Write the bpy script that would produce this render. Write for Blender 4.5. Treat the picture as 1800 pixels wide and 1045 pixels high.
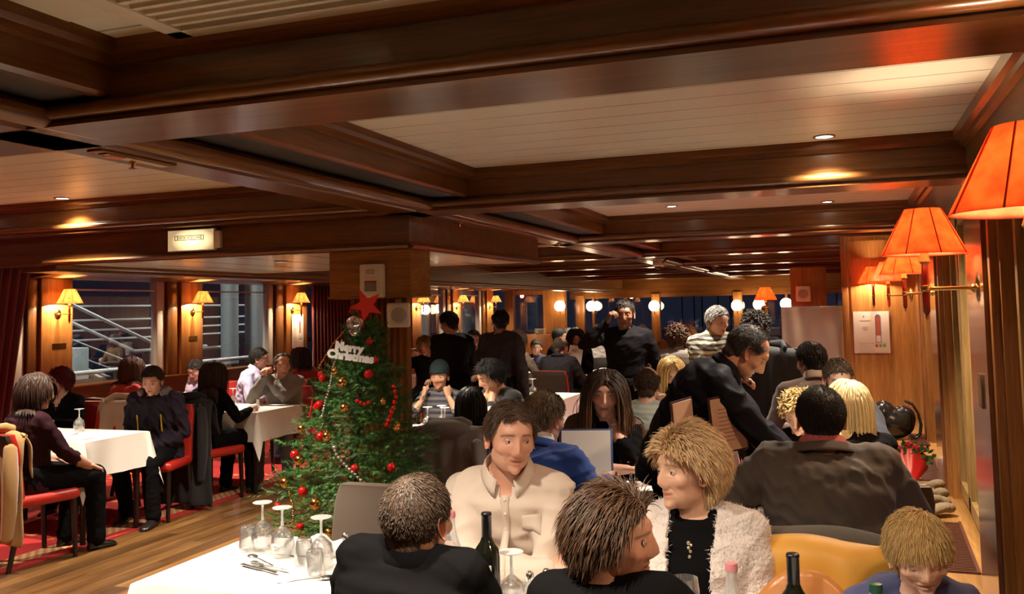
import bpy, math, random
import numpy as np
from mathutils import Matrix, Vector

sc = bpy.context.scene
for _o in list(bpy.data.objects):
    bpy.data.objects.remove(_o)
PI = math.pi
rng = np.random.default_rng(7)

# ------------------------------------------------------------------ camera
CAM_H = 1.66
_yaw, _pitch, _roll, _F = math.radians(19.95), math.radians(3.48), math.radians(-1.22), 1590.0
_f = Vector((-math.sin(_yaw) * math.cos(_pitch), math.cos(_yaw) * math.cos(_pitch), math.sin(_pitch)))
_r = Vector((math.cos(_yaw), math.sin(_yaw), 0))
_u = _r.cross(_f)
_r2 = math.cos(_roll) * _r + math.sin(_roll) * _u
_u2 = -math.sin(_roll) * _r + math.cos(_roll) * _u
cam = bpy.data.cameras.new('camera')
cam.sensor_width = 36.0
cam.sensor_fit = 'HORIZONTAL'
cam.lens = _F / 1800 * 36
cam.shift_y = -77.5 / 1800
cam.clip_start = 0.05
cam.clip_end = 300
camo = bpy.data.objects.new('camera', cam)
sc.collection.objects.link(camo)
camo.matrix_world = Matrix(((_r2.x, _u2.x, -_f.x, 0), (_r2.y, _u2.y, -_f.y, 0), (_r2.z, _u2.z, -_f.z, CAM_H), (0, 0, 0, 1)))
sc.camera = camo

# ------------------------------------------------------------------ view, world
sc.view_settings.view_transform = 'Standard'
sc.view_settings.look = 'None'
sc.view_settings.gamma = 1
sc.view_settings.use_curve_mapping = False
sc.view_settings.exposure = 1.05
sc.cycles.max_bounces = 8
sc.cycles.diffuse_bounces = 6
sc.cycles.glossy_bounces = 3
sc.cycles.transmission_bounces = 4
sc.cycles.transparent_max_bounces = 10
sc.cycles.sample_clamp_indirect = 8.0
sc.cycles.caustics_reflective = False
sc.cycles.caustics_refractive = False
w = bpy.data.worlds.new('night')
sc.world = w
w.use_nodes = True
w.node_tree.nodes['Background'].inputs[0].default_value = (0.012, 0.016, 0.03, 1)
w.node_tree.nodes['Background'].inputs[1].default_value = 0.35

# ------------------------------------------------------------------ power of the place's lights (W)
SPOT_W = 170.0
LAMP_W = 22.0
GLOBE_E = 9.0
DECK_W = 260.0

def light(name, kind, loc, power, color=(1, .78, .52), size=.05, aim=None, angle=None, blend=.6):
    d = bpy.data.lights.new(name, kind)
    d.energy = power
    d.color = color
    if kind in ('POINT', 'SPOT'):
        d.shadow_soft_size = size
    if kind == 'SPOT':
        d.spot_size = angle or 2.3
        d.spot_blend = blend
    if kind == 'AREA':
        d.size = size
    o = bpy.data.objects.new(name, d)
    sc.collection.objects.link(o)
    o.location = loc
    if aim is not None:
        o.rotation_euler = (Vector(aim) - Vector(loc)).to_track_quat('-Z', 'Y').to_euler()
    return o
# ================================================================== mesh library
class M:
    def __init__(s):
        s.v = []; s.f = []; s.n = 0; s.t = []
    def add(s, v, f, tint=None):
        v = np.asarray(v, float).reshape(-1, 3)
        s.v.append(v)
        s.f.extend([tuple(int(i) + s.n for i in q) for q in f])
        if tint is None: tint = (1, 1, 1)
        t = np.asarray(tint, float)
        if t.ndim == 1: t = np.tile(t, (len(v), 1))
        s.t.append(t)
        s.n += len(v)
        return s
    def addm(s, m):
        if m.n: s.add(m.V(), m.f, m.T())
        return s
    def V(s): return np.concatenate(s.v) if s.v else np.zeros((0, 3))
    def T(s): return np.concatenate(s.t) if s.t else np.zeros((0, 3))
    def xf(s, mat):
        mat = np.array(mat)
        v = s.V() @ mat[:3, :3].T + mat[:3, 3]
        s.v = [v]; s.t = [s.T()]
        return s
    def box(s, lo, hi, bev=0.0):
        x0, y0, z0 = lo; x1, y1, z1 = hi
        b = min(bev, abs(x1 - x0) * .49, abs(y1 - y0) * .49, abs(z1 - z0) * .49)
        if b <= 0:
            v = [(x0, y0, z0), (x1, y0, z0), (x1, y1, z0), (x0, y1, z0), (x0, y0, z1), (x1, y0, z1), (x1, y1, z1), (x0, y1, z1)]
            return s.add(v, [(0, 3, 2, 1), (4, 5, 6, 7), (0, 1, 5, 4), (1, 2, 6, 5), (2, 3, 7, 6), (3, 0, 4, 7)])
        def ring(z, i):
            p = []
            X0, X1, Y0, Y1 = x0 + i, x1 - i, y0 + i, y1 - i
            for (cx, cy, a0) in ((X1 - b, Y1 - b, 0), (X0 + b, Y1 - b, 90), (X0 + b, Y0 + b, 180), (X1 - b, Y0 + b, 270)):
                for k in range(4):
                    a = math.radians(a0 + k * 30)
                    p.append((cx + b * math.cos(a), cy + b * math.sin(a), z))
            return p
        b0 = b
        rs = [ring(z0, b * .7), ring(z0 + b * .3, b * .3 * .6), ring(z0 + b, 0), ring(z1 - b, 0), ring(z1 - b * .3, b * .3 * .6), ring(z1, b * .7)]
        return s.loft(rs)
    def loft(s, rings, caps=True, closed=True, tint=None):
        rings = [np.asarray(r, float) for r in rings]
        n = len(rings[0]); f = []
        for i in range(len(rings) - 1):
            for j in range(n if closed else n - 1):
                k = (j + 1) % n
                f.append((i * n + j, i * n + k, (i + 1) * n + k, (i + 1) * n + j))
        if caps and closed:
            f.append(tuple(range(n - 1, -1, -1)))
            f.append(tuple(range((len(rings) - 1) * n, len(rings) * n)))
        return s.add(np.concatenate(rings), f, tint)
    def lathe(s, prof, c=(0, 0, 0), n=20, caps=True, tint=None):
        a = np.linspace(0, 2 * PI, n, endpoint=False)
        return s.loft([np.stack([c[0] + r * np.cos(a), c[1] + r * np.sin(a), np.full(n, c[2] + z)], 1) for r, z in prof], caps=caps, tint=tint)
    def tube(s, pts, rad, n=10, round_ends=False, tint=None, up=None):
        """rad: float, list of floats or list of (a, b)"""
        P = [np.asarray(p, float) for p in pts]
        if np.isscalar(rad): rad = [rad] * len(P)
        R = [(r, r) if np.isscalar(r) else tuple(r) for r in rad]
        if round_ends:
            d0 = P[0] - P[1]; d0 /= np.linalg.norm(d0) + 1e-9
            d1 = P[-1] - P[-2]; d1 /= np.linalg.norm(d1) + 1e-9
            a, b = R[0]; c, d = R[-1]; m0 = (a + b) / 2; m1 = (c + d) / 2
            P = [P[0] + d0 * m0 * .95, P[0] + d0 * m0 * .75, P[0] + d0 * m0 * .35] + P + [P[-1] + d1 * m1 * .35, P[-1] + d1 * m1 * .75, P[-1] + d1 * m1 * .95]
            R = [(a * .2, b * .2), (a * .65, b * .65), (a * .93, b * .93)] + R + [(c * .93, d * .93), (c * .65, d * .65), (c * .2, d * .2)]
        T = []
        for i in range(len(P)):
            t = P[min(i + 1, len(P) - 1)] - P[max(i - 1, 0)]
            T.append(t / (np.linalg.norm(t) + 1e-12))
        u = np.array(up, float) if up is not None else np.array([0, 0, 1.]) if abs(T[0][2]) < .9 else np.array([1., 0, 0])
        rings = []
        ang = np.linspace(0, 2 * PI, n, endpoint=False)
        for p, t, (a, b) in zip(P, T, R):
            x = np.cross(u, t); x /= np.linalg.norm(x) + 1e-12
            y = np.cross(t, x); u = y
            rings.append(p + np.outer(np.cos(ang) * a, x) + np.outer(np.sin(ang) * b, y))
        return s.loft(rings, tint=tint)
    def ball(s, c, r, n=12, m=8, tint=None, rot=None):
        r = (r, r, r) if np.isscalar(r) else r
        v = [(0, 0, 1)]
        for i in range(1, m):
            e = PI * i / m
            for j in range(n):
                a = 2 * PI * j / n
                v.append((math.sin(e) * math.cos(a), math.sin(e) * math.sin(a), math.cos(e)))
        v.append((0, 0, -1))
        f = [(0, 1 + j, 1 + (j + 1) % n) for j in range(n)]
        for i in range(m - 2):
            for j in range(n):
                a = 1 + i * n + j; b = 1 + i * n + (j + 1) % n
                f.append((a, a + n, b + n, b))
        l = len(v) - 1
        f += [(l, l - n + (j + 1) % n, l - n + j) for j in range(n)]
        v = np.array(v) * np.array(r)
        if rot is not None: v = v @ np.array(rot).T
        return s.add(v + np.array(c), f, tint)
    def prism(s, poly, z0, z1):
        n = len(poly)
        return s.loft([[(x, y, z0) for x, y in poly], [(x, y, z1) for x, y in poly]])
    def extr(s, poly, axis, a, b):
        """poly of 2-D points extruded along axis 'x' or 'y' from a to b"""
        if axis == 'y': r = [[(p, t, q) for p, q in poly] for t in (a, b)]
        elif axis == 'x': r = [[(t, p, q) for p, q in poly] for t in (a, b)]
        else: r = [[(p, q, t) for p, q in poly] for t in (a, b)]
        return s.loft(r)

def ME(m, name, smooth=None, tint=False):
    me = bpy.data.meshes.new(name)
    me.from_pydata(m.V().tolist(), [], m.f)
    if tint:
        ca = me.color_attributes.new('tint', 'FLOAT_COLOR', 'POINT')
        t = m.T(); c = np.ones((len(t), 4)); c[:, :3] = t
        ca.data.foreach_set('color', c.ravel())
    me.update()
    if smooth is not None:
        me.polygons.foreach_set('use_smooth', [True] * len(me.polygons))
        if smooth < 179: me.set_sharp_from_angle(angle=math.radians(smooth))
    return me

def obj(name, m, mat, parent=None, smooth=35, label=None, cat=None, group=None, kind=None, tint=False):
    me = m if isinstance(m, bpy.types.Mesh) else ME(m, name, smooth, tint)
    o = bpy.data.objects.new(name, me)
    sc.collection.objects.link(o)
    if mat is not None:
        me.materials.clear()
        for q in (mat if isinstance(mat, (list, tuple)) else [mat]): me.materials.append(q)
    if parent is not None: o.parent = parent
    tag(o, label, cat, group, kind)
    return o
def tag(o, label=None, cat=None, group=None, kind=None):
    if label: o['label'] = label
    if cat: o['category'] = cat
    if group: o['group'] = group
    if kind: o['kind'] = kind
    return o
def thing(name, label, cat, loc=(0, 0, 0), rz=0.0, group=None):
    o = bpy.data.objects.new(name, None)
    o.empty_display_size = .1
    sc.collection.objects.link(o)
    o.location = loc; o.rotation_euler = (0, 0, rz)
    return tag(o, label, cat, group)
def struct(name, m, mat, smooth=35):
    return obj(name, m, mat, None, smooth, kind='structure')
def dup(o, loc=None, rz=None, label=None, group=None, parent=None, scale=None):
    r = o.copy(); sc.collection.objects.link(r)
    if parent is not None: r.parent = parent
    for c in list(o.children): dup(c, parent=r)
    if loc is not None: r.location = loc
    if rz is not None: r.rotation_euler = (0, 0, rz)
    if scale is not None: r.scale = (scale,) * 3
    if label: r['label'] = label
    if group: r['group'] = group
    return r
class First:
    """first use moves the original, later uses copy it"""
    def __init__(s, make): s.make = make; s.o = None
    def put(s, loc, rz=0, label=None, group=None, scale=None):
        if s.o is None:
            s.o = s.make(); s.o.location = loc; s.o.rotation_euler = (0, 0, rz)
            if label: s.o['label'] = label
            if group: s.o['group'] = group
            if scale: s.o.scale = (scale,) * 3
            return s.o
        return dup(s.o, loc, rz, label, group, scale=scale)

def remesh(m, vox, it=4, fac=.6):
    """fuse overlapping shells into one continuous surface"""
    me = ME(m, 'tmp')
    o = bpy.data.objects.new('tmp', me); sc.collection.objects.link(o)
    r = o.modifiers.new('r', 'REMESH'); r.mode = 'VOXEL'; r.voxel_size = vox
    if it:
        k = o.modifiers.new('s', 'SMOOTH'); k.iterations = it; k.factor = fac
    dg = bpy.context.evaluated_depsgraph_get()
    e = o.evaluated_get(dg)
    out = e.to_mesh()
    nv = len(out.vertices)
    v = np.empty(nv * 3); out.vertices.foreach_get('co', v)
    f = [tuple(p.vertices) for p in out.polygons]
    nr = np.empty(nv * 3); out.vertices.foreach_get('normal', nr)
    e.to_mesh_clear()
    bpy.data.objects.remove(o); bpy.data.meshes.remove(me)
    R = M(); R.add(v.reshape(-1, 3), f); R.nr = nr.reshape(-1, 3)
    return R

# ================================================================== materials
_mats = {}
def node_mat(name):
    m = bpy.data.materials.new(name); m.use_nodes = True
    nt = m.node_tree; b = nt.nodes['Principled BSDF']
    return m, nt, b
def mat(name, col, rough=.6, metal=0, spec=.5, bump=0, scale=60, var=0, coat=0, emit=None, es=0, sheen=0, trans=0, stretch=(1, 1, 1), sss=0, tint=False, alpha=None, wave=None):
    if name in _mats: return _mats[name]
    m, nt, b = node_mat(name); N = nt.nodes; L = nt.links
    b.inputs['Base Color'].default_value = (*col, 1)
    b.inputs['Roughness'].default_value = rough
    b.inputs['Metallic'].default_value = metal
    b.inputs['Specular IOR Level'].default_value = spec
    b.inputs['Coat Weight'].default_value = coat
    b.inputs['Coat Roughness'].default_value = .12
    b.inputs['Sheen Weight'].default_value = sheen
    b.inputs['Sheen Roughness'].default_value = .5
    b.inputs['Transmission Weight'].default_value = trans
    if sss:
        b.inputs['Subsurface Weight'].default_value = sss
        b.inputs['Subsurface Radius'].default_value = (1, .35, .2)
        b.inputs['Subsurface Scale'].default_value = .01
    if emit:
        b.inputs['Emission Color'].default_value = (*emit, 1); b.inputs['Emission Strength'].default_value = es
    src = None
    if tint:
        a = N.new('ShaderNodeAttribute'); a.attribute_name = 'tint'
        mx = N.new('ShaderNodeMix'); mx.data_type = 'RGBA'; mx.blend_type = 'MULTIPLY'; mx.inputs[0].default_value = 1
        mx.inputs[6].default_value = (*col, 1); L.new(a.outputs['Color'], mx.inputs[7]); src = mx.outputs[2]
    if bump or var:
        tc = N.new('ShaderNodeTexCoord'); mp = N.new('ShaderNodeMapping'); mp.inputs['Scale'].default_value = stretch
        nz = N.new('ShaderNodeTexNoise'); nz.inputs['Scale'].default_value = scale; nz.inputs['Detail'].default_value = 4
        L.new(tc.outputs['Object'], mp.inputs[0]); L.new(mp.outputs[0], nz.inputs['Vector'])
        if bump:
            bp = N.new('ShaderNodeBump'); bp.inputs['Strength'].default_value = bump; bp.inputs['Distance'].default_value = .01
            L.new(nz.outputs['Fac'], bp.inputs['Height']); L.new(bp.outputs[0], b.inputs['Normal'])
        if var:
            hv = N.new('ShaderNodeHueSaturation')
            mr = N.new('ShaderNodeMapRange'); mr.inputs[1].default_value = .3; mr.inputs[2].default_value = .7
            mr.inputs[3].default_value = 1 - var; mr.inputs[4].default_value = 1 + var
            L.new(nz.outputs['Fac'], mr.inputs[0]); L.new(mr.outputs[0], hv.inputs['Value'])
            if src is not None: L.new(src, hv.inputs['Color'])
            else: hv.inputs['Color'].default_value = (*col, 1)
            src = hv.outputs[0]
    if src is not None: L.new(src, b.inputs['Base Color'])
    _mats[name] = m
    return m

def wood(name, dark, lite, axis, rough=.28, coat=.25, sc_=14, boards=None, board_dark=.35, spec=.5):
    """veneer: streaky noise drawn out along axis; boards=(axis across, width) adds joints"""
    if name in _mats: return _mats[name]
    m, nt, b = node_mat(name); N = nt.nodes; L = nt.links
    tc = N.new('ShaderNodeTexCoord'); mp = N.new('ShaderNodeMapping')
    s = [1, 1, 1]; s['xyz'.index(axis)] = .045
    mp.inputs['Scale'].default_value = s
    L.new(tc.outputs['Object'], mp.inputs[0])
    vec = mp.outputs[0]
    sep = None; bd = None
    if boards:
        ax, wd, ln = boards
        sep = N.new('ShaderNodeSeparateXYZ'); L.new(tc.outputs['Object'], sep.inputs[0])
        dv = N.new('ShaderNodeMath'); dv.operation = 'DIVIDE'; L.new(sep.outputs['xyz'.index(ax)], dv.inputs[0]); dv.inputs[1].default_value = wd
        fl = N.new('ShaderNodeMath'); fl.operation = 'FLOOR'; L.new(dv.outputs[0], fl.inputs[0])
        fr = N.new('ShaderNodeMath'); fr.operation = 'FRACT'; L.new(dv.outputs[0], fr.inputs[0])
        # end joints
        dv2 = N.new('ShaderNodeMath'); dv2.operation = 'MULTIPLY_ADD'; L.new(fl.outputs[0], dv2.inputs[0]); dv2.inputs[1].default_value = .37
        dl = N.new('ShaderNodeMath'); dl.operation = 'DIVIDE'; L.new(sep.outputs['xyz'.index(axis)], dl.inputs[0]); dl.inputs[1].default_value = ln
        L.new(dl.outputs[0], dv2.inputs[2])
        fl2 = N.new('ShaderNodeMath'); fl2.operation = 'FLOOR'; L.new(dv2.outputs[0], fl2.inputs[0])
        cb = N.new('ShaderNodeCombineXYZ'); L.new(fl.outputs[0], cb.inputs[0]); L.new(fl2.outputs[0], cb.inputs[1])
        wn = N.new('ShaderNodeTexWhiteNoise'); wn.noise_dimensions = '3D'; L.new(cb.outputs[0], wn.inputs['Vector'])
        va = N.new('ShaderNodeVectorMath'); va.operation = 'MULTIPLY_ADD'; L.new(wn.outputs['Color'], va.inputs[0]); va.inputs[1].default_value = (7, 7, 7); L.new(mp.outputs[0], va.inputs[2])
        vec = va.outputs[0]
        lt = N.new('ShaderNodeMath'); lt.operation = 'LESS_THAN'; L.new(fr.outputs[0], lt.inputs[0]); lt.inputs[1].default_value = .035
        bd = (wn.outputs['Value'], lt.outputs[0])
    n1 = N.new('ShaderNodeTexNoise'); n1.inputs['Scale'].default_value = sc_; n1.inputs['Detail'].default_value = 6; n1.inputs['Roughness'].default_value = .6; n1.inputs['Distortion'].default_value = .3
    L.new(vec, n1.inputs['Vector'])
    cr = N.new('ShaderNodeValToRGB'); cr.color_ramp.elements[0].position = .32; cr.color_ramp.elements[1].position = .72
    cr.color_ramp.elements[0].color = (*dark, 1); cr.color_ramp.elements[1].color = (*lite, 1)
    L.new(n1.outputs['Fac'], cr.inputs[0]); src = cr.outputs[0]
    n2 = N.new('ShaderNodeTexNoise'); n2.inputs['Scale'].default_value = sc_ * 9; n2.inputs['Detail'].default_value = 2; L.new(vec, n2.inputs['Vector'])
    hv = N.new('ShaderNodeHueSaturation'); mr = N.new('ShaderNodeMapRange'); mr.inputs[1].default_value = .3; mr.inputs[2].default_value = .7; mr.inputs[3].default_value = .75; mr.inputs[4].default_value = 1.2
    L.new(n2.outputs['Fac'], mr.inputs[0]); L.new(mr.outputs[0], hv.inputs['Value']); L.new(src, hv.inputs['Color']); src = hv.outputs[0]
    if bd:
        h2 = N.new('ShaderNodeHueSaturation'); r2 = N.new('ShaderNodeMapRange'); r2.inputs[3].default_value = .55; r2.inputs[4].default_value = 1.45
        L.new(bd[0], r2.inputs[0]); L.new(r2.outputs[0], h2.inputs['Value']); L.new(src, h2.inputs['Color'])
        mx = N.new('ShaderNodeMix'); mx.data_type = 'RGBA'; L.new(bd[1], mx.inputs[0]); L.new(h2.outputs[0], mx.inputs[6]); mx.inputs[7].default_value = (dark[0] * board_dark, dark[1] * board_dark, dark[2] * board_dark, 1)
        src = mx.outputs[2]
    L.new(src, b.inputs['Base Color'])
    bp = N.new('ShaderNodeBump'); bp.inputs['Strength'].default_value = .08; bp.inputs['Distance'].default_value = .002; L.new(n2.outputs['Fac'], bp.inputs['Height']); L.new(bp.outputs[0], b.inputs['Normal'])
    b.inputs['Roughness'].default_value = rough; b.inputs['Coat Weight'].default_value = coat; b.inputs['Coat Roughness'].default_value = .15
    b.inputs['Specular IOR Level'].default_value = spec
    _mats[name] = m
    return m

def planks(name, col, width, line=(.16, .12, .08), rough=.35, axis=1, off=0.):
    if name in _mats: return _mats[name]
    m, nt, b = node_mat(name); N = nt.nodes; L = nt.links
    tc = N.new('ShaderNodeTexCoord'); sp = N.new('ShaderNodeSeparateXYZ'); L.new(tc.outputs['Object'], sp.inputs[0])
    ad = N.new('ShaderNodeMath'); ad.operation = 'MULTIPLY_ADD'; L.new(sp.outputs[axis], ad.inputs[0]); ad.inputs[1].default_value = 1 / width; ad.inputs[2].default_value = off
    fr = N.new('ShaderNodeMath'); fr.operation = 'FRACT'; L.new(ad.outputs[0], fr.inputs[0])
    cr = N.new('ShaderNodeValToRGB'); e = cr.color_ramp.elements
    e[0].position = 0; e[0].color = (0, 0, 0, 1); e[1].position = .075; e[1].color = (1, 1, 1, 1)
    L.new(fr.outputs[0], cr.inputs[0])
    nz = N.new('ShaderNodeTexNoise'); nz.inputs['Scale'].default_value = 1.5
    mx = N.new('ShaderNodeMix'); mx.data_type = 'RGBA'; L.new(cr.outputs[0], mx.inputs[0]); mx.inputs[6].default_value = (*line, 1); mx.inputs[7].default_value = (*col, 1)
    L.new(mx.outputs[2], b.inputs['Base Color'])
    bp = N.new('ShaderNodeBump'); bp.inputs['Strength'].default_value = .5; bp.inputs['Distance'].default_value = .004; L.new(cr.outputs[0], bp.inputs['Height']); L.new(bp.outputs[0], b.inputs['Normal'])
    b.inputs['Roughness'].default_value = rough
    _mats[name] = m
    return m

def emis(name, col, s):
    if name in _mats: return _mats[name]
    m = bpy.data.materials.new(name); m.use_nodes = True; nt = m.node_tree; nt.nodes.clear()
    e = nt.nodes.new('ShaderNodeEmission'); e.inputs[0].default_value = (*col, 1); e.inputs[1].default_value = s
    o = nt.nodes.new('ShaderNodeOutputMaterial'); nt.links.new(e.outputs[0], o.inputs[0])
    _mats[name] = m
    return m
def glassy(name, tint=(1, 1, 1), fres=.12, rough=.03, haze=0.):
    """thin clear glass: see-through with a fresnel gloss"""
    if name in _mats: return _mats[name]
    m = bpy.data.materials.new(name); m.use_nodes = True; nt = m.node_tree; nt.nodes.clear(); N = nt.nodes; L = nt.links
    t = N.new('ShaderNodeBsdfTransparent'); t.inputs[0].default_value = (*tint, 1)
    g = N.new('ShaderNodeBsdfGlossy'); g.inputs['Roughness'].default_value = rough
    lw = N.new('ShaderNodeLayerWeight'); lw.inputs['Blend'].default_value = .35
    mr = N.new('ShaderNodeMapRange'); mr.inputs[3].default_value = fres; mr.inputs[4].default_value = .9
    L.new(lw.outputs['Facing'], mr.inputs[0])
    mx = N.new('ShaderNodeMixShader'); L.new(mr.outputs[0], mx.inputs[0]); L.new(t.outputs[0], mx.inputs[1]); L.new(g.outputs[0], mx.inputs[2])
    out = mx.outputs[0]
    if haze:
        d = N.new('ShaderNodeBsdfDiffuse'); d.inputs[0].default_value = (.9, .9, .9, 1)
        m2 = N.new('ShaderNodeMixShader'); m2.inputs[0].default_value = haze; L.new(out, m2.inputs[1]); L.new(d.outputs[0], m2.inputs[2]); out = m2.outputs[0]
    o = N.new('ShaderNodeOutputMaterial'); L.new(out, o.inputs[0])
    _mats[name] = m
    return m
def shade_mat(name, col, tr):
    if name in _mats: return _mats[name]
    m = bpy.data.materials.new(name); m.use_nodes = True; nt = m.node_tree; nt.nodes.clear(); N = nt.nodes; L = nt.links
    nz = N.new('ShaderNodeTexNoise'); nz.inputs['Scale'].default_value = 22; nz.inputs['Detail'].default_value = 5
    tc = N.new('ShaderNodeTexCoord'); L.new(tc.outputs['Object'], nz.inputs['Vector'])
    cr = N.new('ShaderNodeValToRGB'); cr.color_ramp.elements[0].position = .35; cr.color_ramp.elements[1].position = .65
    cr.color_ramp.elements[0].color = (col[0] * .9, col[1] * .6, col[2] * .6, 1); cr.color_ramp.elements[1].color = (*col, 1)
    L.new(nz.outputs['Fac'], cr.inputs[0])
    d = N.new('ShaderNodeBsdfDiffuse'); t = N.new('ShaderNodeBsdfTranslucent'); L.new(cr.outputs[0], d.inputs[0]); L.new(cr.outputs[0], t.inputs[0])
    mx = N.new('ShaderNodeMixShader'); mx.inputs[0].default_value = tr; L.new(d.outputs[0], mx.inputs[1]); L.new(t.outputs[0], mx.inputs[2])
    o = N.new('ShaderNodeOutputMaterial'); L.new(mx.outputs[0], o.inputs[0])
    _mats[name] = m
    return m

D_M, L_M = (.088, .030, .007), (.22, .086, .021)      # mahogany
WX = wood('mahogany_x', D_M, L_M, 'x'); WY = wood('mahogany_y', D_M, L_M, 'y'); WZ = wood('mahogany_z', D_M, L_M, 'z')
CZ = wood('cherry_z', (.20, .075, .018), (.40, .17, .045), 'z', rough=.35)
CY = wood('oak_y', (.26, .12, .03), (.5, .25, .07), 'y', rough=.35)
KZ = wood('panel_oak_z', (.24, .14, .045), (.42, .26, .095), 'z', rough=.4, coat=.1)
PZ = wood('polished_z', (.13, .045, .02), (.26, .09, .035), 'z', rough=.16, coat=.6)
PANEL = planks('ceiling_planks', (.80, .80, .68), .2)
DARKW = mat('dark_stained_wood', (.012, .005, .004), rough=.35)
BRASS = mat('brass', (.75, .52, .2), rough=.18, metal=1)
STEEL = mat('polished_steel', (.75, .75, .75), rough=.15, metal=1)
WHITEP = mat('white_plastic', (.82, .80, .72), rough=.45)
CLOTH = mat('white_linen', (.82, .80, .76), rough=.9, bump=.06, scale=300, spec=.2)
PAPER = mat('white_paper', (.85, .84, .8), rough=.8)
GLASS = glassy('drinking_glass', fres=.16, haze=.05)
PANE = glassy('window_glass', fres=.06, rough=.01)
BLACKM = mat('black_rubber', (.01, .01, .01), rough=.6)
# ================================================================== the setting
ZC, ZB = 2.48, 2.25
def wx(y): return .46 + .03 * (y - 3.75)
FLOORM = wood('aisle_boards', (.075, .032, .010), (.22, .108, .036), 'y', rough=.3, coat=.3, sc_=7, boards=('x', .13, 1.4))
def carpet_mat(name, edge, sgn):
    m, nt, b = node_mat(name); N = nt.nodes; L = nt.links
    tc = N.new('ShaderNodeTexCoord'); sp = N.new('ShaderNodeSeparateXYZ'); L.new(tc.outputs['Object'], sp.inputs[0])
    d = N.new('ShaderNodeMath'); d.operation = 'MULTIPLY_ADD'; L.new(sp.outputs[0], d.inputs[0]); d.inputs[1].default_value = sgn; d.inputs[2].default_value = -sgn * edge
    vo = N.new('ShaderNodeTexVoronoi'); vo.inputs['Scale'].default_value = 4.2; vo.inputs['Randomness'].default_value = .45; L.new(tc.outputs['Object'], vo.inputs['Vector'])
    n = N.new('ShaderNodeTexNoise'); n.inputs['Scale'].default_value = 16; n.inputs['Detail'].default_value = 5; L.new(tc.outputs['Object'], n.inputs['Vector'])
    ad = N.new('ShaderNodeMath'); ad.operation = 'MULTIPLY_ADD'; L.new(n.outputs['Fac'], ad.inputs[0]); ad.inputs[1].default_value = .55; L.new(vo.outputs['Distance'], ad.inputs[2])
    cr = N.new('ShaderNodeValToRGB'); e = cr.color_ramp.elements
    e[0].position = .42; e[0].color = (.62, .22, .05, 1); e[1].position = .52; e[1].color = (.36, .012, .012, 1)
    q = e.new(.47); q.color = (.44, .05, .02, 1)
    L.new(ad.outputs[0], cr.inputs[0])
    ch = N.new('ShaderNodeTexChecker'); ch.inputs['Scale'].default_value = 28; ch.inputs[1].default_value = (.5, .3, .14, 1); ch.inputs[2].default_value = (.30, .10, .04, 1); L.new(tc.outputs['Object'], ch.inputs[0])
    def step(a):
        g = N.new('ShaderNodeMath'); g.operation = 'GREATER_THAN'; L.new(d.outputs[0], g.inputs[0]); g.inputs[1].default_value = a; return g.outputs[0]
    m1 = N.new('ShaderNodeMix'); m1.data_type = 'RGBA'; L.new(step(.10), m1.inputs[0]); m1.inputs[6].default_value = (.34, .015, .012, 1); L.new(ch.outputs[0], m1.inputs[7])
    m2 = N.new('ShaderNodeMix'); m2.data_type = 'RGBA'; L.new(step(.27), m2.inputs[0]); L.new(m1.outputs[2], m2.inputs[6]); L.new(cr.outputs[0], m2.inputs[7])
    L.new(m2.outputs[2], b.inputs['Base Color']); b.inputs['Roughness'].default_value = .95
    n2 = N.new('ShaderNodeTexNoise'); n2.inputs['Scale'].default_value = 400; bp = N.new('ShaderNodeBump'); bp.inputs['Strength'].default_value = .3; L.new(n2.outputs['Fac'], bp.inputs['Height']); L.new(bp.outputs[0], b.inputs['Normal'])
    return m
struct('floor', M().box((-8.8, -1.5, -.1), (1.2, 24, 0)), FLOORM)
struct('trim_1', M().box((-8.6, -1.5, 0), (-5.2, 23.4, .008)), carpet_mat('carpet_port', -5.2, -1))['label'] = 'red patterned carpet along the windows'
struct('trim_2', M().box((-2.55, 3.7, 0), (.30, 23.4, .008)), carpet_mat('carpet_starboard', -2.55, 1))['label'] = 'red patterned carpet under the dining tables'
struct('ceiling', M().box((-8.9, -1.5, ZC), (1.3, 24, ZC + .08)), PANEL)

def beam_prof(c, hw, zb, zt, crown=True):
    p = [(-hw, zb), (-hw, zb + .012), (-hw + .006, zb + .0125), (-hw + .006, zb + .020)] + [(-hw - .030 * math.sin(q), zb + .044 - .024 * math.cos(q)) for q in np.linspace(.1, PI - .1, 10)] + [(-hw, zb + .070)]
    if crown: p += [(-hw, zt - .065), (-hw - .02, zt - .06), (-hw - .025, zt - .04), (-hw - .045, zt - .03), (-hw - .05, zt)]
    else: p += [(-hw, zt)]
    full = [(c + a, z) for a, z in p] + [(c - a, z) for a, z in reversed(p)]
    return full
k = 3
for y0, y1 in ((2.12, 2.44), (4.9, 5.2), (8.12, 8.42), (11.0, 11.3), (14.0, 14.3), (17.0, 17.3), (20.0, 20.3)):
    b_ = M(); b_.extr(beam_prof((y0 + y1) / 2, (y1 - y0) / 2, ZB, ZC), 'x', -8.6, wx(y0) + .2)
    struct('trim_%d' % k, b_, WX, 24); k += 1
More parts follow.
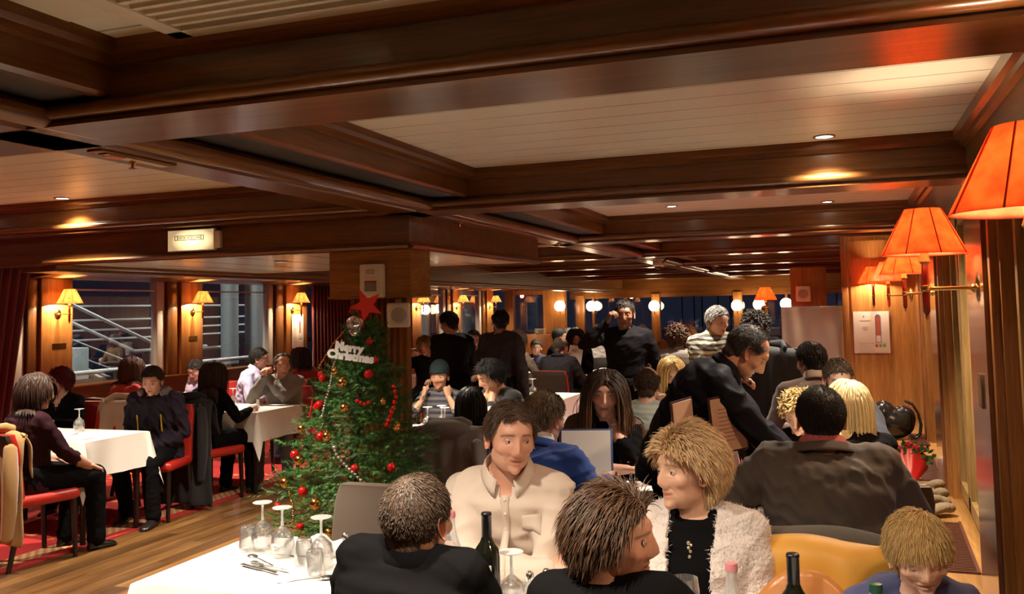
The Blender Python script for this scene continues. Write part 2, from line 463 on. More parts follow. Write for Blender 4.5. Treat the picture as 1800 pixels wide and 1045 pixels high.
# beams running the length of the boat
b_ = M()
b_.extr([(-2.60, 2.42), (-2.60, 2.262), (-2.59, ZB), (-2.385, ZB), (-2.38, 2.258), (-2.37, 2.258)] + [(-2.32 - .05 * math.cos(q), 2.285 - .036 * math.sin(q)) for q in np.linspace(.35, PI, 12)] + [(-2.27, 2.30), (-2.285, 2.318), (-2.33, 2.32), (-2.33, 2.42)], 'y', -1.5, 23.5)
struct('trim_%d' % k, b_, WY, 24); k += 1
b_ = M(); b_.extr([(-2.345, 2.325), (-2.06, 2.325), (-2.06, 2.36), (-2.345, 2.36)], 'y', -1.5, 9.0)
struct('trim_%d' % k, b_, mat('cable_slot', (.012, .011, .01), rough=.6)); k += 1
b_ = M(); b_.extr([(-2.34, 2.36), (-2.06, 2.318), (-2.045, 2.33), (-2.045, 2.415), (-2.02, 2.42), (-2.015, 2.44), (-1.985, 2.45), (-1.98, ZC), (-2.34, ZC)], 'y', -1.5, 23.5)
struct('trim_%d' % k, b_, WY); k += 1
b_ = M(); b_.extr(beam_prof(-5.58, .16, 2.0, ZC, False), 'y', 5.08, 23.4)
struct('trim_%d' % k, b_, WY); k += 1
# header over the starboard pilasters, with its crown
b_ = M()
b_.extr([(0.60, 2.10), (.585, 2.115), (.59, 2.14), (.60, 2.15), (.60, 2.40), (.575, 2.41), (.57, 2.43), (.545, 2.44), (.54, ZC), (1.1, ZC), (1.1, 2.10)], 'y', -1.5, 9.75)
struct('trim_%d' % k, b_, WY); k += 1
# dropped soffit over the middle tables
b_ = M()
b_.box((-6.35, 5.03, 2.04), (-2.50, 5.07, 2.30)); b_.box((-2.54, 5.07, 2.04), (-2.50, 7.56, 2.30)); b_.box((-5.45, 7.52, 2.04), (-2.54, 7.56, 2.30))
b_.extr([(-2.50, 2.045), (-2.475, 2.045), (-2.462, 2.06), (-2.475, 2.08), (-2.50, 2.082)], 'y', 5.03, 7.56)
b_.extr([(5.03, 2.045), (5.012, 2.045), (5.0, 2.06), (5.012, 2.075), (5.03, 2.078)], 'x', -5.45, -2.50)
struct('trim_%d' % k, b_, WX); k += 1
struct('ceiling_soffit', M().box((-5.43, 5.07, 2.052), (-2.54, 7.52, 2.10)), planks('soffit_planks', (.74, .72, .62), .5, rough=.18, axis=0))
# starboard side: panelled wall, pilasters, radiator ledge
for nm, y0, y1 in (('wall_right', -1.5, 9.72),):
    b_ = M()
    b_.loft([[(wx(y) + .10, y, 0), (wx(y) + .22, y, 0), (wx(y) + .22, y, 2.15), (wx(y) + .10, y, 2.15)] for y in (y0, y1)])
    struct(nm, b_, KZ)
def slab(x0, x1, y0, y1, z0, z1):
    """box hugging the slanting wall; x are distances from the pilaster face, negative = into the room"""
    m = M(); m.loft([[(wx(y) + x0, y, z0), (wx(y) + x1, y, z0), (wx(y) + x1, y, z1), (wx(y) + x0, y, z1)] for y in (y0, y1)]); return m
pil = [(1.75, 2.3), (3.42, 3.98), (6.0, 6.6), (8.2, 8.75)]
for y0, y1 in pil:
    struct('trim_%d' % k, slab(0, .12, y0, y1, .5, 2.12), PZ); k += 1
    m_ = M()
    for yy in (y0 - .07, y1 + .01):
        m_.addm(slab(.015, .12, yy, yy + .06, .5, 2.12)); m_.addm(slab(.04, .12, yy - .05, yy + .11, .5, 2.12))
    struct('trim_%d' % k, m_, CZ); k += 1
for (a, b) in ((2.45, 3.28), (4.14, 5.86), (6.74, 8.06)):
    m_ = M(); h = (b - a)
    n = 3 if h > 1 else 2
    for i in range(n):
        p0 = a + h * i / n + .03; p1 = a + h * (i + 1) / n - .03
        for q in (p0, p1 - .05): m_.addm(slab(.075, .12, q, q + .05, .55, 2.1))
        m_.addm(slab(.075, .12, p0, p1, 2.04, 2.1)); m_.addm(slab(.075, .12, p0, p1, .55, .62))
    struct('trim_%d' % k, m_, KZ); k += 1
struct('trim_%d' % k, slab(-.30, .12, -1.5, 9.6, .46, .50), CY)['label'] = 'wooden ledge over the heaters'; k += 1
struct('trim_%d' % k, slab(-.27, .12, -1.5, 9.6, 0, .46), KZ); k += 1
HEATG = mat('dark_bronze_grille', (.12, .035, .02), rough=.4, metal=.3)
for y0, y1, lb in ((2.9, 3.6, 'phone'), (4.3, 5.25, 'scarf'), (6.4, 7.3, 'flowers'), (7.9, 8.6, 'bag')):
    g = slab(-.12, .02, y0, y1, .497, .5025)
    t = thing('heater_grille', 'bronze slatted heater grille let into the wooden ledge by the %s' % lb, 'grille', group='heater grilles in the ledge')
    obj('tray', g, mat('grille_well', (.02, .006, .004), rough=.7), t)
    m_ = M(); n = int((y1 - y0) / .026)
    for i in range(n): m_.addm(slab(-.115, .015, y0 + i * .026 + .006, y0 + i * .026 + .018, .5, .507))
    for xx in (-.125, .012): m_.addm(slab(xx, xx + .014, y0, y1, .499, .509))
    obj('slats', m_, HEATG, t)
# the jutting end wall on the starboard side
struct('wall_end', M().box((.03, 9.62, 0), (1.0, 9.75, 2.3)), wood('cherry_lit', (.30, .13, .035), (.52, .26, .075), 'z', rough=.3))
m_ = M().box((.0, 9.6, 0), (.06, 9.77, 2.3), .006); m_.box((.06, 9.60, 2.08), (.62, 9.64, 2.25)); m_.box((.085, 9.605, .5), (.095, 9.625, 2.08))
struct('trim_%d' % k, m_, CZ); k += 1

# port side: sill wall, pillars, header
LX = -8.6
struct('wall_left', M().box((LX - .14, -1.5, 0), (LX, 23.5, .82)).box((LX - .14, -1.5, 2.11), (LX, 23.5, ZC)), WY)
struct('trim_%d' % k, M().box((LX - .16, 3, .82), (LX + .05, 23.4, .85), .01), WY); k += 1
m_ = M(); m_.extr([(LX, 2.13), (LX + .06, 2.13), (LX + .075, 2.15), (LX + .06, 2.17), (LX + .05, 2.26), (LX + .02, 2.28), (LX, 2.3)], 'y', 3, 23.4)
struct('trim_%d' % k, m_, WY); k += 1
m_ = M(); m_.extr([(LX, 2.11), (LX + .45, 2.155), (LX + .47, 2.17), (LX + .45, 2.19), (LX, 2.22)], 'y', 7.7, 23.4)
struct('trim_%d' % k, m_, WY); k += 1
pills = [(7.85, 8.3, 7.70), (10.17, 10.62, 9.94), (12.68, 13.3, 12.44), (15.0, 15.45, 14.85), (17.3, 17.75, 17.1), (19.45, 19.9, 19.2), (21.6, 22.05, 21.4)]
for a, b, j in pills:
    struct('trim_%d' % k, M().box((LX - .14, a, .85), (LX + .045, b, 2.13), .008), CZ); k += 1
    struct('trim_%d' % k, M().box((LX - .14, j, .85), (LX + .01, a, 2.13), .008), WZ); k += 1
GREYF = mat('grey_window_frame', (.62, .63, .61), rough=.45)
wins = [(5.4, 7.70), (8.3, 9.94), (10.62, 12.44), (13.3, 14.85), (15.45, 17.1), (17.75, 19.2), (19.9, 21.4)]
for i, (a, b) in enumerate(wins):
    t = thing('window_%d' % (i + 1), None, None); t['kind'] = 'structure'
    m_ = M().box((LX - .12, b - .17, .85), (LX - .02, b - .02, 2.11), .01).box((LX - .10, a, 1.98), (LX - .06, b - .1, 2.0))
    obj('window_frame', m_, GREYF, t)
    obj('pane', M().box((LX - .085, a, .85), (LX - .08, b - .1, 2.11)), PANE, t)
# curtains
VEL = mat('claret_velvet', (.10, .004, .006), rough=.8, sheen=.35, bump=.05, scale=200)
def curtain(x, y0, y1, z0, z1, lab, flare=0.):
    n = int((y1 - y0) * 90); m_ = M(); rows = []
    for zz in np.linspace(z1, z0, 10):
        f = (z1 - zz) / (z1 - z0); r = []
        for i in range(n + 1):
            u = i / n; y = y0 + (y1 - y0) * u + flare * f * u
            r.append((x + .035 * math.sin(u * (y1 - y0) * 2 * PI / .11 + .6 * math.sin(3 * u + f * 1.5)) * (.6 + .4 * f), y, zz))
        rows.append(r)
    m_.loft(rows, caps=False, closed=False)
    o = obj('curtain', m_, VEL, smooth=180, label=lab, cat='curtain')
    s_ = o.modifiers.new('t', 'SOLIDIFY'); s_.thickness = .008
    return o
curtain(LX + .30, 6.3, 7.5, .1, 2.26, 'very dark claret velvet curtain at the edge of the room beside the lamp pillar', flare=-.35)
curtain(LX + .16, 13.25, 14.6, .5, 2.12, 'claret velvet curtain gathered behind the Christmas tree')
struct('trim_%d' % k, M().box((LX, 6.0, 2.28), (LX + .48, 7.7, 2.34), .012), WY); k += 1
# far end: port jog, glazed end wall
YE = 23.5
struct('wall_back_left', M().box((-8.6, 23.0, 0), (-6.9, 23.2, .95)).box((-8.6, 23.0, 2.0), (-6.9, 23.2, ZC)).box((-8.6, 23, .95), (-8.35, 23.2, 2.0)).box((-7.5, 23, .95), (-6.9, 23.2, 2.0)), CZ)
obj('window_8', M().box((-8.35, 23.09, .95), (-7.5, 23.1, 2.0)), PANE, kind='structure')
struct('wall_back', M().box((-6.9, YE, 0), (1.2, YE + .15, .72)).box((-6.9, YE, 1.86), (1.2, YE + .15, ZC)), WX)
for xx in (-6.25, -1.95, -1.3):  # slim posts added to carry the globes that stand in for reflections
    struct('trim_%d' % k, M().box((xx - .03, YE - .02, .7), (xx + .03, YE + .10, 1.95), .006), WZ); k += 1
for i, xx in enumerate((-6.62, -4.57, -2.48, -.67)):
    struct('trim_%d' % k, M().box((xx - .11, YE - .05, .7), (xx + .11, YE + .12, 1.95), .01), CZ); k += 1
obj('window_9', M().box((-6.9, YE + .05, .72), (1.2, YE + .06, 1.86)), PANE, kind='structure')
struct('wall_right_far', M().box((.95, 9.72, 0), (1.1, YE, ZC)), KZ)
struct('wall_front', M().box((-8.8, -1.6, 0), (1.3, -1.5, ZC)), WX)
struct('trim_%d' % k, M().box((-.62, 12.2, 1.45), (-.18, 12.3, 2.1), .01), CZ); k += 1
# the post behind the tree with its wide wooden collar
m_ = M().prism([(-3.10, 5.34), (-2.68, 5.34), (-2.665, 5.37), (-2.79, 5.62), (-3.10, 5.62)], 0, 1.75)
for i in range(9): m_.box((-3.08 + i * .044, 5.325, .02), (-3.06 + i * .044, 5.345, 1.74), .004)
struct('trim_%d' % k, m_, wood('post_wood', (.17, .062, .016), (.34, .14, .04), 'z')); k += 1
m_ = M(); m_.prism([(-3.16, 5.18), (-2.57, 5.18), (-2.47, 5.26), (-2.66, 5.66), (-3.16, 5.66)], 1.755, 2.052); m_.prism([(-3.17, 5.17), (-2.565, 5.17), (-2.46, 5.255), (-2.65, 5.67), (-3.17, 5.67)], 1.742, 1.757)
struct('trim_%d' % k, m_, wood('collar_wood', (.24, .10, .025), (.46, .22, .07), 'x')); k += 1
# slatted air vent in the bay overhead
t = thing('ceiling_vent', 'large ribbed cream ventilation panel in the ceiling bay overhead', 'vent')
m_ = M()
for i in range(40):
    y = 2.0 - i * .048
    m_.extr([(y, ZC - .002), (y - .006, ZC - .024), (y - .028, ZC - .026), (y - .036, ZC - .002)], 'x', -1.70, .40)
obj('slats', m_, mat('vent_cream', (.68, .64, .52), rough=.5), t)
m_ = M().box((-1.76, .1, ZC - .03), (-1.70, 2.08, ZC), .004).box((-1.76, 2.02, ZC - .03), (.45, 2.08, ZC), .004)
obj('frame', m_, _mats['vent_cream'], t)
for a, b in ((.1, .68), (.70, 1.28), (1.30, 1.88)):
    obj('edge_panel', M().box((-1.96, a, ZC - .012), (-1.77, b, ZC), .003), _mats['vent_cream'], t)

# ------------------------------------------------------------------ ceiling spotlights
def mk_spot():
    t = thing('ceiling_spotlight', None, 'ceiling light')
    a = np.array([(.052, 0), (.055, -.006), (.050, -.009), (.043, -.008), (.040, 0)])
    obj('rim', M().lathe([tuple(x) for x in a], n=28, caps=False), mat('satin_nickel', (.5, .48, .44), rough=.3, metal=1), t)
    obj('lens', M().lathe([(.041, -.003), (.02, -.0045), (.002, -.005)], n=24), emis('lens_glow', (1, .88, .68), 26), t)
    return t
SP = First(mk_spot)
spots = [(-.05, 4.72, ZC, 'past the second beam, nearest the starboard lamps', 1), (-.08, 7.85, ZC, 'past the third beam on the starboard side', 1),
 (-.08, 10.6, ZC, 'past the fourth beam on the starboard side', 1), (-5.0, 4.75, ZC, 'over the port dining tables', 1.2),
 (-3.99, 5.85, 2.052, 'in the dropped soffit, further from the post', .7), (-3.05, 5.98, 2.052, 'in the dropped soffit beside the post', .7), (-3.25, 3.35, ZC, 'added out of sight to light the Christmas tree', 1.5),  # last one added behind the lengthwise beam to light the tree
 (-.75, 1.3, ZC, 'in the vented bay overhead by the shaded lamps', 1.3), (-1.35, 1.78, ZC, 'added out of view by the lengthwise beam', 1.5),  # second one added out of view to brighten the front tables
 (-2.9, 2.0, ZC, 'over the aisle end of the long table', 1.3), (-1.3, 7.5, ZC, 'over the middle starboard tables', .9), (-1.4, 10.4, ZC, 'over the fourth row of starboard tables', 1), (-3.6, 9.6, ZC, 'over the dark-backed empty chair', 1.1),
 (-3.6, 12.9, ZC, 'over the far middle tables', 1.1), (-1.4, 13.4, ZC, 'over the far starboard tables', 1.1), (-6.2, 8.0, ZC, 'over the port window tables', 1.2), (-6.6, 4.2, ZC, 'over the port aisle edge', 1.1),
 (-6.3, 11.0, ZC, 'over the far port tables', 1.0), (-5.6, 16.0, ZC, 'near the jog of the port wall', 1.0), (-2.6, 16.4, ZC, 'near the glazed end wall', 1.0), (-4.0, 19.4, ZC, 'last but one before the glazed end wall', 1), (-1.6, 19.4, ZC, 'last before the glazed end wall', 1)]
for x, y, z, lab, p in spots:
    SP.put((x, y, z), 0, 'small round recessed spotlight ' + lab, 'recessed ceiling spotlights')
    light('spotlight_beam', 'SPOT', (x, y, z - .02), SPOT_W * p, (1, .87, .69), .035, aim=(x, y, 0), angle=2.05, blend=1.0)

# ------------------------------------------------------------------ shaded wall lamps
SH_R = shade_mat('red_parchment', (.96, .36, .15), .8)
SH_Y = shade_mat('amber_parchment', (1.0, .80, .42), .8)
def mk_lamp(shade, arm=.17, strength=1.0, col=(1, .62, .32)):
    """origin at the stem, arm towards +x"""
    def f():
        t = thing('wall_lamp', None, 'lamp')
        z = 1.82
        obj('lamp_shade', M().loft([[(r * math.cos(a), r * math.sin(a), zz) for a in np.linspace(0, 2 * PI, 33)[:-1]] for r, zz in ((.146, z), (.14, z + .012), (.067, z + .158), (.064, z + .165))], caps=False), shade, t, smooth=60)
        c = t.children[-1]; s_ = c.modifiers.new('t', 'SOLIDIFY'); s_.thickness = .0015
        for q in range(8):
            a = q * PI / 4 + .3; obj('shade_seam', M().tube([(.1465 * math.cos(a), .1465 * math.sin(a), 1.8205), (.0655 * math.cos(a), .0655 * math.sin(a), 1.984)], .0022, 5), mat('seam_red', (.5, .05, .03), rough=.7), t)
        obj('stem', M().lathe([(.004, 1.60), (.012, 1.615), (.0135, 1.70), (.011, 1.785), (.008, 1.79)], n=14), mat('red_lacquer', (.30, .02, .012), rough=.25, coat=.5), t)
        obj('finial', M().lathe([(.001, 1.585), (.006, 1.59), (.004, 1.60)], n=10), BRASS, t); obj('socket', M().lathe([(.012, 1.785), (.021, 1.795), (.016, 1.81), (.012, 1.84)], n=14), BRASS, t); obj('arm_joint', M().lathe([(.014, 1.685), (.017, 1.69), (.017, 1.705), (.014, 1.71)], n=14), BRASS, t)
        obj('arm', M().tube([(0, 0, 1.697), (arm, 0, 1.697)], .0075, 10), BRASS, t)
        w_ = M().ball((arm + .005, 0, 1.697), (.016, .05, .062), 20, 12).ball((arm - .01, 0, 1.697), .018)
        obj('wall_plate', w_, BRASS, t)
        obj('bulb', M().ball((0, 0, 1.88), (.018, .018, .027)), emis('bulb_glow', (1, .72, .42), 14), t)
        return t
    return f
LR = First(mk_lamp(SH_R)); LL = First(mk_lamp(SH_Y))
def lamp_light(x, y, z, p=1, col=(1, .60, .28)):
    light('lamp_glow', 'POINT', (x, y, z - .03), LAMP_W * p, col, .03)
for x, y, lab in ((.345, 1.93, 'topmost and largest in view, partly cut by the picture edge'), (.285, 3.57, 'second along the panelled wall, whole arm and brass plate showing'), (.37, 6.15, 'third along the panelled wall, just behind the second'), (.375, 8.35, 'fourth along the panelled wall, before the end wall')):
    LR.put((x, y, 0), 0, 'red shaded brass wall lamp, ' + lab, 'red shaded lamps on the starboard wall')
    lamp_light(x, y, 1.905, .75, (1, .74, .48))
LR.put((.29, 9.47, 0), PI / 2, 'red shaded wall lamp mounted above the safety notice on the end wall', 'red shaded lamps on the starboard wall'); lamp_light(.29, 9.47, 1.905, .8, (1, .74, .48))
for i, (x, y, lab) in enumerate(((-8.38, 8.08, 'on the pillar beside the dark curtain'), (-8.38, 10.4, 'on the pillar between the two big windows'), (-8.38, 12.85, 'above the notice beside the claret curtain'), (-8.38, 17.5, 'on the pillar just past the post loudspeaker'), (-8.38, 19.65, 'above the bending waiter on the far port wall'), (-8.38, 21.8, 'above the upright waiter on the far port wall'))):
    LL.put((x, y, 0), PI, 'amber shaded wall lamp ' + lab, 'amber shaded lamps on the port wall'); lamp_light(x, y, 1.905, 3.6, (1, .74, .44))
# round glass globes on the far posts, three more added as window reflections
def mk_globe():
    t = thing('globe_lamp', None, 'lamp')
    obj('globe', M().ball((0, 0, 0), .14, 20, 14), emis('globe_glow', (1, .74, .42), GLOBE_E), t)
    obj('bracket', M().tube([(0, 0, -.13), (0, .04, -.2), (0, .14, -.2)], .012, 8).lathe([(.05, -.145), (.06, -.13), (.03, -.12)], n=14), BRASS, t)
    return t
GL = First(mk_globe)
for x, y, z, lab in ((-6.98, 22.82, 1.68, 'on the corner of the far port wall'), (-6.25, 23.31, 1.66, 'standing in for a pane reflection inside the first far post'), (-4.57, 23.28, 1.63, 'on the far post behind the dark-clad standing man'), (-2.48, 23.28, 1.60, 'on the far post beside the patterned-sweater man'), (-1.95, 23.31, 1.62, 'standing in for a pane reflection beyond the patterned-sweater man'), (-1.3, 23.31, 1.62, 'standing in for a pane reflection, last before the foil-covered board')):
    GL.put((x, y, z), 0, 'glowing white globe lamp ' + lab, 'glowing globes on the end wall'); light('globe_glow_light', 'POINT', (x, y - .2, z), 5, (1, .7, .4), .12)
RL = LR.put((-.92, 12.0, -.13), -PI / 2, 'small red shaded lamp beside the square white loudspeaker at the far end', 'red shaded lamps on the starboard wall')
lamp_light(-.92, 12.0, 1.78, .6)

# ------------------------------------------------------------------ outside: jetty seen through the port windows
struct('ground_bank', M().box((-40, 55, -.4), (30, 70, -.3)), mat('bank_dark', (.02, .02, .02)))
struct('ground', M().box((-14, 0, -.35), (-8.9, 30, -.3)), mat('deck_grey', (.10, .10, .10), rough=.7))
GREY = mat('painted_steel', (.42, .43, .42), rough=.4)
t = thing('gangway', 'steel gangway with slanting handrails and stairs outside the port windows', 'gangway')
m_ = M()
for dx in (0, .75):
    x = -11.6 + dx
    m_.tube([(x, 9.2, 2.35), (x, 12.6, 1.05), (x, 13.6, 1.05)], .028, 8)
    obj('handrail', M().tube([(x, 9.2, 2.35), (x, 12.6, 1.05), (x, 14.5, 1.05)], .03, 8), GREY, t)
    obj('stringer', M().tube([(x, 8.6, 1.75), (x, 12.6, .05)], (.02, .07) if False else .045, 8), GREY, t)
    for s_ in (.35, .7): obj('rail', M().tube([(x, 9.0, 2.2 - s_), (x, 12.6, .95 - s_)], .012, 6), GREY, t)
for i in range(10): obj('step', M().box((-11.6, 8.8 + i * .38, 1.63 - i * .165), (-10.85, 9.05 + i * .38, 1.66 - i * .165)), GREY, t)
t = thing('deck_railing', 'grey tubular deck railing with white top rail outside the port windows', 'railing')
obj('top_rail', M().tube([(-9.35, 5, .93), (-9.35, 13.5, .93)], .032, 10), mat('white_rail', (.6, .6, .58), rough=.4), t)
for y in (6.2, 8.0, 9.8, 11.6, 13.4): obj('post', M().tube([(-9.35, y, -.3), (-9.35, y, .93)], .022, 8), GREY, t)
for i, z in enumerate((1.25, 1.42, 1.6, 1.85)): obj('rail', M().tube([(-12.6, 10.5, z), (-12.6, 17.5, z)], .02, 8), GREY, t)
for i in range(6): obj('rail', M().tube([(-9.9, 9.4, .25 + i * .1), (-9.9, 14.5, .25 + i * .1)], .014, 8), GREY, t)
obj('mesh_panel', M().box((-9.36, 5, .1), (-9.35, 13.5, .85)), mat('perforated_steel', (.22, .23, .22), rough=.5, var=.5, scale=50), t)
obj('locker_box', M().box((-10.7, 9.75, -.3), (-10.3, 10.3, 1.22), .02), mat('grey_locker', (.30, .33, .33), rough=.5), label='plain grey metal cabinet outside the first port window', cat='cabinet')
for y, lb in ((13.9, 'slimmer'), (14.75, 'stouter')):
    obj('mooring_pile', M().lathe([(.16 if lb == 'slimmer' else .24, -.3), (.16 if lb == 'slimmer' else .24, 4)], c=(-10.6, y, 0), n=24), mat('galvanised_steel', (.34, .37, .37), rough=.4, metal=.3), label='%s grey steel mooring pile outside the second port window' % lb, cat='pile')
for y, q in ((22.5, 'nearer'), (25.5, 'further')): obj('mooring_pile', M().lathe([(.3, -.3), (.3, 4)], c=(-10.9, y, 0), n=24), _mats['galvanised_steel'], label='broad grey steel mooring pile outside the far port windows, %s of the two' % q, cat='pile', group='far mooring piles')
light('deck_floodlight', 'AREA', (-9.4, 9.2, 5.2), DECK_W, (.95, 1, .95), .6, aim=(-11, 10.5, 0))
light('deck_floodlight', 'AREA', (-9.3, 16, 5.2), DECK_W, (.95, 1, .95), .6, aim=(-11, 17, 0))
# small lights of the far bank
for x, z, c, s_ in ((-4.2, 1.9, (.3, .5, 1), .05), (-3.9, 2.1, (.3, .5, 1), .07), (-3.7, 2.35, (.8, .9, 1), .05), (-3.3, 2.2, (.4, .6, 1), .09), (-3.0, 2.5, (.9, .9, 1), .06), (-5.5, 1.7, (1, .2, .1), .05), (-1.2, 2.4, (.4, .6, 1), .09), (-.8, 2.55, (.5, .7, 1), .12), (-.5, 2.3, (.9, .95, 1), .08), (-.2, 2.6, (.4, .6, 1), .1), (-8.5, 1.8, (1, .8, .5), .06)):
    t = thing('street_lamp', 'tiny lit street lamp of the far bank seen through the end windows', 'street lamp', (x * 2.6 + 1, 60, 0), group='lights of the far bank'); obj('lamp_head', M().ball((0, 0, z * 2.6 - 2.2), s_ * 2.4, 8, 6), emis('shore_%d' % int(c[0] * 10), c, 9), t); obj('pole', M().tube([(0, 0, -.3), (0, 0, z * 2.6 - 2.2)], .05, 6), BLACKM, t)
# ================================================================== furniture
RED_L = mat('red_leather', (.42, .02, .012), rough=.38, bump=.05, scale=120)
BRN_L = mat('dark_brown_leather', (.030, .018, .013), rough=.42, bump=.05, scale=120)
TPE_L = mat('taupe_leather', (.20, .155, .125), rough=.45, bump=.05, scale=120)
def mk_chair(front, back):
    def f():
        t = thing('dining_chair', None, 'chair')
        obj('seat', M().box((-.23, -.20, .40), (.23, .24, .475), .03), front, t, smooth=60)
        m_ = M(); rows = []
        for z, y in ((.44, -.185), (.55, -.195), (.70, -.21), (.82, -.235), (.875, -.248)):
            rows.append((z, y))
        def back(y0, y1, zt):
            m = M(); R_ = []
            for z, y in rows:
                z = min(z, zt); hw = .225 if z < .86 else .212
                pts = []
                for a in np.linspace(0, PI, 7): pts.append((hw * math.copysign(min(1, abs(math.cos(a)) ** .3), math.cos(a)), y + y1, z))
                c = [(-hw, y + y0, z), (-hw + .01, y + y0 - .006, z), (hw - .01, y + y0 - .006, z), (hw, y + y0, z), (hw, y + y1, z), (hw - .01, y + y1 + .006, z), (-hw + .01, y + y1 + .006, z), (-hw, y + y1, z)]
                R_.append(c)
            R_.append([(x * .97, y_ * 1.0, zt + .012) for x, y_, z in R_[-1]])
            m.loft(R_); return m
        obj('backrest', back(.0, .035, .88), front, t, smooth=60)
        obj('back_panel', back(-.028, -.004, .878), BRN_L if front is not TPE_L else TPE_L, t, smooth=60)
        for sx in (-1, 1):
            obj('leg', M().tube([(sx * .195, .20, .41), (sx * .20, .215, 0)], [.022, .016], 8), DARKW, t)
            obj('leg', M().tube([(sx * .195, -.18, .45), (sx * .20, -.20, .2), (sx * .205, -.245, 0)], [.024, .02, .016], 8), DARKW, t)
        return t
    return f
CH = {'red': First(mk_chair(RED_L, 0)), 'brown': First(mk_chair(BRN_L, 0)), 'taupe': First(mk_chair(TPE_L, 0))}
def chair(x, y, rz, kind, label, group=None):
    return CH[kind].put((x, y, 0), math.radians(rz), '%s leather dining chair %s' % ({'red': 'red', 'brown': 'dark brown', 'taupe': 'taupe'}[kind], label), group)

def cloth_mesh(x0, x1, y0, y1, z=.752, drop=.27, seed=1):
    r = np.random.default_rng(seed); st = .035
    def axis(a, b):
        n = max(6, int((b - a) / .06)); i = list(np.linspace(a, b, n)); k_ = [d for d in (.006, .02, .05, .09, .13, .17, .21, .24, drop)]
        return [(a, -d) for d in reversed(k_)] + [(q, 0) for q in i] + [(b, d) for d in k_]
    ax, ay = axis(x0, x1), axis(y0, y1); ph = r.uniform(0, 6, 8)
    cx, cy = (x0 + x1) / 2, (y0 + y1) / 2
    V = []; 
    for (y, dy) in ay:
        for (x, dx) in ax:
            a, b = abs(dx), abs(dy)
            d = (a ** 1.45 + b ** 1.45) ** (1 / 1.45) if a and b else a + b
            ox = math.copysign(1, dx) if dx else 0; oy = math.copysign(1, dy) if dy else 0
            f = d / drop
            w_ = .012 + .030 * f * (.5 + .5 * math.sin((x + y) * 11 + ph[0])) + .012 * f * math.sin((x - y) * 23 + ph[1])
            if a and b:
                q = min(a, b) / drop; w_ = .012 + .055 * q + .03 * f
                px, py = x + ox * (w_ * a / (a + b) * 1.5 + .01), y + oy * (w_ * b / (a + b) * 1.5 + .01)
            else: px, py = x + ox * w_, y + oy * w_
            zz = z - max(0, d - .004) * (1 if d > .006 else .5) + (.0012 * math.sin(x * 19 + ph[2]) * math.sin(y * 17 + ph[3]) if d == 0 else 0)
            V.append((px, py, zz))
    n = len(ax); F = [(j * n + i, j * n + i + 1, (j + 1) * n + i + 1, (j + 1) * n + i) for j in range(len(ay) - 1) for i in range(n - 1)]
    return M().add(V, F)
_tn = [0]
def table(x0, x1, y0, y1, desc, drop=.27):
    t = thing('dining_table', 'square dark wooden restaurant table %s' % desc, 'table', ((x0 + x1) / 2, (y0 + y1) / 2, 0))
    hx, hy = (x1 - x0) / 2, (y1 - y0) / 2
    obj('tabletop', M().box((-hx, -hy, .715), (hx, hy, .745), .006), DARKW, t)
    for sx in (-1, 1):
        for sy in (-1, 1): obj('leg', M().tube([(sx * (hx - .05), sy * (hy - .05), .715), (sx * (hx - .05), sy * (hy - .05), 0)], [.026, .02], 8), DARKW, t)
    _tn[0] += 1
    o = obj('tablecloth', cloth_mesh(x0 + .003, x1 - .003, y0 + .003, y1 - .003, drop=drop, seed=_tn[0]), CLOTH, smooth=60, label='white tablecloth draped over the table %s' % desc, cat='tablecloth')
    return t
T = dict(
 t1=(-2.30, -1.42, 2.52, 3.16, 'with upturned glasses at the aisle end'),
 t1b=(-1.41, -.30, 2.42, 3.06, 'between the front row of four diners'),
 boy=(-.24, .17, 1.62, 2.38, 'in front of the fair-haired boy'),
 t2=(-1.62, -.80, 4.16, 4.66, 'before the woman resting her chin'),
 t6=(-.55, .10, 4.55, 5.30, 'where the waiter leans in'),
 t3=(-6.45, -5.20, 5.15, 5.78, 'of the sullen young man'),
 t4=(-6.40, -5.08, 7.05, 7.72, 'before the man clasping his hands'),
 t5=(-3.25, -2.12, 6.00, 6.55, 'of the boy in the beanie'),
 t9=(-1.60, -.80, 6.15, 6.7, 'before the pale-sweatered man'),
 t7=(-3.30, -2.62, 8.55, 9.25, 'just behind the striped-sleeved diner'),
 tf=(-4.35, -3.50, 12.0, 12.6, 'behind the empty dark-backed chair'),
 t8=(-3.35, -2.75, 12.3, 13.0, 'beside the long-haired woman reading a sheet'),
 tb=(-5.75, -5.15, 11.2, 11.9, 'near the blonde woman beyond the post'),
 tg=(-2.5, -1.8, 12.6, 13.2, 'beyond the standing dark-clad man'),
 tj=(-1.6, -.8, 8.6, 9.2, 'behind the patterned-sweater man'),
 th=(-5.2, -4.4, 15.2, 15.9, 'near the man in the white jacket'),
)
for q in T.values(): table(*q)

# ---------------------------------------------------------------- table ware
def mk_goblet():
    t = thing('wine_glass', None, 'glass')     # standing on its rim
    obj('bowl', M().lathe([(.036, 0), (.041, .03), (.043, .055), (.036, .085), (.016, .105), (.006, .112), (.0045, .112), (.014, .102), (.034, .083), (.041, .055), (.039, .03), (.0345, .001)], n=20, caps=False), GLASS, t, smooth=80)
    obj('foot', M().lathe([(.006, .112), (.0045, .13), (.0045, .165), (.010, .172), (.036, .176), (.037, .179), (.010, .181), (.001, .181)], n=20), glassy('glass_foot_glare', fres=.3, haze=.55), t, smooth=60)  # white haze put into the foot stands in for spotlight reflections
    return t
def mk_tumbler():
    t = thing('tumbler', None, 'glass')
    obj('bowl', M().lathe([(.039, 0), (.033, .05), (.028, .085), (.025, .09), (.001, .091)], n=20, caps=False).lathe([(.037, .001), (.031, .05), (.026, .078), (.001, .08)], n=20, caps=False), GLASS, t, smooth=60)
    return t
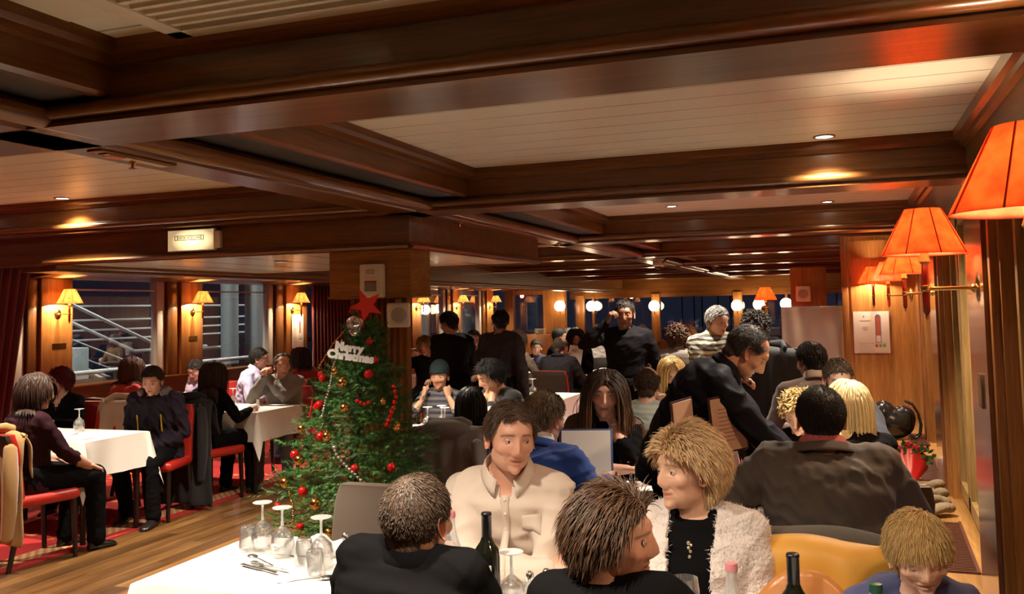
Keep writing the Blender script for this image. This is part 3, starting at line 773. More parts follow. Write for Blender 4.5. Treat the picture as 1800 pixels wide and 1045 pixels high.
def mk_shaker():
    t = thing('salt_shaker', None, 'shaker')
    obj('jar', M().lathe([(.014, 0), (.018, .004), (.0175, .04), (.012, .07), (.011, .075)], n=16), mat('shaker_glass', (.8, .8, .76), rough=.1, trans=.0, alpha=1), t, smooth=60)
    obj('cap', M().lathe([(.012, .073), (.0135, .078), (.0125, .095), (.006, .102), (.001, .103)], n=16), STEEL, t, smooth=60)
    return t
GB, TU, SS = First(mk_goblet), First(mk_tumbler), First(mk_shaker)
TZ = .7545
def gob(x, y, l, g='upturned wine glasses'): GB.put((x, y, TZ), 0, 'upturned stemmed wine glass ' + l, g)
def tum(x, y, l, g='upturned tumblers'): TU.put((x, y, TZ), 0, 'upturned tumbler ' + l, g)
def shk(x, y, l, g='salt and pepper shakers'): SS.put((x, y, TZ), 0, 'glass shaker with steel cap ' + l, g)
gob(-2.13, 2.99, 'furthest up the front table, by the aisle corner'); gob(-2.00, 2.93, 'second from the aisle corner of the front table'); gob(-1.77, 2.83, 'beside the two shakers next to the cropped-haired man')
tum(-2.18, 2.97, 'at the very aisle corner of the front table'); tum(-1.86, 2.86, 'in the middle of the front table'); tum(-1.74, 2.74, 'in front of the third stemmed glass of the front table')
shk(-1.73, 2.93, 'shorter looking one behind the third stemmed glass'); shk(-1.66, 2.90, 'next to the sleeve of the cropped-haired man')
gob(-.96, 2.58, 'between the dark bottle and the man with folded arms'); tum(-.86, 2.56, 'beside the shakers before the folded arms'); shk(-.93, 2.66, 'nearer the dark bottle on the diners table'); shk(-.89, 2.70, 'behind its twin on the diners table')
gob(-1.12, 4.30, 'below the bracelet of the dark-haired woman'); tum(-1.06, 4.28, 'below the bracelet of the dark-haired woman'); shk(-.98, 4.32, 'beside the resting forearm of the dark-haired woman')
gob(-6.12, 5.5, 'behind the white box on the table with the young man'); gob(-5.72, 5.62, 'in front of the young man in the padded jacket'); shk(-5.98, 5.34, 'nearer the woman in maroon'); shk(-5.90, 5.34, 'second of the pair near the woman in maroon')
gob(-5.95, 7.5, 'near the clasped hands of the man in grey'); gob(-5.62, 7.42, 'second in front of the man in grey'); shk(-5.32, 7.4, 'at the corner nearest the Christmas tree'); gob(-6.3, 7.3, 'by the woman in lilac')
for i, (x, y) in enumerate(((-2.95, 6.2), (-2.88, 6.3), (-2.80, 6.18))): gob(x, y, ('first', 'second', 'third')[i] + ' of three before the boy in the beanie')
shk(-2.62, 6.22, 'closer to the boy in the beanie'); shk(-2.50, 6.22, 'closer to the dark hood')
gob(-3.2, 8.75, 'first of two behind the striped-sleeved diner'); gob(-3.0, 8.8, 'second of two behind the striped-sleeved diner')
gob(-4.2, 12.3, 'on the far table behind the dark empty chair'); gob(-3.65, 12.2, 'near the man in the dark suit'); shk(-3.9, 12.3, 'on the far table behind the dark empty chair')
gob(-5.5, 11.5, 'before the blonde woman beyond the post'); gob(-.25, 4.75, 'by the hands of the leaning waiter'); gob(-1.2, 6.3, 'between the pale sweater and the blonde woman')
SILV = mat('cutlery_steel', (.6, .6, .6), rough=.2, metal=1)
def spoon():
    t = thing('spoon', 'dessert spoon lying alone on the front table', 'spoon', (-1.735, 2.67, TZ + .003), math.radians(-50))
    obj('bowl', M().ball((0, .075, .004), (.018, .028, .006), 16, 8), SILV, t, smooth=90)
    obj('handle', M().tube([(0, .05, .004), (0, .02, .006), (0, -.05, .004), (0, -.09, .003)], [(.004, .002), (.003, .002), (.005, .0015), (.007, .0012)], 8), SILV, t, smooth=90)
    return t
sp_ = spoon()
t = dup(sp_, (-2.0, 2.80, TZ + .014), math.radians(60), 'teaspoon lying across the knife and fork on the front table')
t = thing('fork', 'steel fork laid beside the knife on the front table', 'fork', (-1.95, 2.775, TZ + .003), math.radians(75))
obj('handle', M().tube([(0, .04, .003), (0, 0, .005), (0, -.10, .003)], [(.004, .002), (.003, .002), (.007, .0015)], 8), SILV, t)
m_ = M().box((-.012, .04, .002), (.012, .062, .0045), .001)
for i in range(4): m_.box((-.012 + i * .0068, .06, .002), (-.0085 + i * .0068, .10, .004))
obj('head', m_, SILV, t)
t = thing('knife', 'steel table knife on the front table', 'knife', (-1.96, 2.745, TZ + .003), math.radians(72))
obj('blade', M().box((-.009, .0, .001), (.009, .12, .003), .001), SILV, t); obj('handle', M().tube([(0, 0, .004), (0, -.09, .004)], [(.005, .003), (.008, .004)], 8), SILV, t)
NAP = mat('napkin_linen', (.8, .79, .77), rough=.9, bump=.1, scale=80)
def napkin(x, y, rz, sx, sy, h, lab):
    n = 14; V = []
    for j in range(n):
        for i in range(n):
            u, v = i / (n - 1) - .5, j / (n - 1) - .5
            V.append((u * sx + .01 * math.sin(v * 9), v * sy + .008 * math.sin(u * 11), TZ + .004 + h * (1 - (2 * abs(u)) ** 4) * (1 - (2 * abs(v)) ** 4) * (.65 + .35 * math.sin(u * 14 + v * 6))))
    F = [(j * n + i, j * n + i + 1, (j + 1) * n + i + 1, (j + 1) * n + i) for j in range(n - 1) for i in range(n - 1)]
    m_ = M().add(V, F); m_.xf(Matrix.Rotation(math.radians(rz), 4, 'Z')); m_.xf(Matrix.Translation((x, y, 0)))
    o = obj('napkin', m_, NAP, smooth=80, label=lab, cat='napkin'); q = o.modifiers.new('t', 'SOLIDIFY'); q.thickness = .003
napkin(-1.93, 3.03, 10, .26, .17, .055, 'crumpled white napkin behind the glasses on the front table')
napkin(-1.58, 2.60, 30, .34, .2, .02, 'folded white napkin hanging at the spoon of the front table')
napkin(-5.75, 5.4, 20, .3, .22, .05, 'folded white napkin in the middle of the young man\'s table')
napkin(-5.9, 7.35, 15, .3, .2, .04, 'white napkin before the man in the grey sweater')
napkin(-3.0, 6.35, 15, .2, .14, .04, 'white napkin on the table of the boy in the beanie')
obj('white_box', M().box((-6.38, 5.2, TZ), (-6.12, 5.42, TZ + .06), .01), PAPER, label='low white box by the woman in maroon', cat='box')
obj('folded_menu', M().box((-5.55, 5.22, TZ), (-5.3, 5.36, TZ + .012), .002), PAPER, label='flat white menu by the near corner of the young man\'s table', cat='menu')

def mk_wine():
    t = thing('wine_bottle', None, 'bottle')
    obj('body', M().lathe([(.030, 0), (.0365, .004), (.0375, .02), (.0375, .185), (.034, .205), (.02, .225), (.0145, .24), (.014, .29), (.001, .291)], n=32), mat('dark_bottle_glass', (.006, .008, .005), rough=.06, spec=.8), t, smooth=60)
    obj('capsule', M().lathe([(.0148, .235), (.0150, .30), (.0158, .301), (.0158, .306), (.014, .309), (.001, .309)], n=24), mat('black_foil', (.01, .01, .011), rough=.25), t, smooth=60)
    return t
WB = First(mk_wine)
w1_ = WB.put((-1.005, 2.50, TZ), 0, 'dark wine bottle with a cream label beside the man with folded arms')
lb_ = M(); aa = np.linspace(math.radians(185), math.radians(310), 18)
lb_.loft([[(.0380 * math.cos(a), .0380 * math.sin(a), z) for a in aa] for z in (.085, .165)], caps=False, closed=False)
lab_ = obj('label', lb_, mat('cream_label', (.62, .58, .52), rough=.6), w1_, smooth=60)
m_ = M()
for zz, hw in ((.14, .3), (.13, .18)):
    a2 = np.linspace(math.radians(250) - hw, math.radians(250) + hw, 8)
    m_.loft([[(.0383 * math.cos(a), .0383 * math.sin(a), z) for a in a2] for z in (zz, zz + .004)], caps=False, closed=False)
obj('lettering', m_, mat('label_ink', (.2, .18, .16)), lab_)
w2_ = mk_wine(); w2_.location = (-.135, 2.28, TZ); w2_['label'] = 'dark wine bottle in front of the yellow jacket'
def mk_water(cap, col):
    t = thing('water_bottle', None, 'bottle')
    obj('body', M().lathe([(.032, 0), (.036, .005), (.037, .10), (.034, .14), (.020, .19), (.0145, .215), (.0135, .25)], n=28, caps=False), glassy('clear_bottle_glass', fres=.16, haze=.16), t, smooth=60)
    obj('water', M().lathe([(.034, .006), (.0345, .10), (.031, .14), (.001, .141)], n=24), mat('milky_water', (.75, .78, .74), rough=.1), t, smooth=60)
    obj('cap', M().lathe([(.0155, .243), (.0160, .252), (.0145, .262), (.001, .264)], n=20), col, t, smooth=60)
    return t
t = mk_water(0, mat('pink_cap', (.55, .2, .22), rough=.4)); t.location = (-1.20, 2.68, TZ); t['label'] = 'clear water bottle with a pink cap by the shoulder of the cropped-haired man'
t = mk_water(0, _mats['pink_cap']); t.location = (-.285, 2.33, TZ); t['label'] = 'clear water bottle against the fluffy white cardigan'
t = mk_water(0, mat('dark_green_cap', (.01, .06, .04), rough=.35)); t.location = (.045, 2.25, TZ); t['label'] = 'clear water bottle with a dark green cap before the fair-haired boy'
obj('plate', M().lathe([(.04, 0), (.10, .012), (.125, .018), (.124, .02), (.08, .008), (.001, .006)], c=(-.12, 2.0, TZ), n=36), mat('china', (.8, .8, .78), rough=.2), label='white plate on the boy\'s table', cat='plate')
def mk_gob2():
    t = thing('wine_glass', 'stemmed glass held before the blonde older woman', 'glass')
    obj('bowl', M().lathe([(.002, .09), (.02, .095), (.036, .12), (.038, .15), (.034, .185), (.033, .185), (.036, .15), (.034, .122), (.018, .098)], n=24, caps=False), GLASS, t, smooth=60)
    obj('foot', M().lathe([(.034, 0), (.034, .002), (.006, .008), (.004, .03), (.004, .092)], n=20), GLASS, t, smooth=60)
    return t
t = mk_gob2(); t.location = (-.42, 2.44, TZ)

# phone, menus, cards
t = thing('mobile_phone', 'mobile phone with a glowing blue keypad screen lying by the boy', 'phone', (.385, 3.34, .5135), math.radians(-15))
obj('case', M().box((-.06, -.035, 0), (.06, .035, .009), .004), BLACKM, t)
obj('screen', M().box((-.054, -.03, .009), (.054, .03, .0096)), emis('phone_blue', (.05, .28, 1), 2.6), t)
m_ = M()
for i in range(4):
    for j in range(3): m_.box((-.045 + i * .025, -.024 + j * .018, .0096), (-.028 + i * .025, -.012 + j * .018, .0099))
obj('keypad', m_, emis('phone_keys', (.3, .65, 1), 3.5), t)

# ---------------------------------------------------------------- coats over chairs
def coat(cx, cy, rz, colr, lab, cat='coat', zt=.92, hw=.25, front=.35, back=.75, hood=False, sleeves=True, flare=.06, seed=0, name='coat', thick=.02, kind=None, collar_=True):
    r = np.random.default_rng(seed); ph = r.uniform(0, 6, 6)
    t = thing(name, lab, cat, (cx, cy, 0), math.radians(rz))
    path = [(.10, zt - front)] + [(.085, zt - front * f) for f in (.75, .5, .25)] + [(.075, zt - .05), (.06, zt - .015), (.02, zt + .008), (-.03, zt + .008), (-.07, zt - .015), (-.085, zt - .05)] + [(-.09 - flare * f, zt - back * f) for f in (.15, .25, .35, .5, .65, .8, .9, 1)]
    n = 26; V = []
    for (y, z) in path:
        d = (zt - z) / back
        for i in range(n):
            u = i / (n - 1) * 2 - 1
            e = abs(u) ** 3
            yy = y - .245 + .02 * math.sin(u * 7 + ph[0]) * d + .014 * math.sin(u * 15 + ph[1] + z * 4) * min(1, d * 3) * (1 if y < 0 else .5)
            yy += (.05 * e if y < 0 else -.05 * e)
            V.append((u * (hw + flare * max(0, d) * .9) + .008 * math.sin(z * 25 + ph[2]), yy, z - .02 * e + .006 * math.sin(u * 5 + ph[3])))
    F = [(j * n + i, j * n + i + 1, (j + 1) * n + i + 1, (j + 1) * n + i) for j in range(len(path) - 1) for i in range(n - 1)]
    o = obj('body', M().add(V, F), colr, t, smooth=90); s_ = o.modifiers.new('t', 'SOLIDIFY'); s_.thickness = thick; s_.offset = 1
    s2 = o.modifiers.new('s', 'SUBSURF'); s2.levels = s2.render_levels = 1
    if sleeves:
        for sx in (-1, 1):
            obj('sleeve', M().tube([(sx * (hw - .03), -.36, zt - .10), (sx * (hw + .01), -.40, zt - .28), (sx * (hw + .015), -.41, zt - .50), (sx * (hw - .01), -.40, zt - .66)], [(.05, .035), (.058, .04), (.052, .036), (.045, .03)], 12, round_ends=True), colr, t, smooth=90)
    if collar_: obj('collar', M().tube([(-.12, -.20, zt + .0), (-.10, -.28, zt + .03), (0, -.33, zt + .02), (.10, -.28, zt + .03), (.12, -.20, zt + .0)], [(.02, .03), (.024, .034), (.026, .036), (.024, .034), (.02, .03)], 10, round_ends=True), colr, t, smooth=90)
    if hood: obj('hood', M().ball((.0, -.30, zt - .01), (.15, .085, .065), 18, 12), colr, t, smooth=90)
    return t
CAMEL = mat('camel_wool', (.36, .20, .07), rough=.9, sheen=.3, bump=.1, scale=150)
BLKW = mat('black_wool', (.010, .009, .010), rough=.9, sheen=.1, bump=.1, scale=150)
GREYW = mat('charcoal_fleece', (.22, .21, .21), rough=.95, sheen=.15, bump=.1, scale=150)
GRBR = mat('grey_brown_wool', (.085, .072, .060), rough=.95, sheen=.15, bump=.15, scale=150)
coat(-5.42, 4.86, 4, CAMEL, 'camel coat hung over the chair of the woman in maroon', zt=.90, front=.3, back=.72, seed=1)
coat(-5.42, 6.80, 0, BLKW, 'long black coat hung over the chair back-to-back with the young man', zt=.93, front=.3, back=.88, flare=.12, seed=2)
coat(-2.33, 5.42, 2, GREYW, 'charcoal hooded fleece hung over the chair behind the tree', zt=.94, hw=.26, front=.3, back=.62, hood=True, seed=3)
coat(-.10, 3.18, -2, GRBR, 'grey-brown wool coat folded over the suited man\'s chair', zt=.97, hw=.29, front=.30, back=.4, sleeves=False, seed=4, collar_=False)
YEL = mat('yellow_jacket_shell', (.72, .36, .05), rough=.5, sheen=.1); ORL = mat('orange_quilted_lining', (.55, .22, .06), rough=.35, bump=.5, scale=14)
t = coat(-.13, 2.62, 180, YEL, 'yellow jacket with an orange lining hung over the chair before the fair-haired boy', cat='jacket', name='jacket', zt=.955, hw=.25, front=.42, back=.35, sleeves=False, flare=.03, seed=5, thick=.012, collar_=False)
# the lining and tucked sleeve face the table (local +y here)
m_ = M(); V = []; n = 30
for j in range(12):
    for i in range(n):
        u = i / (n - 1) * 2 - 1; f = j / 11
        a = PI * (i / (n - 1)); rr = .145 * (1 - .12 * f)
        V.append((math.cos(a) * (.16 - .01 * f) * (1 - .85 * f), -.10 + .03 * math.sin(f * PI) + .006 * math.sin(9 * a), .67 + math.sin(a) * .235 * (1 - .85 * f)))
m_.add(V, [(j * n + i, j * n + i + 1, (j + 1) * n + i + 1, (j + 1) * n + i) for j in range(11) for i in range(n - 1)])
o = obj('lining', m_, ORL, t, smooth=90); o['label'] = 'orange quilted lining'; s_ = o.modifiers.new('t', 'SOLIDIFY'); s_.thickness = .02
o = obj('sleeve', M().tube([(.235, -.20, .86), (.262, -.20, .76), (.268, -.20, .66), (.25, -.19, .55)], [(.03, .04), (.045, .05), (.045, .05), (.04, .045)], 14, round_ends=True), ORL, t, smooth=90)

# ---------------------------------------------------------------- things on the starboard ledge
LEA = mat('black_patent', (.008, .008, .009), rough=.18, bump=.25, scale=18)
t = thing('handbag', 'shiny black handbag slumped on the ledge in the corner by the end wall', 'handbag', (.36, 8.25, .50))
b_ = M()
for c, r_ in (((0, 0, .13), (.17, .10, .13)), ((-.07, 0, .20), (.10, .09, .12)), ((.08, .02, .17), (.10, .09, .11))): b_.ball(c, r_, 20, 14)
b_ = remesh(b_, .012); v_ = b_.V(); v_[:, 2] = np.maximum(v_[:, 2], 0.002); b_.v = [v_]
obj('body', b_, LEA, t, smooth=90)
for a in (0, 1): obj('strap', M().tube([(.10 + .11 * math.sin(q * .5), -.07 + .07 * a, .17 + .15 * math.cos(q * .62)) for q in range(0, 7)], .010, 8, round_ends=True), LEA, t, smooth=90)
SCF = mat('taupe_knit', (.24, .17, .10), rough=.95, bump=.6, scale=60)
b_ = M()
for i in range(4):
    pts = [(-.11 + .22 * q / 8 + .01 * math.sin(q + i), .02 * i + .03 * math.sin(q * .9 + i * 1.3) - .12 + .08 * i, .035 + .025 * i * (q / 8) + .012 * math.sin(q * 1.1 + 2 * i)) for q in range(9)]
    b_.tube(pts, [(.045, .028)] * 9, 10, round_ends=True)
b_ = remesh(b_, .009, 3); v_ = b_.V(); v_[:, 2] = np.maximum(v_[:, 2], 0.002); b_.v = [v_]
o = obj('scarf', b_, SCF, smooth=90, label='bundled taupe knitted scarf on the ledge below the roses', cat='scarf'); o.location = (.37, 5.5, .502)
t = thing('rose_bouquet', 'bouquet of red roses in red wrapping lying on the ledge', 'bouquet', (.36, 6.2, .502))
cone = M(); ring = []
for f in np.linspace(0, 1, 7):
    ring.append([(-.02 + (.02 + .10 * f) * math.cos(a) * 1.0 - .0 * f, -.17 + .20 * f + (.02 + .06 * f) * math.sin(a) * .5, .045 + .10 * f + (.02 + .085 * f) * math.sin(a) + .008 * math.sin(7 * a) * f) for a in np.linspace(0, 2 * PI, 33)[:-1]])
for R_ in ring:
    for i_, p_ in enumerate(R_): R_[i_] = (p_[0], p_[1], max(.002, p_[2]))
cone.loft(ring, caps=False); o = obj('wrapping', cone, mat('red_wrap', (.55, .02, .015), rough=.3), t, smooth=90); s_ = o.modifiers.new('t', 'SOLIDIFY'); s_.thickness = .003
RG = random.Random(5)
lf = M()
for i in range(90):
    a = RG.uniform(0, 2 * PI); rr = RG.uniform(.02, .13); c = np.array((rr * math.cos(a), .02 + RG.uniform(-.03, .05), .16 + .75 * rr * math.sin(a)))
    d = np.array((math.cos(a), RG.uniform(-.5, .8), math.sin(a) + .3)); d /= np.linalg.norm(d); s_ = np.cross(d, (RG.uniform(-1, 1), 1, RG.uniform(-1, 1))); s_ /= np.linalg.norm(s_); L_ = RG.uniform(.03, .05)
    lf.add([c, c + d * L_ * .5 + s_ * .013, c + d * L_, c + d * L_ * .5 - s_ * .013], [(0, 1, 2, 3)])
obj('leaves', lf, mat('rose_leaf', (.03, .14, .03), rough=.5), t)
ROSE = mat('rose_red', (.45, .005, .012), rough=.55)
for i in range(11):
    a = i * 2.4; rr = .022 * math.sqrt(i) + .01
    c = (rr * math.cos(a) + .01, .05 + RG.uniform(-.02, .02), .20 + rr * .7 * math.sin(a))
    fl = M()
    for p_ in range(9):
        b2 = p_ * 2.4; q = .004 + .0018 * p_
        fl.ball((c[0] + q * math.cos(b2), c[1] - .004 * (p_ < 3), c[2] + q * math.sin(b2)), (.012, .009, .011), 8, 6)
    obj('rose', fl, ROSE, t, smooth=90)
t = thing('chain_purse', 'dark purse with a gold chain strap hanging beside the suited man', 'handbag', (.26, 3.98, .50))
obj('body', M().box((-.09, -.04, 0), (.07, .05, .18), .03), LEA, t, smooth=60)
ch_ = M()
for i in range(16):
    z = .30 - i * .018; ch_.ball((.05 + .006 * math.sin(i), -.055, z), (.005, .005, .009), 8, 6)
obj('chain', ch_, mat('gold', (.85, .6, .2), rough=.2, metal=1), t, smooth=90)
obj('clasp', M().box((-.03, -.062, .17), (.07, -.045, .20), .008), STEEL, t)
obj('black_garment', remesh(M().ball((0, 0, .07), (.11, .45, .08)).ball((-.02, .2, .13), (.09, .25, .09)), .015), BLKW, smooth=90, label='black coat heaped along the ledge behind the roses', cat='coat').location = (.29, 4.75, .502)
obj('paper_bag', M().loft([[(-.06, -.03, 0), (.06, -.03, 0), (.06, .03, 0), (-.06, .03, 0)], [(-.065, -.035, .2), (.065, -.03, .2), (.06, .035, .2), (-.06, .03, .2)]]), PAPER, label='white paper gift bag standing on the table before the suited man', cat='bag').location = (-.40, 5.08, TZ)
obj('newspaper', M().loft([[(-.12, -.1, 0), (.12, -.1, 0), (.12, .1, 0), (-.12, .1, 0)], [(-.11, -.1, .02), (.13, -.09, .012), (.12, .1, .02), (-.11, .09, .014)]]), PAPER, label='white sheet of paper on the ledge behind the roses', cat='paper').location = (.32, 7.2, .502)

# ---------------------------------------------------------------- signs and fixtures
t = thing('exit_sign', 'lit rectangular emergency exit lightbox on the dropped soffit', 'sign', (-4.09, 5.03, 2.165))
obj('housing', M().box((-.23, -.035, -.075), (.16, 0, .075), .006), WHITEP, t)
obj('side_box', M().box((.16, -.03, -.06), (.20, 0, .055), .004), WHITEP, t)
def exitmat():
    m, nt, b = node_mat('lightbox_glow'); N = nt.nodes; L = nt.links
    tc = N.new('ShaderNodeTexCoord'); mp = N.new('ShaderNodeMapping'); mp.inputs['Location'].default_value = (.08, 0, .05); mp.inputs['Scale'].default_value = (5.5, 0, 11); L.new(tc.outputs['Object'], mp.inputs[0])
    g = N.new('ShaderNodeTexGradient'); g.gradient_type = 'SPHERICAL'; L.new(mp.outputs[0], g.inputs[0])
    mr = N.new('ShaderNodeMapRange'); mr.inputs[3].default_value = .22; mr.inputs[4].default_value = 1.5; L.new(g.outputs['Fac'], mr.inputs[0])
    b.inputs['Base Color'].default_value = (.4, .32, .2, 1); b.inputs['Emission Color'].default_value = (1, .72, .36, 1); L.new(mr.outputs[0], b.inputs['Emission Strength'])
    return m
obj('diffuser', M().box((-.222, -.037, -.068), (.152, -.034, .068)), exitmat(), t)
def text(s, size, mat_, parent, loc, rx=PI / 2, rz=0, ext=.0015, name='lettering', bold=0, align='CENTER'):
    c = bpy.data.curves.new('txt', 'FONT'); c.body = s; c.size = size; c.extrude = ext; c.align_x = align; c.offset = bold
    c.resolution_u = 3
    o = bpy.data.objects.new('txt', c); sc.collection.objects.link(o)
    dg = bpy.context.evaluated_depsgraph_get(); me = bpy.data.meshes.new_from_object(o.evaluated_get(dg)); bpy.data.objects.remove(o)
    o2 = bpy.data.objects.new(name, me); sc.collection.objects.link(o2); me.materials.clear(); me.materials.append(mat_)
    o2.location = loc; o2.rotation_euler = (rx, 0, rz)
    if parent: o2.parent = parent
    return o2
GRN = mat('sign_green', (.04, .09, .04), rough=.6)
m_ = M().box((-.165, -.0385, .028), (.075, -.037, .032)).box((-.165, -.0385, .000), (.075, -.037, .004)).box((-.165, -.0385, .0), (-.161, -.037, .032)).box((.071, -.0385, .0), (.075, -.037, .032)).box((.052, -.0385, .0), (.055, -.037, .032)).box((-.145, -.0385, .0), (-.142, -.037, .032))
obj('sign_border', m_, GRN, t)
text('SORTIE DE SECOURS', .021, GRN, t, (-.045, -.0375, .009))
# call point on the post collar
t = thing('call_point', 'cream wall unit with a square button on the post above the red star', 'control box', (-2.83, 5.18, 1.86))
obj('housing', M().box((-.085, -.045, -.115), (.085, 0, .10), .012), WHITEP, t, smooth=60)
obj('button_frame', M().box((-.05, -.052, .02), (.05, -.044, .08), .004), WHITEP, t); obj('button', M().box((-.032, -.056, .034), (.032, -.05, .066), .003), mat('cream_button', (.5, .47, .4), rough=.5), t)
obj('grey_label', M().box((-.045, -.048, -.075), (.04, -.0445, -.012)), mat('grey_sticker', (.26, .28, .30), rough=.5), t)
obj('red_strip', M().box((-.045, -.049, -.02), (.04, -.0455, -.008)), mat('red_sticker', (.45, .06, .05), rough=.5), t)
t = thing('loudspeaker', 'white square wall loudspeaker on the fluted post', 'loudspeaker', (-2.72, 5.30, 1.635), math.radians(28))
obj('cabinet', M().box((-.075, -.09, -.085), (.075, .05, .075), .02), WHITEP, t, smooth=60); obj('cone', M().lathe([(.05, 0), (.05, .004), (.045, .006), (.02, .001), (.001, .003)], n=28).xf(Matrix.Rotation(PI / 2, 4, 'X')).xf(Matrix.Translation((.0, -.09, -.005))), mat('speaker_grey', (.5, .49, .44), rough=.6), t, smooth=60)
obj('bracket', M().box((-.02, -.03, .07), (.02, .03, .10), .004), WHITEP, t)
t = thing('loudspeaker', 'small white square loudspeaker on the far starboard pillar', 'loudspeaker', (-.46, 12.15, 1.76))
obj('cabinet', M().box((-.09, -.06, -.1), (.09, .05, .1), .02), WHITEP, t, smooth=60); obj('cone', M().lathe([(.06, 0), (.06, .004), (.02, .001), (.001, .003)], n=24).xf(Matrix.Rotation(PI / 2, 4, 'X')).xf(Matrix.Translation((0, -.061, 0))), _mats['speaker_grey'], t, smooth=60)
# tube fitting under the beam
t = thing('beam_light_fitting', 'open narrow light fitting with a small valve under the lengthwise beam', 'fitting', (-2.46, 2.66, 2.25))
obj('tray', M().box((-.03, -.19, -.008), (.04, .19, 0), .002), WY, t); obj('reflector', M().box((-.018, -.15, -.014), (.026, .17, -.008), .002), mat('cream_metal', (.6, .5, .3), rough=.3, metal=.6), t)
obj('red_end', M().box((-.018, -.13, -.017), (.026, -.06, -.013), .002), mat('red_end', (.6, .12, .05), rough=.4), t)
obj('nozzle', M().lathe([(.012, 0), (.012, -.012), (.006, -.016), (.006, -.026), (.014, -.028), (.014, -.031), (.001, -.032)], c=(0, -.0, -.012), n=14), BRASS, t)
for i, (x, y, lb) in enumerate(((-2.47, 5.75, 'first beyond the soffit corner'), (-2.47, 8.1, 'second, where small labels line the beam'), (-2.47, 10.2, 'third, short of the domed camera'))):
    obj('sprinkler', M().lathe([(.03, 0), (.03, -.004), (.01, -.008), (.008, -.02), (.016, -.022), (.001, -.024)], c=(x, y, 2.25), n=16), BRASS, label='small ceiling sprinkler under the lengthwise beam, ' + lb, cat='sprinkler', group='beam sprinklers')
t = thing('dome_camera', 'white dome security camera hanging below the lengthwise beam', 'camera', (-2.40, 12.6, 2.25))
obj('housing', M().lathe([(.075, 0), (.078, -.03), (.07, -.05), (.055, -.055)], n=24), WHITEP, t, smooth=60); obj('dome', M().ball((0, 0, -.055), .05, 20, 12), mat('smoked_dome', (.03, .03, .03), rough=.08), t, smooth=90)
obj('cable_trunking', M().tube([(-2.30, 12.4, 2.235), (-2.22, 12.1, 2.25), (-2.15, 12.2, 2.33)], .012, 8), BLACKM, label='black cable looping up beside the domed camera', cat='cable')
for x, y, z, rz, lb in ((-2.50, 8.0, 2.33, 0, 'on the crossbeam past the soffit end'), (-5.40, 6.6, 2.06, 90, 'on the port lengthwise beam, nearer one'), (-5.40, 9.2, 2.06, 90, 'on the port lengthwise beam, further one'), (-2.2, 16.98, 2.33, 0, 'on the far crossbeam by the camera'), (-1.5, 19.97, 2.33, 0, 'on the last crossbeam')):
    c = (x, y - .012, z)
    o = obj('number_plate', M().box((-.045, -.004, -.022), (.045, .004, .022), .002), mat('plate_cream', (.55, .45, .28), rough=.4), label='small cream seat-number plate ' + lb, cat='plate', group='seat-number plates')
    o.location = c; o.rotation_euler = (0, 0, math.radians(rz))
# safety notices
def notice(loc, rz, lab, w_=.32, h_=.42):
    t = thing('safety_notice', lab, 'poster', loc, rz)
    obj('board', M().box((-w_ / 2, -.012, -h_ / 2), (w_ / 2, 0, h_ / 2), .003), mat('notice_white', (.78, .74, .70), rough=.3), t)
    BL = mat('boat_blue', (.08, .12, .45), rough=.5); BR = mat('boat_red', (.5, .13, .08), rough=.5); INK = mat('notice_ink', (.18, .14, .14), rough=.6); GN = mat('notice_green', (.12, .35, .15), rough=.5)
    def hull(s, z0, z1, x0=.062, hw=.026):
        p = [(x0 - hw * s, z0), (x0 + hw * s, z0), (x0 + hw * s, z1 - .03)] + [(x0 + hw * s * math.cos(a), z1 - .03 + .03 * math.sin(a)) for a in np.linspace(.3, PI - .3, 7)] + [(x0 - hw * s, z1 - .03)]
        return p
    m_ = M(); m_.extr(hull(1, -.10, .175), 'y', -.0135, -.012); obj('boat_outline', m_, BL, t)
    m_ = M(); m_.extr(hull(.78, -.03, .162), 'y', -.0145, -.013); obj('deck_plan', m_, BR, t)
    obj('deck_aft', M().box((.042, -.0145, -.095), (.082, -.013, -.032)), mat('deck_white', (.75, .72, .68)), t)
    m_ = M()
    rr = random.Random(3)
    for (x0, x1, z) in ((-.11, .0, .115), (-.10, -.01, .108), (-.08, -.03, .05), (-.085, -.045, .04), (-.08, -.03, .03), (-.075, -.035, .02)): m_.box((x0, -.0128, z), (x1, -.012, z + .003))
    for i in range(5): m_.box((-.12, -.0128, -.12 - i * .016), (-.12 + rr.uniform(.05, .20), -.012, -.118 - i * .016))
    m_.box((-.125, -.0128, -.108), (.13, -.012, -.106)); m_.box((-.125, -.0128, -.196), (.13, -.012, -.194)); m_.box((-.072, -.0128, .145), (-.062, -.012, .165))
    obj('print', m_, INK, t)
    for i, q in enumerate((mat('notice_red', (.5, .05, .04)), GN, GN)): obj('pictogram', M().box((.03 + i * .034, -.0132, -.145), (.056 + i * .034, -.012, -.117)), q, t)
    return t
notice((.26, 9.605, 1.345), 0, 'white safety notice with a red and blue boat plan on the end wall', .33, .41)
notice((-8.545, 12.98, 1.35), PI / 2, 'white safety notice below the amber lamp beside the claret curtain', .34, .56)
obj('wall_plaque', M().box((-8.556, 8.0, 1.30), (-8.55, 8.2, 1.36)), BRASS, label='small brass plaque under the lamp beside the dark curtain', cat='plaque')
obj('wall_plaque', M().box((-8.556, 10.32, 1.30), (-8.55, 10.5, 1.36)), BRASS, label='small brass plaque under the lamp between the windows', cat='plaque')
t = thing('wall_socket', 'bronze wall socket on the polished pilaster under the second red lamp', 'socket', (wx(3.6) - .002, 3.62, 1.33))
obj('plate', M().box((-.006, -.045, -.06), (.004, .045, .06), .003), mat('bronze', (.22, .12, .06), rough=.3, metal=.8), t)
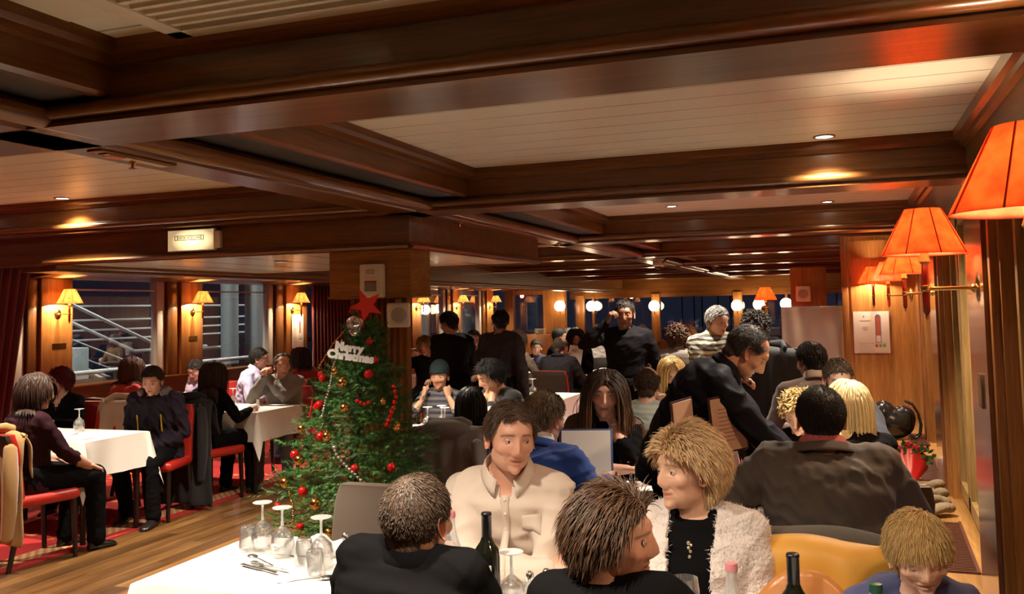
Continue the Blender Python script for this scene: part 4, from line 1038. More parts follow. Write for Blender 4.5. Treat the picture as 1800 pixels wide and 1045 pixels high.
# foil-covered board and far chairs
def foil():
    n = 40; m_ = M(); V = []
    for j in range(n):
        for i in range(n):
            u, v = i / (n - 1), j / (n - 1)
            V.append((-.60 + .60 * u, 9.80 + .012 * math.sin(9 * u + 5 * v) * math.sin(7 * v + 3 * u) + .008 * math.sin(23 * u * v + 4 * u) + .006 * math.sin(31 * v - 9 * u), 1.60 * v + .01))
    m_.add(V, [(j * n + i, j * n + i + 1, (j + 1) * n + i + 1, (j + 1) * n + i) for j in range(n - 1) for i in range(n - 1)])
    return m_
t = thing('foil_board', 'tall board wrapped in crinkled silver-grey foil before the end windows', 'board', (0, 0, 0))
obj('board', M().box((-.59, 9.83, 0), (-.01, 9.87, 1.6)), WX, t); o = obj('foil', foil(), mat('silver_foil', (.62, .64, .62), rough=.4, metal=.1, bump=.7, scale=9), t, smooth=90); q = o.modifiers.new('t', 'SOLIDIFY'); q.thickness = .003
# plates of food on the far serving counter
obj('counter', M().box((-8.3, 22.5, 0), (-6.9, 22.95, .95), .01), CZ, label='wooden serving counter under the far port window', cat='counter')
for i, (x, h) in enumerate(((-8.1, 3), (-7.5, 5))):
    for j in range(h): obj('plate', M().lathe([(.06, 0), (.15, .018), (.15, .022), (.001, .012)], c=(x, 22.7, .95 + j * .03), n=20), _mats['china'], label='white plate in the %s stack on the far serving counter, %s' % (('lower', 'taller')[i], ('bottom one', 'second up', 'third up', 'fourth up', 'top one')[j if not (i == 0 and j == 2) else 4]), cat='plate', group='plates on the serving counter')

# ---------------------------------------------------------------- chairs nobody sits on, in view
chair(-1.93, 3.36, 180, 'taupe', 'empty across the front table, before the tree')
chair(-.13, 2.62, 180, 'brown', 'under the yellow jacket')
chair(-3.62, 11.55, 0, 'brown', 'empty, its dark back to the aisle by the far table')
chair(-3.45, 13.4, 20, 'brown', 'beside the white-jacketed man')
chair(-2.3, 12.0, 10, 'red', 'first of the red pair beyond the standing dark-clad man')
chair(-1.9, 13.6, 0, 'red', 'second of the red pair beyond the standing dark-clad man')
chair(-6.0, 6.12, 180, 'red', 'with a beige coat over it beside the young man')
coat(-6.0, 6.12, 180, mat('beige_wool', (.55, .42, .28), rough=.9, sheen=.3), 'beige coat over the chair between the young man and the window', zt=.92, hw=.24, front=.3, back=.5, seed=9)
# ================================================================== Christmas tree
TX, TY = -2.68, 4.6
def mk_tree():
    r = np.random.default_rng(11)
    t = thing('christmas_tree', 'decorated green Christmas tree standing before the post in the aisle', 'tree', (TX, TY, 0))
    obj('trunk', M().tube([(0, 0, .12), (.02, 0, .8), (.11, 0, 1.6)], [.035, .025, .008], 10), mat('bark', (.08, .045, .02), rough=.9), t)
    obj('stand', M().lathe([(.20, 0), (.20, .03), (.07, .05), (.06, .14), (.04, .14)], n=20), mat('stand_green', (.02, .06, .02), rough=.6), t)
    V = []; F = []; Tn = []; n = 0
    segs = []
    def rad(z): return float(np.interp(z, [.18, .32, .5, .75, 1.0, 1.2, 1.42, 1.55, 1.68], [.36, .46, .46, .40, .33, .265, .165, .10, .03]))
    for i in range(250):
        z0 = .14 + 1.44 * (i / 250) ** .92; a = i * 2.39996 + r.normal() * .15; R_ = rad(z0 + .04) * r.uniform(.72, 1.24)
        ax = .11 * z0 / 1.6
        droop = r.uniform(-.10, .05) * (1.3 - z0 * .4)
        p0 = np.array((ax, 0, z0)); out = np.array((math.cos(a), math.sin(a), 0))
        pts = [p0 + out * R_ * f + np.array((0, 0, .12 * R_ * 2 * f - (.34 * R_ - droop) * f * f + .05 * f ** 4)) for f in np.linspace(0.05, 1, 7)]
        segs.append((pts, a, R_))
        side = np.array((-math.sin(a), math.cos(a), 0))
        for k_ in range(2, 7):
            for s_ in (-1, 1):
                q = pts[k_] - (pts[k_] - pts[k_ - 1]) * r.uniform(0, 1); L_ = R_ * .42 * (1.15 - k_ / 8) + .03
                e = q + (out * .75 + side * s_ * r.uniform(.6, 1.0)) * L_ + np.array((0, 0, r.uniform(-.01, .05)))
                segs.append(([q + (e - q) * f for f in np.linspace(0, 1, 4)], a, R_))
    for pts, a, R_ in segs:
        P = np.array(pts); L_ = np.linalg.norm(P[-1] - P[0]); m_ = max(10, int(L_ / .0036))
        base = r.uniform(.45, 1.25)
        for j in range(m_):
            f = r.uniform(.12, 1.0); x = f * (len(P) - 1); k_ = min(int(x), len(P) - 2); c = P[k_] + (P[k_ + 1] - P[k_]) * (x - k_)
            d = P[k_ + 1] - P[k_]; d = d / (np.linalg.norm(d) + 1e-9)
            rv = r.normal(size=3); rv -= d * (rv @ d); rv /= np.linalg.norm(rv) + 1e-9
            g = d * .75 + rv * .8; g /= np.linalg.norm(g); ln = r.uniform(.016, .030)
            w_ = np.cross(g, rv + d * .3); w_ = w_ / (np.linalg.norm(w_) + 1e-9) * .0017
            V += [c - w_, c + w_, c + g * ln]; F.append((n, n + 1, n + 2)); n += 3
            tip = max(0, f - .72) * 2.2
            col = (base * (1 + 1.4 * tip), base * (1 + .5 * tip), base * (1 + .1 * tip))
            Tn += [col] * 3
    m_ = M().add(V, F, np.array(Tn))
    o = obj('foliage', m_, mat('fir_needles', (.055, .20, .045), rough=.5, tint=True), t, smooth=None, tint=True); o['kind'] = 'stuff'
    return t, rad
tree_, trad = mk_tree()
GOLD = mat('gold_bauble', (.80, .52, .16), rough=.16, metal=1); REDB = mat('red_bauble', (.62, .012, .012), rough=.12, metal=.35, spec=.8); SILB = mat('silver_bead', (.82, .82, .84), rough=.15, metal=.9)
def onT(px, py, out=1.0):
    """a point on the crown's front, from offsets seen from the room: px across, py up"""
    z = py; R_ = trad(z) * out; x = px
    d = np.array((.30, -.954)); s_ = np.array((.954, .30))          # towards the diners / across
    dep = math.sqrt(max(.0, R_ * R_ - x * x)) if abs(x) < R_ else .0
    q = s_ * x + d * (dep + .0)
    return (TX + .11 * z / 1.6 + q[0], TY + q[1], z)
def mk_bauble(mt):
    def f():
        t = thing('bauble', None, 'bauble')
        obj('ball', M().ball((0, 0, 0), .026, 20, 14), mt, t, smooth=90)
        obj('cap', M().lathe([(.008, .023), (.008, .031), (.001, .032)], n=10).tube([(0, 0, .031), (0, 0, .05)], .001, 5), GOLD, t)
        return t
    return f
BG, BR_ = First(mk_bauble(GOLD)), First(mk_bauble(REDB))
def vertical(z): return 'near the tip' if z > 1.3 else 'in the upper half' if z > 1.0 else 'at mid height' if z > .75 else 'in the lower half' if z > .5 else 'near the bottom'
def pxz(x, y):   # room offsets of a point on the crown, measured against the tree's own axis
    z = 1.68 - (y - 542) / 313.; return ((x - (612 + (1.0 - 0) * 36 * z / 1.6)) / 305., z)
_seen = {}
for x, y, k_, s_ in ((580, 708, 'r', 1), (567, 660, 'r', .8), (605, 652, 'g', .9), (621, 670, 'g', 1.15), (664, 657, 'r', 1.05), (672, 634, 'r', .8), (578, 665, 'r', .9), (577, 711, 'r', 1), (628, 711, 'g', 1), (543, 751, 'g', .9), (600, 757, 'g', 1.1), (588, 758, 'r', .9), (688, 704, 'g', .7), (709, 747, 'g', .95), (648, 808, 'r', .9), (704, 811, 'r', .95), (534, 793, 'r', 1), (548, 799, 'g', 1.1), (561, 846, 'r', 1), (586, 863, 'g', 1.25), (518, 840, 'g', 1.1), (610, 905, 'g', .8), (660, 905, 'r', .9), (560, 900, 'r', .8), (647, 575, 'r', .7), (661, 602, 'r', .8), (700, 860, 'g', 1), (505, 880, 'r', .8)):
    dx, z = pxz(x, y); p = onT(dx, z, 1.02)
    side = 'port' if dx < -.1 else 'starboard' if dx > .1 else 'middle'
    col = 'red' if k_ == 'r' else 'gold'
    key = (col, vertical(z), side); _seen[key] = _seen.get(key, 0) + 1
    sz = {.7: 'tiny', .8: 'small', .9: 'smallish', .95: 'medium', 1: 'medium', 1.05: 'medium', 1.1: 'large', 1.15: 'large', 1.25: 'largest'}[s_]
    near = {'port': 'on the tree, window side', 'starboard': 'on the tree, post side', 'middle': 'on the tree, middle'}[side]
    lab = '%s glossy %s bauble %s %s' % (sz, col, vertical(z), near) + ('' if _seen[key] == 1 else ', %s of those' % ('', '', 'second', 'third', 'fourth')[_seen[key]])
    (BR_ if k_ == 'r' else BG).put(p, RG.uniform(0, 6), lab, '%s baubles on the tree' % col, s_)
def beads(pts, r_, mt, lab, n_per=.95, name='bead_garland'):
    P = [np.array(onT(*pxz(x, y), out=o)) for x, y, o in pts]; m_ = M(); P2 = []
    for a, b in zip(P[:-1], P[1:]):
        k_ = max(1, int(np.linalg.norm(b - a) / (2 * r_ * n_per)))
        for i in range(k_): P2.append(a + (b - a) * i / k_)
    for p in P2: m_.ball(p, r_, 10, 7)
    return obj(name, m_, mt, smooth=90, label=lab, cat='garland')
beads([(608, 600, 1.02), (600, 640, 1.03), (597, 680, 1.03), (592, 700, 1.03), (587, 730, 1.02)], .0075, SILB, 'hanging string of silver beads down the upper middle of the tree')
beads([(611, 768, 1.04), (618, 785, 1.04), (632, 800, 1.05), (650, 817, 1.05), (668, 835, 1.04), (682, 848, 1.03)], .010, SILB, 'diagonal string of large silver beads low on the tree')
beads([(533, 850, 1.04), (545, 870, 1.05), (548, 895, 1.05), (560, 905, 1.05), (580, 917, 1.04), (600, 920, 1.03)], .0065, GOLD, 'gold bead string looping at the bottom of the tree')
beads([(620, 572, 1.05), (606, 588, 1.05), (590, 605, 1.05), (575, 628, 1.05), (562, 650, 1.05)], .006, mat('copper_garland', (.7, .3, .08), rough=.25, metal=.9), 'copper twisted garland along the upper window side of the tree')
beads([(703, 680, 1.06), (707, 697, 1.06), (704, 715, 1.06), (698, 735, 1.05), (694, 748, 1.05)], .013, REDB, 'cluster string of red beads on the post side of the tree')
beads([(648, 700, 1.03), (660, 706, 1.03), (672, 700, 1.03)], .011, REDB, 'short string of red berries at the middle of the tree')
beads([(563, 700, 1.05), (563, 716, 1.05), (562, 732, 1.05)], .006, REDB, 'thin hanging red bead drop on the window side of the tree')
beads([(622, 548, 1.1), (636, 546, 1.1), (650, 560, 1.2)], .013, REDB, 'red berry cluster right under the star')
beads([(650, 830, 1.05), (640, 845, 1.05), (634, 860, 1.04)], .0055, GOLD, 'short gold bead loop behind the taupe chair')
# star
p = onT(.06, 1.66, 1.0); sx_, sz_ = [], []
m_ = M(); pts = []
for i in range(10):
    a = PI / 2 + i * PI / 5 + .42; r_ = .098 if i % 2 == 0 else .04; pts.append((r_ * math.cos(a), r_ * math.sin(a)))
m_.loft([[(x, -.006, z) for x, z in pts], [(x, .006, z) for x, z in pts]])
m_.xf(Matrix.Rotation(math.radians(19), 4, 'Z')); o = obj('star', m_, mat('red_felt', (.78, .035, .02), rough=.7), label='flat red five-pointed star at the tip of the tree', cat='star'); o.location = (TX + .205, TY - .16, 1.69)
obj('star_stalk', M().tube([(TX + .11, TY, 1.60), (TX + .14, TY - .08, 1.655), (TX + .19, TY - .15, 1.66)], .003, 6), GRN, parent=None, label='green wire holding the star to the tree tip', cat='wire')
# silver face ornament
p = onT(*pxz(635, 573), out=1.35); b_ = M().ball((0, 0, .015), (.048, .014, .038), 16, 12).ball((0, 0, -.03), (.028, .012, .035), 14, 10)
for i in range(60): b_.ball((RG.uniform(-.035, .035), -.012, RG.uniform(-.04, .04)), .004, 6, 4)
o = obj('silver_ornament', b_, SILB, smooth=90, label='crinkled silver ornament just below the star', cat='ornament'); o.location = p; o.rotation_euler = (0, 0, .35)
# greeting
t = thing('greeting_sign', 'glittering white two-line Merry Christmas sign across the upper tree', 'sign', onT(*pxz(636, 618), out=1.55), .35)
t.rotation_euler = (0, math.radians(9), .35)
GLT = mat('white_glitter', (.97, .97, .97), rough=.3, bump=.5, scale=300)
a_ = text('Merry', .062, GLT, t, (-.01, 0, .004), bold=.004, ext=.004); b_ = text('Christmas', .062, GLT, t, (.005, 0, -.042), bold=.004, ext=.004)
# ================================================================== people
SKIN = mat('skin', (1, 1, 1), rough=.48, tint=True, sss=.0, bump=.06, scale=180)
HAIRM = mat('hair', (1, 1, 1), rough=.5, tint=True, spec=.35)
def nrm(v):
    v = np.asarray(v, float); return v / (np.linalg.norm(v) + 1e-12)
def sstep(a, b, x):
    t = np.clip((x - a) / (b - a), 0, 1); return t * t * (3 - 2 * t)
ELL = [((0, -.018, .033), (.076, .094, .084)), ((0, .018, -.004), (.0665, .072, .076)), ((0, .016, -.055), (.053, .060, .056)), ((0, .060, -.092), (.021, .021, .021)),
       ((.040, .004, -.056), (.018, .032, .032)), ((-.040, .004, -.056), (.018, .032, .032)), ((.040, .050, -.024), (.023, .024, .022)), ((-.040, .050, -.024), (.023, .024, .022)), ((0, .046, .030), (.055, .043, .032)), ((0, -.062, -.045), (.048, .034, .06))]
def head_surface(D, hw=1.0, jaw=1.0):
    """outer surface of the head along unit directions D (N,3) from the eye-level centre"""
    best = np.full(len(D), .02)
    for i, (c, r) in enumerate(ELL):
        c = np.array(c) * 1.0; r = np.array(r) * 1.0
        if i in (2, 4, 5): r = r * np.array((jaw, 1, 1)); c = c * np.array((jaw, 1, 1))
        A = ((D / r) ** 2).sum(1); B = -2 * (D * c / r ** 2).sum(1); Cc = ((c / r) ** 2).sum() - 1
        dis = B * B - 4 * A * Cc; ok = dis > 0
        t = np.where(ok, (-B + np.sqrt(np.maximum(dis, 0))) / (2 * A), 0)
        best = np.maximum(best, t)
    P = D * best[:, None]; P[:, 0] *= hw
    return P
def head_mesh(skin, lips=None, brow=(.05, .03, .02), iris=(.08, .05, .03), nose=1.0, jaw=1.0, hw=1.0, smile=0., stubble=0., age=0., closed=False, nu=96, nv=72, mouth_open=0., kid=False, eyelook=0.):
    a = np.linspace(-PI, PI, nu, endpoint=False); e = np.linspace(-PI / 2, PI / 2, nv)
    a = a - .45 * np.sin(a) * 1.0                       # denser towards the face (a = 0)
    a = a; A_, E_ = np.meshgrid(a, e[1:-1])
    D = np.stack([np.sin(A_) * np.cos(E_), np.cos(A_) * np.cos(E_), np.sin(E_)], -1).reshape(-1, 3)
    D = np.concatenate([D, [(0, 0, -1), (0, 0, 1)]])
    P = head_surface(D, hw, jaw)
    # relax hard unions
    n = len(P) - 2; G = P[:n].reshape(nv - 2, nu, 3)
    for _ in range(7):
        Q = G.copy(); Q[1:-1] = (G[1:-1] * 2 + G[:-2] + G[2:] + np.roll(G, 1, 1)[1:-1] + np.roll(G, -1, 1)[1:-1]) / 6; G = Q
    P[:n] = G.reshape(-1, 3)
    x, y, z = P[:, 0], P[:, 1], P[:, 2]; ax = np.abs(x)
    fr = sstep(.02, .06, y)
    g = lambda cx, sx, cz, sz: np.exp(-((ax - cx) / sx) ** 2 - ((z - cz) / sz) ** 2)
    hz = np.interp(z, [-.060, -.052, -.046, -.040, -.033, -.020, -.005, .010, .024], [0, 0, .005, .017, .0215, .016, .009, .004, 0]) * nose
    wz = np.interp(z, [-.06, -.045, -.035, -.01, .02], [.0155, .016, .0125, .008, .008])
    dy = hz * np.exp(-(x / wz) ** 2)
    dy += .005 * nose * g(.0125, .006, -.042, .007)
    dy -= .0095 * g(.032, .018, .001, .012)
    dy += .0035 * g(.030, .02, .024, .008)
    lz = -.066 + smile * .008 * (ax / .025) ** 2
    dl = z - lz
    lw = np.exp(-(ax / .024) ** 4)
    dy += .0050 * lw * np.exp(-((dl - .006) / .0055) ** 2) + .0055 * np.exp(-(ax / .020) ** 4) * np.exp(-((dl + .008) / .006) ** 2)
    dy -= (.0050 + .008 * mouth_open) * lw * np.exp(-(dl / (.003 + .004 * mouth_open)) ** 2)
    dy -= .0035 * g(0, .022, -.083, .006)
    dy += .003 * smile * g(.034, .014, -.032, .014) * 1.5
    # fold from the nose wing to the mouth corner
    dy -= (.0018 + .002 * age + .0015 * smile) * np.exp(-((ax - (.020 + (-.040 - z) * .55)) / .0035) ** 2) * sstep(-.072, -.06, z) * (1 - sstep(-.045, -.036, z))
    if age:
        dy += .0012 * age * np.sin(z * 520) * g(0, .05, .055, .02)
        dy -= .002 * age * g(.030, .014, -.017, .004)
    P[:, 1] += dy * fr
    if kid: P[:, 2] = np.where(z < 0, z * .86, z * 1.02); P[:, 0] *= 1.03
    skin = np.array(skin); T_ = np.tile(skin, (len(P), 1))
    def mixc(mask, col, k_=1.0):
        m = (np.clip(mask, 0, 1) * k_)[:, None]; T_[:] = T_ * (1 - m) + np.array(col) * m
    red = skin * np.array((1.0, .72, .70))
    mixc((g(.042, .02, -.03, .018) + np.exp(-(x / .015) ** 2 - ((z + .036) / .012) ** 2)) * fr, red, .45)
    lips = np.array(lips) if lips is not None else skin * np.array((.82, .52, .50))
    lipm = lw * (np.exp(-((dl - .0045) / .0055) ** 4) + np.exp(-((dl + .0065) / .0065) ** 4)) * fr
    mixc(lipm, lips, .8)
    mixc(lw * np.exp(-(dl / .0022) ** 2) * fr, skin * .25, .75)
    bm = np.exp(-((z - (.0235 - 3.0 * np.maximum(ax - .030, 0) ** 1.6)) / .0042) ** 2) * sstep(.010, .016, ax) * (1 - sstep(.050, .058, ax)) * fr
    mixc(bm, brow, .85)
    if stubble: mixc((1 - sstep(-.045, -.028, z)) * sstep(-.01, .03, y) * (1 - lipm), skin * np.array((.55, .55, .58)), stubble)
    F = []
    for j in range(nv - 3):
        for i in range(nu): k2 = (i + 1) % nu; F.append((j * nu + i, j * nu + k2, (j + 1) * nu + k2, (j + 1) * nu + i))
    F += [(n, (i + 1) % nu, i) for i in range(nu)] + [(n + 1, (nv - 3) * nu + i, (nv - 3) * nu + (i + 1) % nu) for i in range(nu)]
    # the grid winds inwards for this order: flip
    M_ = M().add(P, [tuple(f) for f in F], T_)
    ez = 0.001 * (.86 if kid else 1)
    for s in (-1, 1):
        c = np.array((s * .0315, .0668, ez)); r_ = .0118
        if not closed:
            m_ = 16; V = []; Tn = []
            V.append(c + (0, r_, 0)); Tn.append((.01, .01, .01))
            for k_, th in enumerate((.16, .17, .42, .45, .8, 1.2)):
                for q in range(m_):
                    b = 2 * PI * q / m_; lx = eyelook * .35
                    d = np.array((math.sin(th) * math.cos(b), math.cos(th), math.sin(th) * math.sin(b)))
                    d = np.array((d[0] * math.cos(lx) + d[1] * math.sin(lx), -d[0] * math.sin(lx) + d[1] * math.cos(lx), d[2]))
                    V.append(c + d * r_); Tn.append((.01, .01, .01) if th < .165 else tuple(iris) if th < .43 else (.62, .58, .54))
            Fe = [(0, 1 + q, 1 + (q + 1) % m_) for q in range(m_)] + [(1 + k_ * m_ + q, 1 + (k_ + 1) * m_ + q, 1 + (k_ + 1) * m_ + (q + 1) % m_, 1 + k_ * m_ + (q + 1) % m_) for k_ in range(5) for q in range(m_)]
            M_.add(V, Fe, Tn)
        # lids
        for lo, hi in (((.20 if not closed else -.25), 1.2), (-1.2, -.34 if not closed else -.25)):
            R_ = 15; n1 = 7; V = []; rr = r_ * 1.10; Tl = []
            for j in range(n1):
                el = lo + (hi - lo) * j / (n1 - 1)
                for i in range(R_):
                    az = -.86 + 1.72 * i / (R_ - 1)
                    droop = -.16 * (az / .86) ** 2 * (1 if lo > 0 else -1) * (1 if not closed else .2)
                    ee = np.clip(el * (1 - .25 * (az / .86) ** 2) + (droop if (j == 0 and lo > 0) or (j == n1 - 1 and lo < 0) else 0), -1.5, 1.5)
                    V.append(c + rr * np.array((math.cos(ee) * math.sin(az), math.cos(ee) * math.cos(az), math.sin(ee))))
                    edge = (j == 0 and lo > -.3) or (closed and j == n1 - 1)
                    Tl.append(skin * (.30 if edge else .88))
            M_.add(V, [(j * R_ + i, j * R_ + i + 1, (j + 1) * R_ + i + 1, (j + 1) * R_ + i) for j in range(n1 - 1) for i in range(R_ - 1)], Tl)
        # ear
        V = []; Tn = []; K = 18
        prof = [(.10, .000), (.45, .003), (.75, .006), (.92, .014), (1.0, .017), (1.04, .015), (.98, .009), (.6, .0)]
        for u, o_ in prof:
            for q in range(K):
                b = 2 * PI * q / K; rz = .031 * u * (1.0 if math.sin(b) > 0 else .95 + .1); ry = .018 * u * (1 + .12 * math.sin(b))
                V.append((s * (.069 * hw + o_ * (1.0 if math.cos(b) < .3 else .55)), -.010 + ry * math.cos(b) - .28 * rz * math.sin(b), -.006 + rz * math.sin(b)))
                Tn.append(skin * np.array((1.0, .80, .78)) * (.7 if u < .6 else 1))
        M_.add(V, [(j * K + q, j * K + (q + 1) % K, (j + 1) * K + (q + 1) % K, (j + 1) * K + q) for j in range(len(prof) - 1) for q in range(K)], Tn)
    return M_

def hairline(y, front):
    return np.interp(y, [-.11, -.07, -.03, -.005, .02, .045, .075, .11], [-.075, -.070, -.045, .012, .015, .040, .062 + front, .066 + front])
def hair_cap(style, color, rs, front=0., temples=0., vol=.010, nu=72, nv=60, hw=1.0, lf=1.0):
    """a shell of hair over the scalp; returns mesh and scalp roots for the locks"""
    a = np.linspace(-PI, PI, nu, endpoint=False); e = np.linspace(-PI / 2, PI / 2, nv)
    A_, E_ = np.meshgrid(a, e[1:]); D = np.stack([np.sin(A_) * np.cos(E_), np.cos(A_) * np.cos(E_), np.sin(E_)], -1).reshape(-1, 3)
    P = head_surface(D, hw)
    zl = hairline(P[:, 1], front) + temples * np.exp(-((np.abs(P[:, 0]) - .040) / .014) ** 2) * sstep(.02, .05, P[:, 1])
    if style == 'horseshoe': top = sstep(.045, .07, P[:, 2]) * sstep(-.075, -.05, P[:, 1])
    elif style == 'receding': top = sstep(.018 - .0, .036, P[:, 1] + .25 * np.abs(P[:, 0]) - .010 * (np.abs(P[:, 0]) < .02)) * sstep(.050, .060, P[:, 2])
    else: top = np.zeros(len(P))
    mk = sstep(-.004, .014, P[:, 2] - zl) * (1 - top) * (1 - (sstep(-.036, -.030, P[:, 1]) * (1 - sstep(.012, .020, P[:, 1])) * (1 - sstep(.014, .022, P[:, 2]))) * (1.0 if vol < .012 else 0))
    k_ = rs.uniform(0, 6, 4)
    nz = 1 + .22 * np.sin(P[:, 0] * 70 + k_[0]) * np.sin(P[:, 1] * 60 + k_[1]) + .15 * np.sin(P[:, 2] * 110 + k_[2])
    off = vol * mk * nz - .004 * (1 - mk)
    Q = P + D * off[:, None]
    F = []; rows = nv - 1
    for j in range(rows - 1):
        for i in range(nu):
            k2 = (i + 1) % nu; q = (j * nu + i, j * nu + k2, (j + 1) * nu + k2, (j + 1) * nu + i)
            if max(mk[list(q)]) > .02: F.append(q)
    used = sorted({v for f in F for v in f}); mp = {v: i for i, v in enumerate(used)}
    c = np.array(color); tn = np.clip(c * (1 + .12 * rs.normal(size=(len(used), 1))), 0, 1)
    m_ = M().add(Q[used], [tuple(mp[v] for v in f) for f in F], tn)
    roots = np.where(mk > .22)[0]
    return m_, P[roots] + D[roots] * vol * .5, D[roots]
def nrm2(a): return a / (np.linalg.norm(a, axis=1)[:, None] + 1e-9)
def locks(roots, dirs, n, length, color, rs, crown=(0, -.045, .11), part=0., grav=.25, nseg=6, w_=.0035, lift=.004, curl=0., spread=1., colls=(), up=(0, 0, 1), colvar=.25, vol=.010, wave=0., tips=None, back=0., side_=0, side_x=.012, face=True):
    """tapered locks combed away from the crown, falling with gravity, kept outside head and body"""
    i = rs.integers(0, len(roots), n); p = roots[i] + rs.normal(size=(n, 3)) * .003; nr = dirs[i]
    cr = np.array(crown); g = -np.array(up, float)
    t0 = p - cr; t0[:, 0] += part * .06; t0 = np.where((p[:, 1:2] < 9) & (p[:, 1:2] > -.03), np.stack([np.where(p[:, 0] > side_x, 1., -1.) * 1.0, -.25 + 0 * p[:, 0], -.2 + 0 * p[:, 0]], 1), t0) if side_ else t0; t0 = nrm2(t0) * (1 - back) + np.stack([np.sign(p[:, 0]) * .25, np.full(n, -.9), np.where(p[:, 2] < .05, -.6, -.05)], 1) * back; t0 -= nr * (t0 * nr).sum(1)[:, None]; t0 += rs.normal(size=(n, 3)) * .012 * spread; t0 /= np.linalg.norm(t0, axis=1)[:, None] + 1e-9
    L_ = length * rs.uniform(.7, 1.15, n); st = (L_ / nseg)[:, None]
    pts = [p.copy()]; d = t0; ph = rs.uniform(0, 6, (n, 1))
    ce = np.array((0, -.018, .030)); re_ = np.array((.078, .096, .086)) + vol * .8 + lift
    for s in range(nseg):
        d = d + g * grav * (1 + s * .25) + rs.normal(size=(n, 3)) * curl
        if wave: d = d + np.array((1, .4, 0)) * wave * np.sin(ph + s * 1.25)
        d /= np.linalg.norm(d, axis=1)[:, None] + 1e-9
        p = p + d * st
        q = (p - ce) / re_; rad = np.linalg.norm(q, axis=1)[:, None]; p = np.where(rad < 1, ce + q / np.maximum(rad, 1e-6) * re_, p)
        if face and length > .03:
            c = np.array((0, .085, -.045)); r = np.array((.066, .075, .105)); q = (p - c) / r; rad = np.linalg.norm(q, axis=1); inn = rad < 1
            if inn.any():
                x_ = p[:, 0]; need = r[0] * np.sqrt(np.maximum(0, 1 - q[:, 1] ** 2 - q[:, 2] ** 2)); p[:, 0] = np.where(inn, np.where(x_ >= 0, 1, -1) * need, x_)
        for c, r in colls:
            q = (p - np.array(c)) / np.array(r); rad = np.linalg.norm(q, axis=1)[:, None]; p = np.where(rad < 1, np.array(c) + q / np.maximum(rad, 1e-6) * np.array(r), p)
        pts.append(p.copy()); d = pts[-1] - pts[-2]; d /= np.linalg.norm(d, axis=1)[:, None] + 1e-9
    S = len(pts); V = []; c = np.array(color); shade_ = 1 + colvar * rs.normal(size=(n, 1))
    for s, q in enumerate(pts):
        t = pts[min(s + 1, S - 1)] - pts[max(s - 1, 0)]; t /= np.linalg.norm(t, axis=1)[:, None] + 1e-9
        o = q - ce; o /= np.linalg.norm(o, axis=1)[:, None] + 1e-9
        b = np.cross(t, o); b /= np.linalg.norm(b, axis=1)[:, None] + 1e-9; o = np.cross(b, t)
        f = s / (S - 1); ww = w_ * (1.0 if f < .7 else 1 - (f - .7) / .3 * .85); hh = ww * .55
        V.append(np.stack([q - b * ww, q + o * hh, q + b * ww, q - o * hh], 1))
    V = np.stack(V, 1)                                       # n, S, 4, 3
    tn = np.clip(c * shade_, .002, 1)[:, None, None, :] * np.ones((n, S, 4, 1))
    if tips is not None:
        f = np.linspace(0, 1, S)[None, :, None, None]; tn = tn * (1 - f ** 2) + np.array(tips) * shade_[:, None, None, :] * f ** 2
    V = V.reshape(-1, 3); tn = tn.reshape(-1, 3)
    base = (np.arange(n)[:, None, None] * S * 4 + np.arange(S - 1)[None, :, None] * 4)
    q = np.arange(4)[None, None, :]; q2 = (q + 1) % 4
    F = np.stack([base + q, base + q2, base + 4 + q2, base + 4 + q], -1).reshape(-1, 4)
    return M().add(V, F.tolist(), tn)

